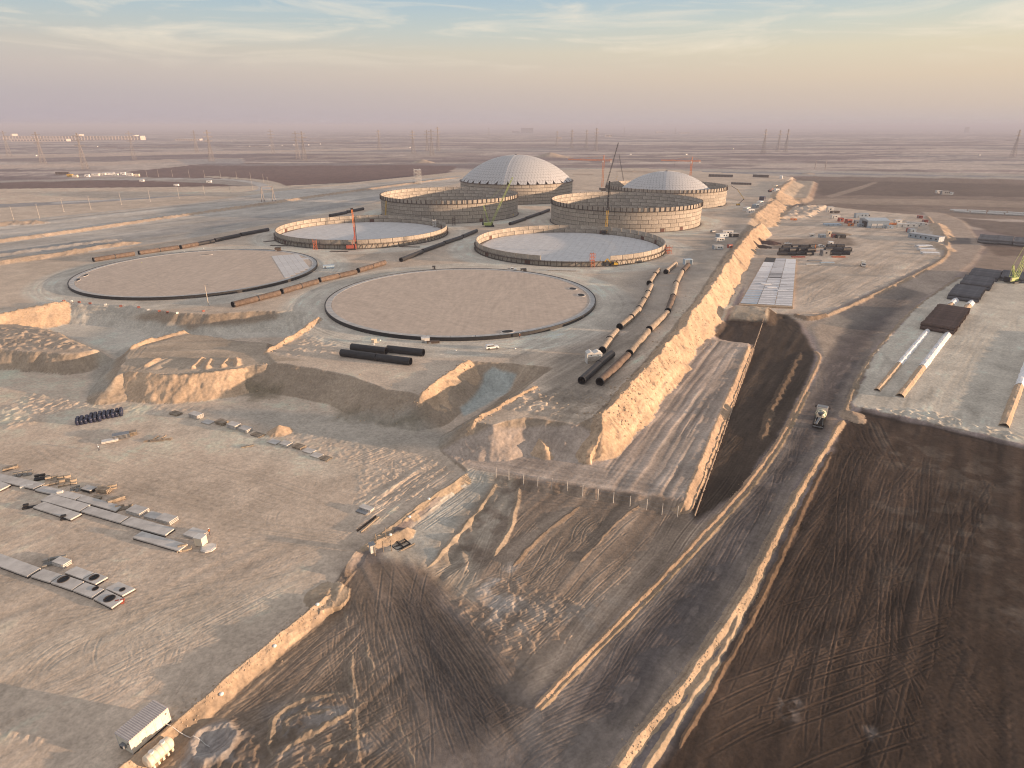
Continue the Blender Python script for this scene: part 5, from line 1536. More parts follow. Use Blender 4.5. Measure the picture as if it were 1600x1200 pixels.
# dark drums in rows
drum = MB().lathe([(0.0, 0), (0.46, 0), (0.50, 0.08), (0.47, 0.4), (0.50, 0.44), (0.50, 0.48), (0.47, 0.9), (0.50, 0.94), (0.50, 0.98), (0.46, 1.28), (0.40, 1.34), (0, 1.34)], 12).mesh('plastic_drum', M_NAVY, True)
a, b = Vector((*W(121, 664, L0), 0)), Vector((*W(200, 650, L0), 0))
ax = (b - a).normalized(); nx = Vector((-ax.y, ax.x, 0))
ncol = int((b - a).length / 1.12); nd = 0
rowname = ['front', 'second', 'third', 'fourth', 'rear']
for c in range(ncol):
    for r_ in range(5):
        if (r_ > 3 and c < 3) or (r_ == 0 and c > ncol - 5) or rng.random() < 0.04: continue
        p = a + ax * (c * 1.12 + rng.uniform(-.12, .12)) + nx * (r_ * 1.15 + rng.uniform(-.12, .12))
        o = put('plastic_drum', drum, None, (p.x, p.y, gz(p.x, p.y)), rng.uniform(0, 6), label=f'{ORD[c] if c and c < len(ORD) else ("leftmost" if not c else "rightmost")} navy drum from the left, {rowname[r_]} row of the drum cluster', cat='drum', group='navy drums standing in the lower yard')
        nd += 1

# ------------------------------------------------------------------ cabin and septic tank in the near left corner
pa, pb = Vector((*W(209, 1181, L0), 0)), Vector((*W(255, 1140, L0), 0))
ax = (pb - pa).normalized(); nx = Vector((-ax.y, ax.x, 0))
CL, CW, CH = 5.9, 2.9, 2.75
rzc = math.atan2(ax.y, ax.x)
c = pa + ax * CL / 2 + nx * CW / 2
t = thing('site_cabin', 'cream site cabin with a ribbed roof and air conditioner in the near left corner', 'cabin', (c.x, c.y, gz(c.x, c.y) + 0.02), rzc)
M_CAB = mat('cabin_panel', (0.66, 0.62, 0.52), 0.6, var=0.09, scale=2.2, streak=(1.5, 1.5, 0.3, 0.06))
MB().box((0, 0, 0.25), (CL, CW, CH - 0.25)).build('wall', M_CAB, t)
rf = MB().slab([(-CL / 2 - .1, -CW / 2 - .1), (CL / 2 + .1, -CW / 2 - .1), (CL / 2 + .1, CW / 2 + .1), (-CL / 2 - .1, CW / 2 + .1)], CH, CH + 0.14).build('roof', mat('pinkish_roof_sheet', (0.56, 0.49, 0.46), 0.5, var=0.06), t)
rm = MB().add([(-0.1, -CW / 2 - .1, 0), (0.1, -CW / 2 - .1, 0), (0.06, -CW / 2 - .1, .09), (-0.06, -CW / 2 - .1, .09), (-0.1, CW / 2 + .1, 0), (0.1, CW / 2 + .1, 0), (0.06, CW / 2 + .1, .09), (-0.06, CW / 2 + .1, .09)],
              [(0, 1, 2, 3), (7, 6, 5, 4), (1, 5, 6, 2), (2, 6, 7, 3), (3, 7, 4, 0)]).mesh('rib', mat('roof_rib', (0.52, 0.47, 0.43), 0.5))
for k in range(20): put('rib', rm, rf, (-CL / 2 + 0.1 + k * (CL - 0.2) / 19, 0, CH + 0.141))
for k in range(5):
    o = MB().box((-CL / 2 + CL * (k + 0.5) / 5, -CW / 2 - 0.018, 0.3), (CL / 5 - 0.05, 0.03, CH - 0.42)).build('side_panel', M_CAB, t)
MB().box((CL / 2 - 1.7, -CW / 2 - 0.045, 0.32), (0.85, 0.03, 2.0)).build('door', M_OFFW, t)
MB().box((CL / 2 - 0.45, -CW / 2 - 0.05, 2.1), (0.22, 0.08, 0.16)).build('vent', M_BLACKM, t)
ac = MB().box((-CL / 2 - 0.27, -0.1, 1.15), (0.5, 0.85, 0.6)).build('air_conditioner', M_STEEL, t)
MB().tube((-CL / 2 - 0.53, -0.1, 1.45), (-CL / 2 - 0.55, -0.1, 1.45), 0.24, 14).build('fan_grille', M_BLACKM, ac)
MB().box((-CL / 2 - 0.05, -1.0, 1.95), (0.06, 0.2, 0.16)).build('vent', M_BLACKM, t)
for s_ in (-1, 1):
    MB().bar((-CL / 2, s_ * (CW / 2 - .1), 0.12), (CL / 2, s_ * (CW / 2 - .1), 0.12), 0.18, 0.25).build('skid', M_BLACKM, t)
for sx in (-1, 1):
    for sy in (-1, 1):
        MB().box((sx * (CL / 2 + .012), sy * (CW / 2 + .012), 0.2), (0.12, 0.12, CH - 0.21)).build('corner_post', M_OFFW, t)
pa = Vector((*W(237, 1190, L0), 0)); pb = Vector((*W(260, 1166, L0), 0))
t = thing('septic_tank', 'cream ribbed septic tank lying beside the site cabin', 'septic tank', (*(((pa + pb) / 2).to_2d()), gz(*((pa + pb) / 2).to_2d()) + 0.05), rzc)
TLn, TR = 3.6, 0.98
prof = [(0, -TLn / 2 - .28), (TR * .6, -TLn / 2 - .2), (TR * .93, -TLn / 2)]
for k in range(5):
    x0 = -TLn / 2 + k * TLn / 5
    prof += [(TR, x0 + 0.08), (TR, x0 + TLn / 5 - 0.14), (TR * .93, x0 + TLn / 5 - 0.04)]
prof += [(TR * .6, TLn / 2 + .2), (0, TLn / 2 + .28)]
MB().lathe(prof, 24, 'X', (0, 0, TR + 0.1)).build('shell', M_CREAM, t, smooth=False)
for x in (-0.9, 0.8):
    MB().tube((x, 0, TR * 2 + 0.02), (x, 0, TR * 2 + 0.3), 0.36, 16).build('inspection_lid', M_OFFW, t)
for k in range(5):
    MB().prism([(-0.16, 0), (0.16, 0), (0.12, 0.6), (-0.12, 0.6)], -TR * 0.95, TR * 0.95).build('foot', M_CREAM, t, (-TLn / 2 + (k + .5) * TLn / 5, 0, 0))
pa = G(256, 1135) + Vector((0, 0, 1.0)); pb = G(328, 1168) + Vector((0, 0, 0.15))
mb = MB(); prev = pa
for k in range(1, 13):
    f = k / 12; q = pa.lerp(pb, f); q.z = max(q.z - 0.8 * math.sin(math.pi * f) * 0.5, gz(q.x, q.y) + 0.08)
    mb.tube(prev, q, 0.06, 6); prev = q
mb.build('waste_hose', M_OFFW, label='thin pale hose running from the cabin to the washed crater', cat='hose')

# long thin pipeline running down the dark strip
pa, pb = G(1196, 486), G(1084, 812)
t = thing('thin_pipeline', 'long straight thin pipeline on blocks beside the furrowed terrace', 'pipeline', (0, 0, 0))
n = 16
for k in range(n):
    p, q = pa.lerp(pb, k / n), pa.lerp(pb, (k + 1) / n - 0.004)
    p.z = gz(p.x, p.y) + 0.62; q.z = gz(q.x, q.y) + 0.62
    MB().tube(p, q, 0.17, 8).build('pipe_length', mat('sand_coloured_pipe', (0.30, 0.225, 0.165), 0.7, obj_var=0.15), t)
bm_ = MB().box((0, 0, 0), (0.45, 0.3, 0.5)).mesh('support_block', M_PGREY)
for k in range(32):
    p = pa.lerp(pb, (k + .5) / 32)
    put('support_block', bm_, t, (p.x, p.y, gz(p.x, p.y) - 0.15), 0.3)


# ------------------------------------------------------------------ posts, lamps, fences
def fence(pts, h, r, label, rail=True, m=None, z=None):
    P = [G(*q) for q in pts]
    t = thing('post_fence', label, 'fence', P[0])
    for p in P:
        MB().tube((p.x - P[0].x, p.y - P[0].y, p.z - P[0].z - 0.3), (p.x - P[0].x, p.y - P[0].y, p.z - P[0].z + h), r, 8).build('post', m or M_SLAB, t)
    if rail:
        for f in (0.5, 0.92):
            mb = MB()
            for a, b in zip(P, P[1:]):
                a_, b_ = a - P[0] + Vector((0, 0, h * f)), b - P[0] + Vector((0, 0, h * f)); mid = (a_ + b_) / 2 - Vector((0, 0, 0.25))
                mb.bar(a_, mid, 0.03).bar(mid, b_, 0.03)
            mb.build('wire', M_STEEL, t)
    return t


fence([(775, 746), (795, 750), (818, 757), (840, 760), (862, 764), (886, 768), (910, 775), (934, 781), (958, 786), (984, 792), (1010, 797), (1034, 804), (1058, 808)], 3.0, 0.085, 'row of slim pale posts along the foot of the furrowed terrace')
fence([(586, 868), (599, 862), (612, 861), (603, 840), (588, 850)], 2.6, 0.09, 'small timber post enclosure at the top of the dark dirt ramp', True, M_WOOD)
p = G(582, 862)
t = thing('gate_hut', 'tiny pale hut beside the post enclosure at the ramp', 'hut', (p.x, p.y, p.z), 0.5)
MB().box((0, 0, 0), (1.0, 1.2, 1.9)).build('wall', M_OFFW, t); MB().box((0, 0, 1.9), (1.2, 1.4, 0.12)).build('roof', M_STEEL, t); MB().box((0.3, -0.615, 0.05), (0.5, 0.03, 1.6)).build('door', M_STEEL, t)
p = G(625, 852)
t = thing('steel_grid', 'dark rectangular steel grid lying behind the post enclosure', 'steel grid', (p.x, p.y, p.z + 0.1), 0.75)
for s_ in (-1, 0, 1): MB().bar((-1.8, s_ * 1.3, 0.15), (1.8, s_ * 1.3, 0.15), 0.25).build('rail', M_BLACKM, t)
for s_ in (-1.7, 0, 1.7): MB().bar((s_, -1.3, 0.2), (s_, 1.3, 0.2), 0.2).build('cross_rail', M_BLACKM, t)
MB().bar((-2.2, -2.0, 0.2), (2.4, -1.9, 0.2), 0.28).build('loose_beam', M_WOOD, t)

M_POLE = mat('pale_pole', (0.42, 0.38, 0.33), 0.6)


def lamp(p, h, label, group, head=True, rz=0.0, r=0.09):
    t = thing('lamp_post', label, 'lamp post', p, rz, group)
    MB().tube((0, 0, -0.2), (0, 0, h), r * 1.5, 8, r2=r).build('pole', M_POLE, t)
    MB().box((0, 0, -0.3), (0.7, 0.7, 0.6)).build('base', M_SLAB, t)
    if head:
        MB().bar((0, 0, h), (1.1, 0, h + 0.2), 0.1).build('arm', M_POLE, t)
        MB().box((1.3, 0, h + 0.12), (0.8, 0.32, 0.16)).build('lamp_head', M_STEEL, t)
    return t


p = G(326, 478)
l0 = lamp(p, 9.5, 'slim site lamp post standing in front of the left foundation', 'site lamp posts', r=0.13)
LG = 'lamp posts along the far left road'
first = None
for k, (u, v) in enumerate([(22, 345), (62, 341), (100, 331), (142, 327), (190, 320), (235, 315), (280, 310), (320, 306), (360, 302), (395, 297), (420, 291), (412, 285), (392, 281), (370, 279), (345, 278), (320, 277.5), (296, 277), (270, 276.8), (248, 276.6), (230, 276.5)]):
    p = G(u, v)
    lab = f'tall thin lamp post number {k + 1} counted from the left edge round the far road loop'
    lab = f'{ORD[k] if k < len(ORD) else ("nineteenth", "last")[k - 18]} thin lamp post from the left edge, round the far left road loop'
    if first is None: first = lamp(p, 12.0, lab, LG, r=0.12)
    else: dup(first, p, k * 0.4, lab)
# red and white markers along the pit edge
mk = MB().box((0, 0, 0), (1.1, 0.5, 0.8)).mesh('road_barrier', mat('red_barrier_plastic', (0.24, 0.085, 0.065), 0.6))
mw = MB().box((0, 0, 0), (1.0, 0.5, 0.8)).mesh('road_barrier', M_OFFW)
for k, (u, v) in enumerate([(124, 473), (141, 475), (165, 477), (189, 479), (217, 481), (232, 486), (249, 487), (262, 489), (277, 490), (318, 487), (100, 471), (112, 472)]):
    p = G(u, v)
    put('road_barrier', (mk, mk, mw)[k % 3], None, (p.x, p.y, p.z - 0.05), 0.1 * k, label=f'{"white" if k % 3 == 2 else "red"} plastic barrier on the pit edge, {ORD[k] if k else "first"} one placed along it', cat='barrier', group='barriers along the pit edge')
sb = MB().lathe([(0, 0), (0.32, 0.03), (0.38, 0.2), (0.25, 0.36), (0, 0.4)], 10).mesh('sandbag', M_WHITE, True)
for k, (u, v, where) in enumerate([(144, 415, 'at the left end of the long pipe row'), (186, 407, 'below the second pipe of the long row'), (205, 405, 'at the first gap in the long pipe row'), (227, 402, 'under the third pipe of the long row'), (253, 398, 'under the fourth pipe of the long row'), (288, 393, 'at the second gap in the long pipe row'), (318, 388, 'under the sixth pipe of the long row'),
                                   (192, 468, 'on the near edge of the left foundation'), (268, 467, 'by the lamp post on the left foundation edge'), (594, 532, 'left on the near edge of the central foundation'), (584, 538, 'just above the rear black pipes'), (712, 548, 'on the lane left of the white car'), (805, 545, 'on the lane right of the white car'),
                                   (496, 945, 'at the top of the lower yard bank'), (429, 1010, 'halfway along the lower yard bank'), (346, 1085, 'low on the lower yard bank'), (640, 808, 'on the pale edge above the enclosure'), (610, 836, 'just behind the enclosure'), (670, 780, 'at the top of the pale edge')]):
    p = G(u, v)
    put('sandbag', sb, None, (p.x, p.y, p.z - 0.05), label=f'white marker bag {where}', cat='marker bag', group='white marker bags')


# sand rows under white sheets on the right yard
def sand_row(a, b, w, h, label, cover=(0.0, 0.6)):
    pa, pb = G(*a), G(*b); d = pb - pa; L = d.length; ux = d / L; ny = Vector((-ux.y, ux.x, 0))
    t = thing('sand_row', label, 'sand row', pa, 0, 'sand rows on the pale yard')
    def strip(f0, f1, dz, m, nm):
        n = int((f1 - f0) * L / 1.0) + 2; prof = [(-0.5, -0.3), (-0.36, 0.42), (-0.12, 0.95), (0.12, 0.97), (0.36, 0.45), (0.5, -0.3)]
        vs = []; fs = []; k6 = len(prof)
        for k in range(n):
            f = f0 + (f1 - f0) * k / (n - 1)
            for j, (y, z) in enumerate(prof):
                q = ux * (f * L) + ny * (y * w * (1 + 0.25 * (vnoise(np.array([k * 0.7]), np.array([j * 1.3]), 5)[0] - .5)))
                vs.append((q.x, q.y, d.z * f + z * h * (1 + 0.35 * (vnoise(np.array([k * 0.6]), np.array([j * .9 + 7]), 8)[0] - .5)) + dz))
        for k in range(n - 1):
            for j in range(k6 - 1): fs.append((k * k6 + j, k * k6 + j + 1, (k + 1) * k6 + j + 1, (k + 1) * k6 + j))
        MB().add(vs, fs).build(nm, m, t)
    strip(0, 1, 0, M_SAND, 'sand_ridge'); strip(cover[0], cover[1], 0.08, M_TARPW, 'white_sheet')


sand_row((1449, 517), (1370, 611), 2.4, 0.9, 'left sand row, its upper half under a white sheet', (0, 0.62))
sand_row((1481, 522), (1406, 620), 3.0, 1.1, 'wider right sand row, its upper half under a white sheet', (0, 0.60))
sand_row((1625, 520), (1568, 667), 3.0, 1.2, 'sand row at the right edge of the photo, half under a white sheet', (0, 0.66))
sand_row((1494, 468), (1480, 482), 3.4, 1.3, 'short sheeted row left behind the brown pipe stack', (0, 0.6))
sand_row((1519, 471), (1506, 486), 3.4, 1.3, 'short sheeted row right behind the brown pipe stack', (0, 0.5))


# ------------------------------------------------------------------ stones and clods shed from the banks
def clods():
    mb = MB()
    oct_ = [(1, 0, 0), (-1, 0, 0), (0, 1, 0), (0, -1, 0), (0, 0, 1), (0, 0, -1)]
    fs = [(0, 2, 4), (2, 1, 4), (1, 3, 4), (3, 0, 4), (2, 0, 5), (1, 2, 5), (3, 1, 5), (0, 3, 5)]
    def line(pts, z, n, spread, s0, s1):
        P = smooth_line(WP(pts, z), 6)
        for _ in range(n):
            k = rng.random() * (len(P) - 1.001); i_ = int(k); q = P[i_] + (P[i_ + 1] - P[i_]) * (k - i_)
            x, y = q[0] + rng.gauss(0, spread), q[1] + rng.gauss(0, spread)
            r_ = s0 + (s1 - s0) * rng.random() ** 3
            zz = gz(x, y) + r_ * .2
            mb.add([(x + a * r_ * rng.uniform(.6, 1.2), y + b * r_ * rng.uniform(.6, 1.2), zz + c * r_ * rng.uniform(.5, .9)) for a, b, c in oct_], fs)
    line([(935, 1250), (1000, 1150), (1058, 1082), (1110, 1010), (1160, 938), (1185, 890)], ROAD0, 1500, .7, .04, .22)
    line([(1185, 890), (1250, 765), (1318, 655)], ROAD0, 500, .6, .06, .25)
    line([(838, 1106), (935, 1004), (1062, 873), (1218, 686), (1258, 610)], ROAD0, 600, .5, .05, .2)
    line([(180, 1215), (300, 1112), (400, 1028), (505, 940)], L0, 900, .9, .04, .2)
    line([(940, 652), (975, 612), (1030, 552), (1110, 450), (1168, 366)], 1.0, 900, 4.0, .10, .5)
    line([(960, 680), (1010, 620), (1105, 529)], T0, 500, 2.0, .08, .4)
    for q in ([(415, 551), (470, 520), (500, 497)], [(655, 620), (705, 583), (736, 564)], [(735, 662), (765, 645), (840, 604)], [(0, 495), (108, 473)]): line(q, 0, 140, 1.6, .1, .45)
    line([(400, 600), (560, 640), (660, 650)], L0, 250, 4, .08, .35)
    mb.build('loose_stones', M_SAND, kind='stuff')


clods()

# ------------------------------------------------------------------ vehicles
def car(u, v, rz, label, body, kind='suv', L=4.8, z=None):
    p = G(u, v)
    t = thing('parked_car' if kind == 'suv' else 'pickup_truck', label, 'car' if kind == 'suv' else 'pickup', p, rz)
    w = 1.9
    if kind == 'suv':
        low = [(-2.4, .45), (2.35, .45), (2.4, .8), (2.3, 1.02), (1.25, 1.12), (-2.35, 1.15), (-2.42, .8)]
        top = [(-2.3, 1.15), (1.05, 1.12), (0.35, 1.72), (-1.9, 1.76), (-2.2, 1.6)]
        gl = [(-2.1, 1.18), (0.92, 1.15), (0.3, 1.62), (-1.95, 1.64)]
    else:
        low = [(-2.6, .5), (2.55, .5), (2.6, .85), (2.5, 1.08), (1.35, 1.15), (-2.6, 1.15)]
        top = [(-0.75, 1.15), (1.2, 1.12), (0.6, 1.74), (-0.6, 1.76)]
        gl = [(-0.62, 1.2), (1.05, 1.17), (0.52, 1.64), (-0.52, 1.66)]
    MB().prism(low, -w / 2, w / 2).build('body', body, t)
    MB().prism(top, -w / 2 + .12, w / 2 - .12).build('cabin_roof', body, t)
    MB().prism(gl, -w / 2 + .10, w / 2 - .10).build('side_window', M_GLASS, t)
    a, b = top[1], top[2]
    MB().add([(a[0] + .01, -.78, a[1] + .04), (a[0] + .01, .78, a[1] + .04), (b[0] + .02, .70, b[1] - .04), (b[0] + .02, -.70, b[1] - .04)], [(0, 1, 2, 3)]).build('windscreen', M_GLASS, t)
    for sx in (-1.45, 1.5):
        for sy in (-1, 1):
            o = MB().tube((sx, sy * (w / 2 - .2), .38), (sx, sy * (w / 2 + .02), .38), .38, 14).build('wheel', M_TYRE, t)
            MB().tube((sx, sy * (w / 2 + .021), .38), (sx, sy * (w / 2 + .03), .38), .2, 10).build('rim', M_STEEL, o)
    for sy in (-.65, .65): MB().box((2.38, sy, .78), (.08, .36, .16)).build('headlight', M_GLASS, t)
    if kind != 'suv':
        MB().box((-1.7, 0, 1.152), (1.6, 1.5, .01)).build('load_bed', M_BLACKM, t)
    return t


car(769, 545, R_(18), 'white estate car driving on the lane below the central foundation', M_WHITE)
car(800, 423, R_(3), 'white pickup on the lane in front of the low central tank ring', M_WHITE, 'pickup')
car(1231, 382, R_(170), 'white pickup parked behind the dark heaps right of the big bank', M_WHITE, 'pickup')
car(1114, 363, R_(40), 'grey car parked beside the open sheds left of the big bank', M_STEEL)
car(1283, 386, R_(10), 'white car half hidden among the black bales', M_WHITE)


def box_truck(u, v, rz, label, cabm, boxm, L=7.0, H=2.6):
    p = G(u, v)
    t = thing('box_truck', label, 'truck', p, rz)
    MB().box((-1.2, 0, 1.0), (L - 2.4, 2.4, H - .4)).build('load_box', boxm, t)
    MB().prism([(0, .5), (1.9, .5), (1.95, 1.5), (1.6, 2.5), (0, 2.55)], -1.15, 1.15).build('cab', cabm, t, (L / 2 - 2.2, 0, 0))
    MB().add([(1.97, -1, 1.5), (1.97, 1, 1.5), (1.65, .95, 2.35), (1.65, -.95, 2.35)], [(0, 1, 2, 3)]).build('windscreen', M_GLASS, t, (L / 2 - 2.2, 0, 0))
    for s_ in (-1, 1): MB().box((.9, s_ * 1.155, 1.5), (.9, .02, .7)).build('side_window', M_GLASS, t, (L / 2 - 2.2, 0, 0))
    MB().box((0, 0, .7), (L - .6, .9, .3)).build('chassis', M_BLACKM, t)
    for sx in (L / 2 - 1.3, -L / 2 + 1.2, -L / 2 + 2.3):
        for sy in (-1, 1): MB().tube((sx, sy * .85, .5), (sx, sy * 1.2, .5), .5, 12).build('wheel', M_TYRE, t)
    return t


box_truck(1348, 416, R_(248), 'white lorry driving across the pale upper yard', M_WHITE, M_CREAM)


def mixer(u, v, rz):
    p = G(u, v)
    t = thing('mixer_truck', 'white and green concrete mixer truck driving up the haul road', 'mixer truck', p, rz)
    MB().box((-.3, 0, .75), (8.4, .9, .35)).build('chassis', M_BLACKM, t)
    cab = MB().prism([(0, .55), (2.05, .55), (2.15, 1.5), (1.95, 2.85), (.1, 2.95)], -1.22, 1.22).build('cab', M_OFFW, t, (2.5, 0, 0))
    MB().add([(2.18, -1.1, 1.6), (2.18, 1.1, 1.6), (1.99, 1.05, 2.7), (1.99, -1.05, 2.7)], [(0, 1, 2, 3)]).build('windscreen', M_GLASS, cab)
    for s_ in (-1, 1): MB().box((1.2, s_ * 1.225, 1.6), (1.1, .02, .9)).build('side_window', M_GLASS, cab)
    MB().box((.9, 0, 2.95), (1.5, 2.2, .12)).build('roof_panel', M_STEEL, cab)
    # drum inclined, mouth at the rear
    prof = [(0, -2.5), (.55, -2.5), (.7, -2.3), (1.0, -1.2), (1.22, -.2), (1.25, .7), (1.0, 1.7), (.6, 2.05), (0, 2.05)]
    me = MB().lathe(prof, 20, 'X').mesh('drum', M_CREAM, True)
    dr = put('drum', me, t, (-.3, 0, 2.35)); dr.rotation_euler = (0, R_(13), 0)
    for a_, b_ in ((.55, .85), (-1.25, -.95)):
        MB().lathe([(1.26 if a_ > 0 else 1.02, a_), (1.28 if a_ > 0 else 1.12, b_)], 20, 'X').build('green_band', mat('green_stripe_paint', (.10, .26, .12), .5), dr)
    k = MB()
    for j in range(40):
        a0 = j * .35; r_ = 1.255 - .012 * abs(j - 20) * .9
        k.box((-1.3 + j * .055, math.cos(a0) * r_, math.sin(a0) * r_ - .05), (.12, .2, .1))
    k.build('spiral_rib', M_STEEL, dr)
    MB().prism([(-3.4, 1.0), (-3.0, 1.0), (-2.4, 2.3), (-2.7, 2.5)], -.9, .9).build('drum_pedestal', M_BLACKM, t)
    MB().prism([(1.9, 1.0), (2.3, 1.0), (2.2, 2.2), (1.95, 2.2)], -.8, .8).build('front_pedestal', M_BLACKM, t)
    MB().lathe([(.75, 3.95), (.35, 3.2), (.3, 3.2), (.68, 3.95)], 12, 'Z', (-3.15, 0, 0)).build('hopper', M_STEEL, t)
    MB().bar((-3.2, 0, 2.6), (-4.7, .5, 1.5), .5, .18).build('chute', M_STEEL, t)
    for s_ in (-1, 1):
        MB().box((-1.0, s_ * 1.12, 1.12), (6.0, .34, .08)).build('mudguard', M_BLACKM, t)
        MB().bar((-3.9, s_ * .9, 1.0), (-3.3, s_ * .7, 3.4), .1).build('ladder_rail', M_STEEL, t)
    MB().box((-4.45, 0, .6), (.12, 2.3, .3)).build('rear_bumper', M_STEEL, t)
    MB().tube((1.6, -.9, 1.6), (1.6, .9, 1.6), .35, 12).build('water_tank', M_OFFW, t)
    for sx in (3.4, 1.9, -2.0, -3.3):
        for sy in (-1, 1):
            o = MB().tube((sx, sy * .8, .52), (sx, sy * 1.22, .52), .52, 14).build('wheel', M_TYRE, t)
            MB().tube((sx, sy * 1.221, .52), (sx, sy * 1.24, .52), .26, 10).build('rim', M_STEEL, o)
    for sy in (-1, 1):
        MB().bar((4.6, sy * 1.25, 2.3), (4.75, sy * 1.55, 2.3), .06).build('mirror_arm', M_BLACKM, t)
        MB().box((4.72, sy * 1.6, 1.95), (.08, .22, .6)).build('mirror', M_BLACKM, t)
    t.scale = (1.22, 1.22, 1.22)
    return t


hd = heading(W(1276, 668, ROAD0), W(1292, 612, ROAD0))
mixer(1280, 660, hd)


# ------------------------------------------------------------------ machines
def tracks(t, L, w, gauge, m=M_BLACKM):
    for s_ in (-1, 1):
        MB().prism([(-L / 2 + .4, 0), (L / 2 - .4, 0), (L / 2, .45), (L / 2 - .4, .95), (-L / 2 + .4, .95), (-L / 2, .45)], s_ * gauge / 2 - w / 2, s_ * gauge / 2 + w / 2).build('crawler_track', m, t)


def crawler_crane(u, v, rz, length, lean, label, col, upper=None, w=1.3, mast=True, back=0.35):
    """rz: the way the boom leans; lean: degrees from vertical"""
    p = G(u, v)
    t = thing('crawler_crane', label, 'crane', p, rz)
    tracks(t, 7.5, 1.0, 5.0)
    MB().box((-1.8, 0, 1.1), (6.5, 3.0, 2.0)).build('superstructure', col, t)
    MB().prism([(0, 0), (1.9, 0), (2.1, .9), (1.6, 2.0), (0, 2.0)], -.7, .7).build('cab', M_GLASS, t, (.9, 1.9, 1.2))
    MB().box((-5.4, 0, 1.3), (1.4, 3.6, 2.2)).build('counterweight', M_BLACKM, t)
    a = R_(lean)
    foot = Vector((1.2, 0, 2.0)); tip = foot + Vector((math.sin(a) * length, 0, math.cos(a) * length))
    if upper:
        mid = foot.lerp(tip, .42)
        MB().lattice(foot, mid, w, t=.17).build('boom', col, t)
        MB().lattice(mid, tip, w * .8, w * .5, t=.28).build('boom_upper', upper, t)
    else:
        MB().lattice(foot, tip, w, w * .6, t=.17).build('boom', col, t)
    if mast:
        mt = Vector((-4.5, 0, 2.5 + length * back))
        MB().lattice((-.5, 0, 3), mt, .9, .6, t=.18).build('back_mast', col, t)
        MB().bar(mt, tip, .09).bar(mt, (-4.8, 0, 3.2), .12).build('stay_rope', col, t)
    MB().bar(tip, (tip.x + .3, 0, max(2.5, tip.z * .25)), .07).build('hoist_rope', M_BLACKM, t)
    MB().box((tip.x + .3, 0, max(1.7, tip.z * .25 - .8)), (.5, .4, .9)).build('hook_block', M_YELL, t)
    return t


crawler_crane(765, 354, 0.05, 40, 26, 'lime green lattice crane standing behind the low central tank ring', M_LIME)
crawler_crane(946, 366, 1.2, 36, 4, 'slender dark and yellow crane standing in front of the tall right tank', M_YELL, M_BLACKM, w=1.2, mast=False)
crawler_crane(1583, 441, 0.35, 46, 13, 'lime green crane with black upper boom among the pipe stacks', M_LIME, M_BLACKM, w=1.6, back=.16)
crawler_crane(944, 298, 0.15, 56, 14, 'dark lattice boom crane rising beside the orange tower crane', M_BLACKM, w=1.2, mast=False)
crawler_crane(976, 287, 2.9, 38, 14, 'shorter dark boom crane behind the half raised dome', M_BLACKM, w=1.0, mast=False)
crawler_crane(601, 0 + 344, 1.0, 14, 10, 'small yellow crane beside the left wall of the tall left tank', M_YELL, w=.8, mast=False)


def drill_rig(u, v):
    p = G(u, v)
    t = thing('drill_rig', 'red drilling rig with tall mast in front of the low left tank ring', 'drill rig', p, .2)
    tracks(t, 5.2, .8, 3.6)
    MB().box((-1.0, 0, 1.0), (5.0, 2.8, 2.0)).build('engine_house', M_RED, t)
    MB().prism([(0, 0), (1.5, 0), (1.6, .8), (1.2, 1.9), (0, 1.9)], -.6, .6).build('cab', M_GLASS, t, (1.0, 1.6, 1.1))
    MB().box((-3.7, 0, 1.2), (.9, 2.8, 1.6)).build('counterweight', M_BLACKM, t)
    MB().box((2.6, 0, .6), (.9, .9, 14)).build('mast', M_RED, t)
    MB().lattice((2.6, 0, 14.6), (2.4, 0, 25.5), .9, .7, t=.2).build('mast_top', M_ORANGE, t)
    MB().box((2.3, 0, 25.5), (1.6, .8, .9)).build('mast_head', M_BLACKM, t)
    MB().tube((3.5, 0, .2), (3.5, 0, 21), .22, 8).build('kelly_bar', M_BLACKM, t)
    MB().box((3.2, 0, 3.8), (1.2, 1.2, 1.3)).build('rotary_head', M_BLACKM, t)
    for s_ in (-1, 1): MB().bar((.2, s_ * .9, 2.6), (2.4, s_ * .3, 9.5), .28).build('mast_strut', M_RED, t)


drill_rig(550, 390)


def tower_crane(u, v, h, jib, cj, rz, label):
    p = G(u, v)
    t = thing('tower_crane', label, 'tower crane', p, rz, 'orange tower cranes')
    MB().box((0, 0, -.2), (5, 5, .9)).build('base', M_SLAB, t)
    MB().lattice((0, 0, .6), (0, 0, h), 2.0, t=.30).build('tower', M_ORANGE, t)
    MB().box((.9, 1.4, h - 1.5), (1.6, 1.4, 2.0)).build('cab', M_OFFW, t)
    MB().lattice((0, 0, h + .8), (jib, 0, h + 2.0), 1.6, 1.0, t=.28).build('jib', M_ORANGE, t)
    MB().lattice((0, 0, h + .8), (-cj, 0, h + .8), 1.6, t=.28).build('counter_jib', M_ORANGE, t)
    MB().box((-cj + 1.2, 0, h - 2.0), (2.6, 1.6, 3.0)).build('counterweight', M_OFFW, t)
    MB().lattice((0, 0, h + .8), (0, 0, h + 7), 1.2, .4, t=.26).build('tower_peak', M_ORANGE, t)
    MB().bar((0, 0, h + 7), (jib * .7, 0, h + 2.4), .14).bar((0, 0, h + 7), (-cj + .5, 0, h + 1.6), .14).build('tie_bar', M_ORANGE, t)
    MB().bar((jib * .55, 0, h + 1), (jib * .55, 0, h - 9), .08).build('hook_rope', M_BLACKM, t)


tower_crane(941, 293, 33, 46, 11, R_(176), 'orange tower crane between the two domes, jib pointing left')
tower_crane(1078, 281, 26, 46, 13, R_(178), 'lower orange tower crane right behind the smaller dome')


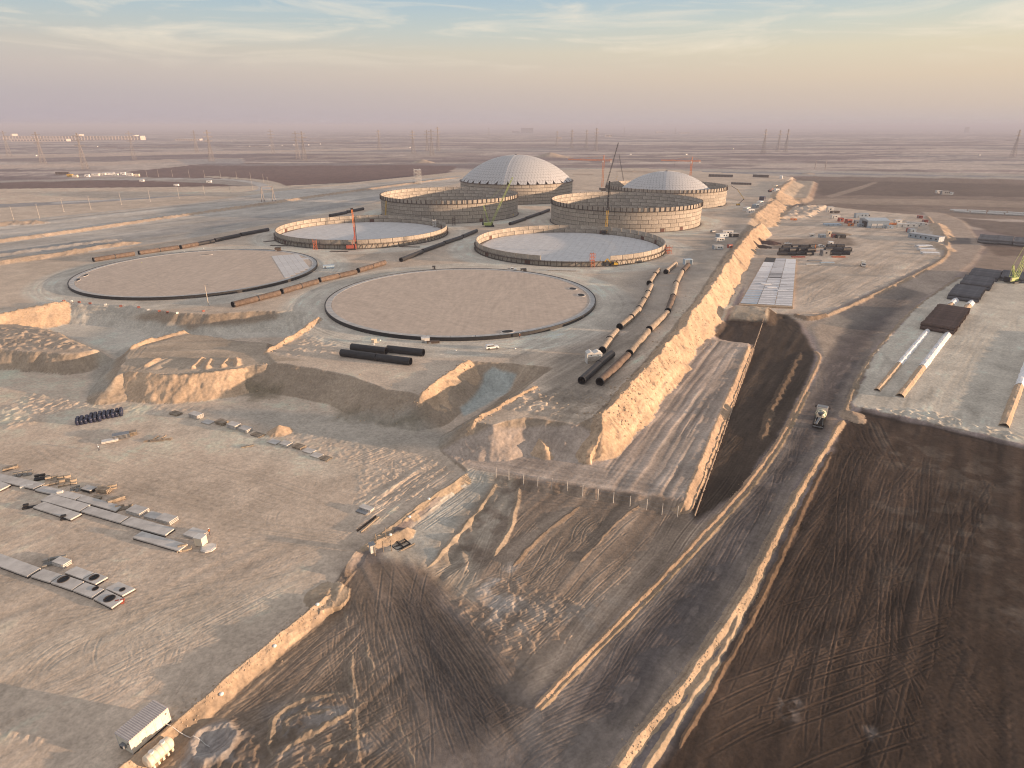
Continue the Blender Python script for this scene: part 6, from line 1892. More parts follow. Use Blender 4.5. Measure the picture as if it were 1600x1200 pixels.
def boom_lift(u, v):
    p = G(u, v)
    t = thing('boom_lift', 'yellow and black boom lift reaching up beside the rear right tank', 'boom lift', p, R_(165))
    MB().box((0, 0, .5), (3.6, 2.3, 1.2)).build('chassis', M_YELL, t)
    for sx in (-1.3, 1.3):
        for sy in (-1, 1): MB().tube((sx, sy * .9, .5), (sx, sy * 1.25, .5), .5, 12).build('wheel', M_TYRE, t)
    MB().bar((-.5, 0, 1.7), (-5.0, 0, 6.5), .55).build('lower_boom', M_BLACKM, t)
    MB().bar((-5.0, 0, 6.5), (2.5, 0, 15.5), .5).build('middle_boom', M_YELL, t)
    MB().bar((2.5, 0, 15.5), (9.0, 0, 19.0), .38).build('upper_boom', M_BLACKM, t)
    b = MB().box((10, 0, 18.4), (1.8, 1.0, .15)).build('basket', M_YELL, t)
    for sx in (9.15, 10.85):
        for sy in (-.45, .45): MB().bar((sx, sy, 18.5), (sx, sy, 19.6), .1).build('basket_post', M_YELL, b)


boom_lift(1153, 321)


def excavator(u, v, rz, label, m):
    p = G(u, v)
    t = thing('excavator', label, 'excavator', p, rz)
    tracks(t, 4.4, .6, 2.4)
    MB().box((-.6, 0, 1.0), (3.6, 2.6, 1.2)).build('house', m, t)
    MB().box((.6, .8, 1.1), (1.5, 1.0, 1.7)).build('cab', M_GLASS, t)
    MB().box((-2.4, 0, 1.0), (.7, 2.5, 1.3)).build('counterweight', M_BLACKM, t)
    MB().bar((1.0, -.4, 1.6), (3.6, -.4, 4.4), .45, .6).build('boom', m, t)
    MB().bar((3.6, -.4, 4.4), (5.4, -.4, 2.2), .35, .45).build('stick', m, t)
    MB().prism([(5.0, .9), (5.9, 1.0), (6.0, 2.0), (5.3, 2.3)], -.9, .2).build('bucket', M_BLACKM, t)


excavator(1271, 393, R_(60), 'orange excavator among the black bales right of the big bank', M_ORANGE)
excavator(958, 416, R_(185), 'yellow excavator at the foot of the low central tank ring', M_YELL)
excavator(1203, 300, R_(30), 'red excavator beside the far end of the big bank', M_RED)


def scaffold_tower(u, v, h, label, m, w=2.2):
    p = G(u, v)
    t = thing('scaffold_tower', label, 'scaffold', p, .3, 'scaffold towers at the tank walls')
    for sx in (-1, 1):
        for sy in (-1, 1): MB().tube((sx * w / 2, sy * w / 2, 0), (sx * w / 2, sy * w / 2, h), .12, 6).build('standard', m, t)
    k = 0; z = 1.8
    while z < h:
        MB().box((0, 0, z), (w, w, .12)).build('deck', m, t)
        MB().bar((-w / 2, -w / 2, z - 1.8), (w / 2, -w / 2, z), .12).bar((w / 2, w / 2, z - 1.8), (-w / 2, w / 2, z), .12).build('brace', m, t)
        z += 1.9
    return t


M_ORED = mat('orange_red_frame', (.48, .13, .05), .55)
scaffold_tower(493, 390, 6.5, 'red access tower in front of the low left tank ring', M_ORED)
scaffold_tower(925, 417, 8.0, 'orange access tower against the front of the low central tank ring', M_ORED)
scaffold_tower(709, 352, 7.0, 'dark access tower at the right foot of the tall left tank', M_BRKT)
scaffold_tower(679, 356, 6.5, 'pale access tower behind the right side of the low left tank ring', M_OFFW)
scaffold_tower(1044, 396, 5, 'rusty access tower at the right end of the low central tank ring', M_ORED, 3)
scaffold_tower(653, 287, 20, 'pale tall frame tower on the far bank left of the finished dome', M_OFFW, 9)


def gantry(a, b, h, label, m=M_PYL):
    pa, pb = G(*a), G(*b); d = pb - pa
    t = thing('height_gantry', label, 'gantry', pa, 0, 'height limit gantries')
    for q in (Vector((0, 0, 0)), d):
        for s_ in (-1, 1): MB().bar(q + Vector((s_ * 1.2, s_ * 1.2, 0)), q + Vector((0, 0, h)), .6).build('leg', m, t)
    MB().bar(Vector((0, 0, h)), d + Vector((0, 0, h)), .7).bar(Vector((0, 0, h - 3)), d + Vector((0, 0, h - 3)), .5).build('crossbeam', m, t)


gantry((411, 315), (428, 314), 15, 'pale height gantry over the far left road loop')
gantry((1273, 264), (1289, 264.5), 18, 'height gantry across the far pale highway on the right')


# ------------------------------------------------------------------ small site buildings
def cabin(u, v, L, Wd, H_, rz, m, label, group=None, roof=None, pitch=0.0, windows=2):
    p = G(u, v)
    t = thing('site_cabin', label, 'cabin', (p.x, p.y, p.z), rz, group)
    MB().box((0, 0, 0), (L, Wd, H_)).build('wall', m, t)
    if pitch:
        MB().prism([(-L / 2 - .2, H_), (L / 2 + .2, H_), (L / 2 + .2, H_ + .15), (0, H_ + pitch), (-L / 2 - .2, H_ + .15)], -Wd / 2 - .2, Wd / 2 + .2).build('roof', roof or m, t)
    else:
        MB().box((0, 0, H_), (L + .25, Wd + .25, .16)).build('roof', roof or m, t)
    MB().box((-L * .3, -Wd / 2 - .02, .05), (.95, .06, min(2.1, H_ * .8))).build('door', M_STEEL, t)
    for k in range(windows):
        MB().box((L * (.0 + .28 * k), -Wd / 2 - .02, H_ * .42), (1.1, .05, H_ * .32)).build('window', M_GLASS, t)
    return t


SG = 'sheds and cabins left of the big bank'
cabin(1128, 371, 9, 4, 2.8, .5, M_BLUEG, 'long grey shed beside the bank, nearest the pipe rows', SG, M_OFFW)
cabin(1136, 366, 8, 3.4, 2.8, .1, M_OFFW, 'white shed behind the long grey shed', SG)
cabin(1124, 377, 6, 3, 2.5, .2, M_OFFW, 'white flat cabin at the front of the shed group', SG)
cabin(1146, 370, 6, 4, 2.6, .1, M_BLACKM, 'dark open shed next to the bank crest', SG, M_SLAB)
cabin(1121, 389, 6, 4, 2.4, .1, M_BLUEG, 'lone grey cabin below the shed group', SG, M_SLAB)
cabin(1140, 387, 3, 2, 2.0, .4, M_RED, 'small rusty box between the lone cabin and bank', SG)
cabin(1166, 329, 10, 4, 3, .9, M_OFFW, 'front white cabin of the line along the rear bank', SG)
cabin(1172, 332, 6, 4, 3, .2, M_WHITE, 'bright white cabin facing the front of the line', SG)
cabin(1180, 324, 9, 4, 3, .9, M_BLUEG, 'blue grey cabin in the line along the rear bank', SG)
cabin(1187, 319, 9, 4, 3, .9, M_WHITE, 'third white cabin in the line along the rear bank', SG)
cabin(1191, 313, 6, 5, 4, .9, M_NAVY, 'dark round looking store at the end of the cabin line', SG)
cabin(1211, 294, 6, 4, 3.5, .9, M_CREAM, 'cream cabin beside the farthest part of the bank', SG)
cabin(1213, 299, 5, 4, 3, .3, M_WHITE, 'white cabin in front of the cream one by the farthest bank', SG)
cabin(1220, 279, 9, 4, 4, 1.1, M_WHITE, 'white block at the very far end of the bank', SG)
# small white shelter on the pipe row
p = G(927, 566)
t = thing('pipe_shelter', 'small white open shelter straddling the left pipe row', 'shelter', (p.x, p.y, p.z), .15)
for s_ in (-1, 1): MB().box((s_ * 2.5, 0, 0), (.3, 2.6, 3.4)).build('side_wall', M_OFFW, t)
MB().prism([(-2.65, 3.4), (2.65, 3.4), (2.65, 3.6), (1.2, 4.3), (-.2, 3.7), (-1.4, 4.3), (-2.65, 3.7)], -1.5, 1.5).build('roof', M_OFFW, t)
MB().box((0, -1.25, 2.6), (4.7, .1, .8)).build('front_panel', M_BLUEG, t)
for x in (-1.2, 1.2): MB().tube((x, -1.32, 3.0), (x, -1.36, 3.0), .2, 8).build('round_vent', M_BLACKM, t)
p = G(1074, 413)
t = thing('pipe_shelter', 'pale blue shelter at the far end of the right pipe row', 'shelter', (p.x, p.y, p.z), .2)
for s_ in (-1, 1): MB().box((s_ * 2.2, 0, 0), (.25, 3, 2.8)).build('side_wall', M_TARPB, t)
MB().box((0, 0, 2.8), (4.9, 3.3, .3)).build('roof', M_TARPB, t)

# big shed and its neighbours in the upper yard
p = G(1371, 356)
t = thing('workshop_shed', 'large blue grey workshop shed in the upper right yard', 'shed', (p.x, p.y + 7, p.z), R_(-2))
MB().box((0, 0, 0), (18, 16, 6.2)).build('wall', M_BLUEG, t)
MB().add([(-9.4, -8.4, 6.2), (9.4, -8.4, 6.2), (9.4, 0, 7.8), (-9.4, 0, 7.8), (-9.4, 8.4, 6.2), (9.4, 8.4, 6.2)], [(0, 1, 2, 3), (3, 2, 5, 4), (0, 3, 4), (1, 5, 2)]).build('roof', mat('pale_blue_roof', (.40, .46, .50), .5, streak=(2, .2, 1, .05)), t)
MB().box((-9.05, -2, 0), (.12, 9, 5)).build('open_side', M_BLACKM, t)
for x in (-3.5, 1.5): MB().box((x, -8.05, 0), (4.4, .12, 3.6)).build('roller_door', M_OFFW, t)
MB().box((6.6, -8.05, 0), (1.1, .1, 2.2)).build('door', M_STEEL, t)
UG = 'stores around the workshop shed'
for u, v, L_, W_, H_, rz, m, lab in [
    (1300, 352, 14, 5, 1.2, 0, M_TARPB, 'low pale blue sheeted store at the left of the yard'), (1313, 346, 4, 4, 3.2, 0, M_RED, 'small dark red store behind the blue sheets'), (1325, 349, 5, 4, 3.6, .2, M_RED, 'bright red container left of the workshop'),
    (1329, 353, 4, 3, 2.4, 0, M_ORANGE, 'small orange container in front of the red one'), (1338, 350, 4, 3, 3.0, 0, M_STEEL, 'grey container right of the red ones'), (1346, 354, 7, 3, 2.4, 0, M_BLUEG, 'blue grey container touching the workshop left corner'),
    (1305, 341, 8, 3, 3, 0, M_OFFW, 'pale rear cabin behind the blue sheeted store'), (1345, 340, 12, 4, 4, 0, M_BLUEG, 'long blue rear store behind the workshop'), (1389, 357, 6, 3, 2.4, 0, M_BLUEG, 'low annex at the right corner of the workshop'),
    (1402, 349, 6, 4, 3.2, 0, M_OFFW, 'white cabin beside the small orange stores'), (1394, 351, 7, 3, 1.4, 0, M_ORANGE, 'low orange material stack right of the workshop'), (1417, 355, 16, 4, 2.8, -.15, M_OFFW, 'long white portable office right of the workshop'),
    (1424, 364, 5, 4, 3.2, 0, M_BLUEG, 'square grey cabin in front of the long office'), (1418, 362, 2, 2, 3, 0, M_RED, 'narrow dark red box beside the square cabin'), (1430, 352, 14, 3, 2.6, -.3, M_OFFW, 'rear white portable office near the road bend'),
    (1437, 341, 5, 3, 2.4, -.6, M_RED, 'red machine box by the road bend'), (1445, 347, 5, 3, 2.0, -.6, M_RED, 'second red box nearer the road bend'), (1268, 370, 4, 3, 2.2, 0, M_OFFW, 'pale cabin in the low row left of the workshop'),
    (1284, 371, 5, 3, 2.4, 0, M_BLUEG, 'blue cabin in the low row left of the workshop'), (1294, 369, 3, 3, 4.2, 0, M_CREAM, 'cream tower box in the low row'), (1303, 371, 4, 3, 2.4, 0, M_RED, 'brown box right of the cream tower box'), (1313, 372, 7, 3, 2.6, 0, M_BLACKM, 'black container at the right end of the low row'),
    (1288, 399, 5, 4, 3.6, .1, M_STEEL, 'grey generator house among the black bales'), (1297, 384, 3, 3, 3.0, 0, M_WHITE, 'small white box behind the black bales'),
    (1466, 302, 7, 4, 3.5, 0, M_OFFW, 'white store in the small group far on the plain'), (1475, 304, 9, 4, 4.5, 0, M_STEEL, 'grey store in the small group far on the plain'), (1484, 304, 6, 4, 3, 0, M_BLUEG, 'blue store in the small group far on the plain'),
    (1296, 331, 6, 4, 5, 0, M_OFFW, 'pale tall box on the rough ground behind the yard'), (1304, 333, 8, 4, 2, 0, M_BRKT, 'brown low pile on the rough ground behind the yard'), (1240, 344, 5, 3, 1.4, 0, M_ORANGE, 'small orange load near the second bank')]:
    cabin(u, v, L_, W_, H_, rz, m, lab, UG, windows=1 if L_ < 9 else 3)
p = G(1446, 374)
t = thing('long_cabin', 'long grey cabin running diagonally near the road bend', 'cabin', (p.x, p.y, p.z), R_(-64))
MB().box((0, 0, 0), (24, 7, 3.4)).build('wall', M_BLUEG, t)
MB().box((0, 0, 3.4), (24.4, 7.4, .3)).build('roof', mat('grey_roof_sheet', (.36, .38, .40), .6), t)
for k in range(6): MB().box((-10 + k * 4, -3.53, 1.2), (1.2, .06, 1.1)).build('window', M_GLASS, t)
MB().box((12.03, 0, .05), (.06, 1.2, 2.2)).build('door', M_STEEL, t)
for k, (u, v, a, lab) in enumerate([(1443, 386, .1, 'rear pile of white sheets at the road bend'), (1447, 391, .0, 'middle pile of white sheets at the road bend'), (1453, 397, -.1, 'front pile of white sheets at the road bend')]):
    flat_stack(u, v, 11, 4.5, 4, a, lab, 'white sheet piles at the road bend', M_TARPW, M_TARPB)

# black bales and coils between the sheeted bed and the low row
bale = MB().tube((-3, 0, 1.3), (3, 0, 1.3), 1.35, 12, inner=.4).mesh('black_coil', M_PBLACK)
BG = 'black coils in the store right of the big bank'
kk = 0
for r_, v0 in ((0, 399), (1, 393), (2, 388)):
    for c in range(7 if r_ < 2 else 6):
        u = 1222 + c * 14 + (c > 3) * 14 + r_ * 3
        p = G(u, v0 + rng.uniform(-.7, .7) - c * .1)
        put('black_coil', bale, None, (p.x, p.y, p.z), rng.uniform(-.3, .3), label=f'{ORD[c] if c else "leftmost"} black coil from the left, {("front", "middle", "rear")[r_]} row behind the white sheeted bed', cat='coil', group=BG)
        if r_ == 0:
            put('black_coil', bale, None, (p.x + 1.0, p.y + 1.2, p.z + 2.3), rng.uniform(-.3, .3), label=f'{ORD[c] if c else "leftmost"} black coil from the left, stacked on the front row of coils', cat='coil', group=BG)
for k, (u, v, m, lab) in enumerate([(1247, 402, M_RED, 'red beams in front of the black coils'), (1310, 402, M_ORED, 'orange tubes at the right of the black coils'), (1273, 408, M_STEEL, 'grey beams nearest the white sheeted bed'), (1292, 411, M_TARPB, 'pale blue sheets right of the white sheeted bed'), (1270, 414, M_OFFW, 'pale boards at the top edge of the white sheeted bed')]):
    flat_stack(u, v, 9, 2, 2, .05, lab, 'loose stock round the black coils', m, M_BRKT)

# sheeted bed: a raised bed of sand under many overlapping sheets
A, B, Cc, D = (Vector((*W(*q, UR0 + 1.0), 0)) for q in ((1156, 474), (1238, 478), (1244, 405), (1197, 402)))
ctr = (A + B + Cc + D) / 4
t = thing('sheeted_bed', 'raised bed covered by many white and grey sheets right of the big bank', 'sheeted bed', (ctr.x, ctr.y, UR0), 0)
loc = lambda a, b: (A.lerp(B, a)).lerp(D.lerp(Cc, a), b) - ctr
MB().slab([((q - ctr).x * 1.03, (q - ctr).y * 1.03) for q in (A, B, Cc, D)], -.6, .85).build('bed', M_SAND, t)
M_STR = mat('grey_shade_sheet', (.40, .41, .43), .6, obj_var=.15)
nu, nv_ = 3, 8
for i_ in range(nu):
    for j_ in range(nv_):
        dark = (i_, j_) in ((1, 4), (0, 7))
        q = [loc((i_ + a) / nu, (j_ + b) / nv_) for a, b in ((.02, .03), (.985, .03), (.985, .98), (.02, .98))]
        z = .88 + .12 * rng.random()
        o = MB().slab([(p.x, p.y) for p in q], z, z + .12).build('sheet', M_BLACKM if dark else (M_TARPB if (i_ == 0 and j_ < 2) else M_TARPW), t)
        if not (j_ > 4 and i_ != 1):
            for s_ in range(4):
                f0, f1 = (s_ + .25) / 4, (s_ + .55) / 4
                r0, r1 = q[0].lerp(q[3], f0), q[1].lerp(q[2], min(1, f0 + .12)); r2, r3 = q[0].lerp(q[3], f1), q[1].lerp(q[2], min(1, f1 + .12))
                MB().add([(r0.x, r0.y, z + .124), (r1.x, r1.y, z + .124), (r3.x, r3.y, z + .40), (r2.x, r2.y, z + .40)], [(0, 1, 2, 3)]).build('fold', M_STR, o)
for a, b in ((.5, .3), (.75, .25), (.35, .36)):
    q = loc(a, b); MB().box((q.x, q.y, 1.05), (5, 2.6, .35)).build('upstand', M_TARPW, t)

# low dark walls beyond the tanks
for k, (a, b, h_, lab) in enumerate([((1107, 276), (1145, 277), 4, 'left far dark retaining wall beyond the rear tanks'), ((1176, 276.5), (1201, 277.5), 4, 'right far dark retaining wall beyond the rear tanks'), ((1142, 288), (1174, 289), 3, 'nearer dark retaining wall beyond the rear right tank')]):
    pa, pb = G(*a), G(*b); d = pb - pa; L_ = d.length
    t = thing('retaining_wall', lab, 'wall', (pa.x, pa.y, pa.z), heading(pa, pb), 'dark retaining walls beyond the tanks')
    for j in range(8): MB().box((L_ * (j + .5) / 8, 0, -.2), (L_ / 8 - .15, 1.0, h_)).build('wall_panel', M_DWALL, t)
    MB().box((L_ / 2, 0, h_ - .2), (L_, 1.3, .4)).build('coping', M_SLAB, t)

# ------------------------------------------------------------------ far things
def pylon_mesh():
    mb = MB()
    hw = lambda z: 5.5 - 4.4 * min(1, z / 48) if z < 48 else 1.1
    for k in range(14):
        z0, z1 = k * 70 / 14, (k + 1) * 70 / 14
        a, b = hw(z0), hw(z1)
        cs = ((-1, -1), (1, -1), (1, 1), (-1, 1))
        for e in range(4):
            c0, c1 = cs[e], cs[(e + 1) % 4]
            mb.bar((c0[0] * a, c0[1] * a, z0), (c0[0] * b, c0[1] * b, z1), .55)
            mb.bar((c0[0] * a, c0[1] * a, z0), (c1[0] * b, c1[1] * b, z1), .34)
            mb.bar((c1[0] * a, c1[1] * a, z0), (c0[0] * b, c0[1] * b, z1), .34)
    return mb.mesh('tower', M_PYL)


PYB = pylon_mesh()
PYA = [MB().lattice((-w, 0, z), (w, 0, z), 1.4, t=.42, step=3).mesh('crossarm', M_PYL) for z, w in ((46, 9), (55, 11), (64, 8.5))]
pyl0 = None
PGN = 'lattice power pylons on the far plain'
PYP = {}
for key, u, v, h_, lab in [
    ('a', 15, 244, 1, 'pylon at the far left edge below the long pale building'), ('b', 68, 256, 1, 'second pylon from the left, in front of the long pale building'), ('c', 133, 264, 1.0, 'third and nearest pylon of the left group'), ('d', 210, 250, 1, 'pylon below the right end of the long pale building'),
    ('e', 308, 238, 1, 'fainter pylon left of the tall one over the dark patch'), ('f', 331, 252, 1.05, 'tall pylon right behind the dark brown patch on the left'), ('g', 427, 240, 1.05, 'pylon left of the close pair over the dark patch'), ('h', 466, 248, 1.0, 'left pylon of the close pair over the dark patch'),
    ('i', 476, 250, 1, 'right pylon of the close pair over the dark patch'), ('j', 593, 234, 1, 'lone pylon between the pair and the group near the dome'), ('k', 646, 240, 1, 'left pylon of the group left of the finished dome'), ('l', 668, 236, 1, 'second pylon of the group left of the finished dome'),
    ('m', 675, 243, 1.05, 'third pylon of the group left of the finished dome'), ('n', 685, 236, 1.15, 'right pylon of the group left of the finished dome'), ('o', 870, 228, .9, 'faint pylon behind the right flank of the finished dome'), ('p', 893, 233, 1, 'left pylon of the trio behind the tower crane'),
    ('q', 916, 232, 1, 'middle pylon of the trio behind the tower crane'), ('r', 931, 236, 1.1, 'right and tallest pylon of the trio behind the tower crane'), ('s', 1192, 240, 1.05, 'left pylon of the three dark ones above the sand bank'), ('t', 1215, 236, 1, 'middle pylon of the three dark ones above the sand bank'),
    ('u', 1227, 238, 1.05, 'right pylon of the three dark ones above the sand bank'), ('v', 1582, 246, 1.05, 'large leaning looking pylon at the right edge of the photo'), ('w', 764, 212, 1, 'very faint pylon on the horizon above the finished dome'), ('x', 975, 210, 1, 'very faint pylon on the horizon right of the trio'), ('y', 1055, 209, 1, 'very faint pylon on the horizon above the smaller dome')]:
    p = G(u, v); PYP[key] = p
    if pyl0 is None:
        pyl0 = thing('power_pylon', lab, 'pylon', p, .5, PGN)
        put('tower', PYB, pyl0)
        for m_ in PYA: put('crossarm', m_, pyl0)
        c = pyl0
    else:
        c = dup(pyl0, p, .5 + rng.uniform(-.3, .3), lab)
    c.scale = (h_, h_, h_)


def cable(a, b, label):
    pa, pb = Vector(a), Vector(b)
    t = thing('power_cable', label, 'power line', pa, 0, 'power lines between pylons')
    for dx, z in ((-8, 46), (8, 46), (10, 55)):
        mb = MB(); prev = None
        for k in range(11):
            f = k / 10; q = (pb - pa) * f + Vector((dx, 0, z - 12 * 4 * f * (1 - f)))
            if prev is not None: mb.bar(prev, q, .22)
            prev = q
        mb.build('wire', M_PYL, t)


for a, b, lab in (('u', 'v', 'sagging line from the three dark pylons to the right edge pylon'), ('r', 's', 'line from the trio behind the crane to the three dark pylons'), ('n', 'r', 'line passing above the finished dome to the trio'), ('j', 'n', 'line from the lone pylon to the group near the dome'), ('i', 'j', 'line from the close pair to the lone pylon'), ('f', 'i', 'line from the tall pylon to the close pair'), ('b', 'f', 'line between the left pylon group and the tall pylon')):
    cable(PYP[a], PYP[b], lab)
cable(PYP['v'], PYP['v'] + Vector((420, 60, 0)), 'line leaving the photo from the right edge pylon')


def far_building(u0, u1, v, h_, depth, bays, label, m=M_FARW, storeys=2, tower=None):
    a, b = Vector((*W(u0, v, N0), N0)), Vector((*W(u1, v, N0), N0))
    L_ = (b - a).length
    t = thing('far_building', label, 'building', a, heading(a, b), None)
    MB().box((L_ / 2, depth / 2, -2), (L_, depth, h_ + 2)).build('wall', m, t)
    MB().box((L_ / 2, depth / 2, h_), (L_ + 2, depth + 2, 1.2)).build('roof', M_OFFW, t)
    wm = MB().box((0, 0, 0), (L_ / bays * .55, .6, h_ / storeys * .5)).mesh('window', M_FARD)
    for s_ in range(storeys):
        for k in range(bays):
            put('window', wm, t, (L_ * (k + .5) / bays, -.1, h_ * (s_ + .28) / storeys))
    pm = MB().box((0, 0, 0), (1.6, 2.0, h_)).mesh('pilaster', m)
    for k in range(bays + 1): put('pilaster', pm, t, (L_ * k / bays, -.6, -.5))
    if tower:
        for x, w_, hh in tower:
            MB().box((L_ * x, depth / 2, h_ + 1.2), (w_, depth * .8, hh)).build('roof_block', m, t)
    return t


far_building(6, 220, 219, 24, 60, 44, 'very long pale building on the left horizon', storeys=2, tower=[(.06, 10, 12), (.54, 24, 9), (.95, 14, 5)])
far_building(18, 104, 221, 12, 40, 18, 'lower front wing before the left half of the long building', storeys=1)
far_building(275, 312, 219.5, 9, 40, 10, 'short pale building on the horizon right of the long one', storeys=1)
M_FARG = mat('far_grey_wall', (.25, .23, .24), .8)
far_building(814, 833, 207.5, 60, 80, 8, 'tall hazy block on the horizon above the dome', M_FARG, 4)
far_building(800, 812, 207.5, 22, 60, 6, 'low hazy block left of the tall hazy one', M_FARG, 2)
far_building(1025, 1038, 208, 18, 60, 6, 'bright pale block on the horizon behind the smaller dome', storeys=1)
far_building(1062, 1077, 209, 18, 60, 6, 'second bright pale block right of the smaller dome', storeys=1)
far_building(946, 956, 214, 16, 40, 5, 'small white block on the far plain by the trio of pylons', storeys=1)
far_building(869, 877, 217.5, 14, 40, 5, 'small white block behind the right flank of the dome', storeys=1)
far_building(1508, 1513, 207, 70, 30, 3, 'lone hazy tower on the right horizon', M_FARG, 4)
# camp beside the left road loop
VG = 'camp beside the far left road loop'
for k, (u, v, L_, m) in enumerate([(98, 272.5, 22, M_BRKT), (110, 276, 9, M_YELL), (118, 277, 8, M_CREAM), (137, 276.5, 7, M_WHITE), (150, 275, 12, M_OFFW), (160, 274, 12, M_OFFW), (170, 273.5, 20, M_WHITE), (181, 275, 9, M_OFFW), (193, 273, 8, M_WHITE), (203, 274.5, 10, M_OFFW), (214, 275.5, 9, M_CREAM), (222, 283.5, 6, M_WHITE), (327, 285, 7, M_WHITE), (276, 290.5, 6, M_WHITE)]):
    nm = {0: 'long dark store at the left of the far camp', 1: 'yellow machine box in the far camp', 2: 'cream box beside the yellow one in the far camp', 3: 'white cabin in the gap of the far camp', 4: 'first off white hut of the far camp line', 5: 'second off white hut of the far camp line', 6: 'long white hut in the middle of the far camp', 7: 'off white hut right of the long white one', 8: 'white hut set back in the far camp', 9: 'last large hut of the far camp', 10: 'cream hut at the right end of the far camp', 11: 'white van on the near side of the far camp', 12: 'white van on the road loop', 13: 'white van on the inner side of the road loop'}[k]
    cabin(u, v, L_, 5, 4 if k < 11 else 2.6, .1, m, nm, VG, windows=2)
WH = ['left end of a row of five tiny white huts on the plain', 'second tiny hut of the row of five on the plain', 'middle tiny hut of the row of five on the plain', 'fourth tiny hut of the row of five on the plain', 'right end of the row of five tiny white huts', 'tiny hut above the tall left pylon', 'tiny hut right of the tall left pylon',
      'tiny hut between the tall pylon and the close pair', 'tiny hut left of the pylon group by the finished dome', 'tiny hut below the right end of the long pale building', 'tiny hut at the far left edge below the pylons', 'tiny hut beyond the smaller dome, left one', 'tiny hut beyond the smaller dome, right one',
      'tiny hut left of the three dark pylons', 'left of three tiny huts on the right hand plain', 'middle of three tiny huts on the right hand plain', 'right of three tiny huts on the right hand plain', 'tiny hut on the plain straight above the finished dome']
wb = MB().box((0, 0, 0), (6, 5, 3.2)).mesh('white_hut', M_OFFW)
for k, (u, v) in enumerate([(421, 227.5), (441, 227.5), (459, 227), (482, 227), (500, 225.5), (343, 220.5), (362, 221), (390, 229), (640, 231), (152, 229.5), (56, 244), (985, 242), (1072, 242), (1145, 233), (1390, 233), (1450, 240), (1530, 243), (780, 217)]):
    p = G(u, v)
    put('white_hut', wb, None, (p.x, p.y, p.z), .3 * k, label=WH[k], cat='hut', group='tiny white huts on the far plain')


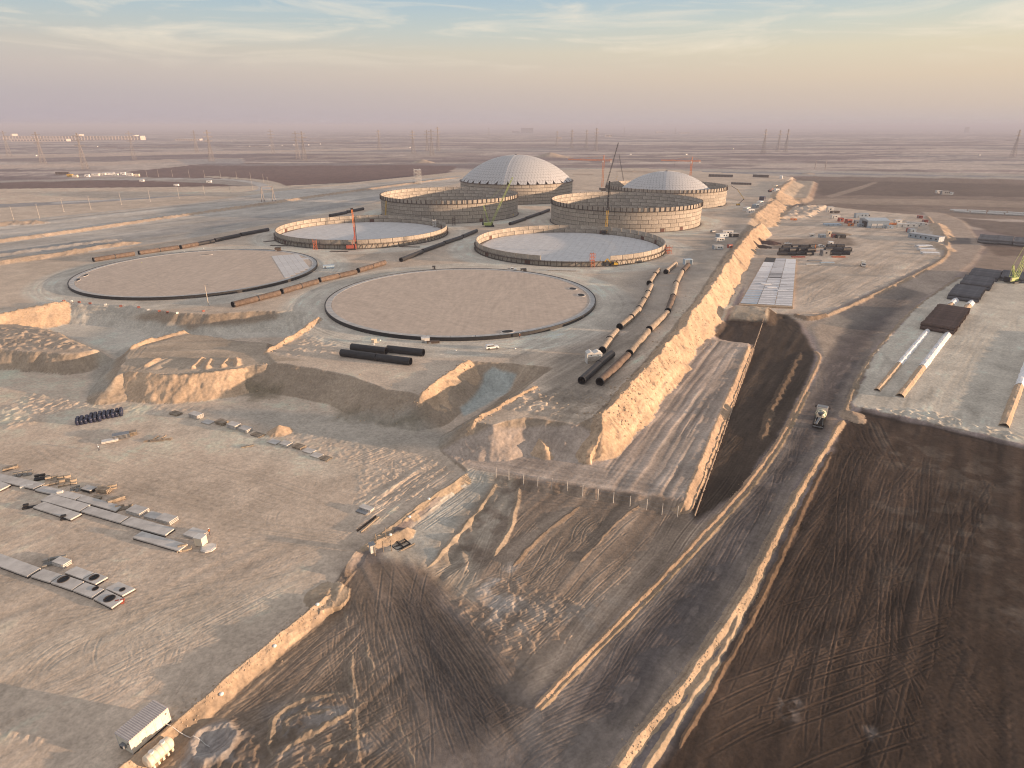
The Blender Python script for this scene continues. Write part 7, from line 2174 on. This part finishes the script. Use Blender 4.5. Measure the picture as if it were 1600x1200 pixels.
# ------------------------------------------------------------------ people
def person(u, v, rz, label, shirt, step=0.25):
    p = G(u, v)
    t = thing('person', label, 'person', p, rz, 'workers on the site')
    P = {'pelvis': (0, 0, .95), 'belly': (0, 0, 1.12), 'chest': (0, .01, 1.32), 'neck': (0, .01, 1.50), 'head': (0, .02, 1.62), 'crown': (0, .01, 1.74)}
    for s_, n_ in ((-1, 'l'), (1, 'r')):
        P['hip' + n_] = (s_ * .09, 0, .90); P['knee' + n_] = (s_ * .10, s_ * step * .5 + .04, .48); P['ankle' + n_] = (s_ * .10, s_ * step, .08); P['toe' + n_] = (s_ * .11, s_ * step + .17, .04)
        P['sh' + n_] = (s_ * .19, 0, 1.42); P['el' + n_] = (s_ * .25, -s_ * .06, 1.14); P['wr' + n_] = (s_ * .25, -s_ * .02 + .10, .90); P['hand' + n_] = (s_ * .25, .13 - s_ * .02, .80)
    rad = {'pelvis': .15, 'belly': .14, 'chest': .16, 'neck': .06, 'head': .10, 'crown': .075, 'hip': .10, 'knee': .065, 'ankle': .05, 'toe': .04, 'sh': .075, 'el': .05, 'wr': .035, 'hand': .045}
    ed = [('pelvis', 'belly'), ('belly', 'chest'), ('chest', 'neck'), ('neck', 'head'), ('head', 'crown')]
    for n_ in 'lr': ed += [('pelvis', 'hip' + n_), ('hip' + n_, 'knee' + n_), ('knee' + n_, 'ankle' + n_), ('ankle' + n_, 'toe' + n_), ('chest', 'sh' + n_), ('sh' + n_, 'el' + n_), ('el' + n_, 'wr' + n_), ('wr' + n_, 'hand' + n_)]
    ks = list(P)
    me = bpy.data.meshes.new('body'); me.from_pydata([P[k] for k in ks], [(ks.index(a), ks.index(b)) for a, b in ed], [])
    o = put('body', me, t)
    sk = o.modifiers.new('skin', 'SKIN')
    for k, sv in zip(ks, me.skin_vertices[0].data):
        r_ = rad[k] if k in rad else rad[k[:-1]]
        sv.radius = (r_, r_ * .8 if k in ('belly', 'chest', 'pelvis') else r_)
    me.skin_vertices[0].data[0].use_root = True
    ss = o.modifiers.new('smooth', 'SUBSURF'); ss.levels = ss.render_levels = 1
    me.materials.append(mat('dark_work_clothes', (.05, .055, .08), .9))
    MB().lathe([(.165, 1.02), (.185, 1.2), (.195, 1.38), (.10, 1.47)], 12).build('vest', shirt, t)
    MB().lathe([(.145, 1.66), (.135, 1.72), (.08, 1.79), (0, 1.81)], 12).build('helmet', M_WHITE, t)
    return t


M_VEST = mat('yellow_vest', (.55, .60, .08), .8)
person(155, 704, .6, 'worker in a white top standing alone in the lower yard', M_WHITE)
person(738, 532, 2.0, 'worker in a yellow vest on the near edge of the central foundation', M_VEST)
person(222, 414 + 0, 2.0, 'worker walking beside the long pipe row', M_VEST)
person(812, 528, 1.0, 'worker beside the near sump of the central foundation', M_ORANGE)
person(328, 836, 1.0, 'worker in an orange top behind the beige crate', M_ORANGE)
for k, (u, v, L_, W_, H_, m, lab) in enumerate([(665, 535, 3, 2, 1.8, M_OFFW, 'pale box at the near edge of the central foundation'), (677, 536, 4.5, 1.4, .7, M_BRKT, 'red brown box right of the pale edge box'), (585, 535, 2, 1.4, 1.4, M_CREAM, 'cream box left at the near edge of the central foundation'), (514, 419, 6, 2.4, 1.6, M_TARPB, 'pale blue sheeted crate between the two foundations'), (435, 395, 3.5, 3, 3.2, M_BRKT, 'dark box on the far edge of the left foundation'), (678, 421, 1.6, 1.6, 1.8, M_BLACKM, 'black box behind the central foundation'), (818, 424, 3, 2, 1.4, M_BLACKM, 'dark box right of the white pickup')]):
    cabin(u, v, L_, W_, H_, .2, m, lab, 'boxes round the foundations', windows=0)
# long beams and plates lying at the low rings
for k, (u, v, L_, lab) in enumerate([(878, 423, 16, 'long pale beam lying before the low central ring'), (640, 386, 14, 'long dark beam lying before the low left ring'), (436, 384, 12, 'beam lying at the left end of the low left ring'), (530, 393, 12, 'beam lying left of the red drill rig'), (422, 377, 9, 'beam standing off the left end of the low left ring')]):
    flat_stack(u, v, L_, 2.2, 1 if k else 2, -.1 if k != 4 else .8, lab, 'beams lying at the low tank rings', M_SLAB if k == 0 else M_BRKT)
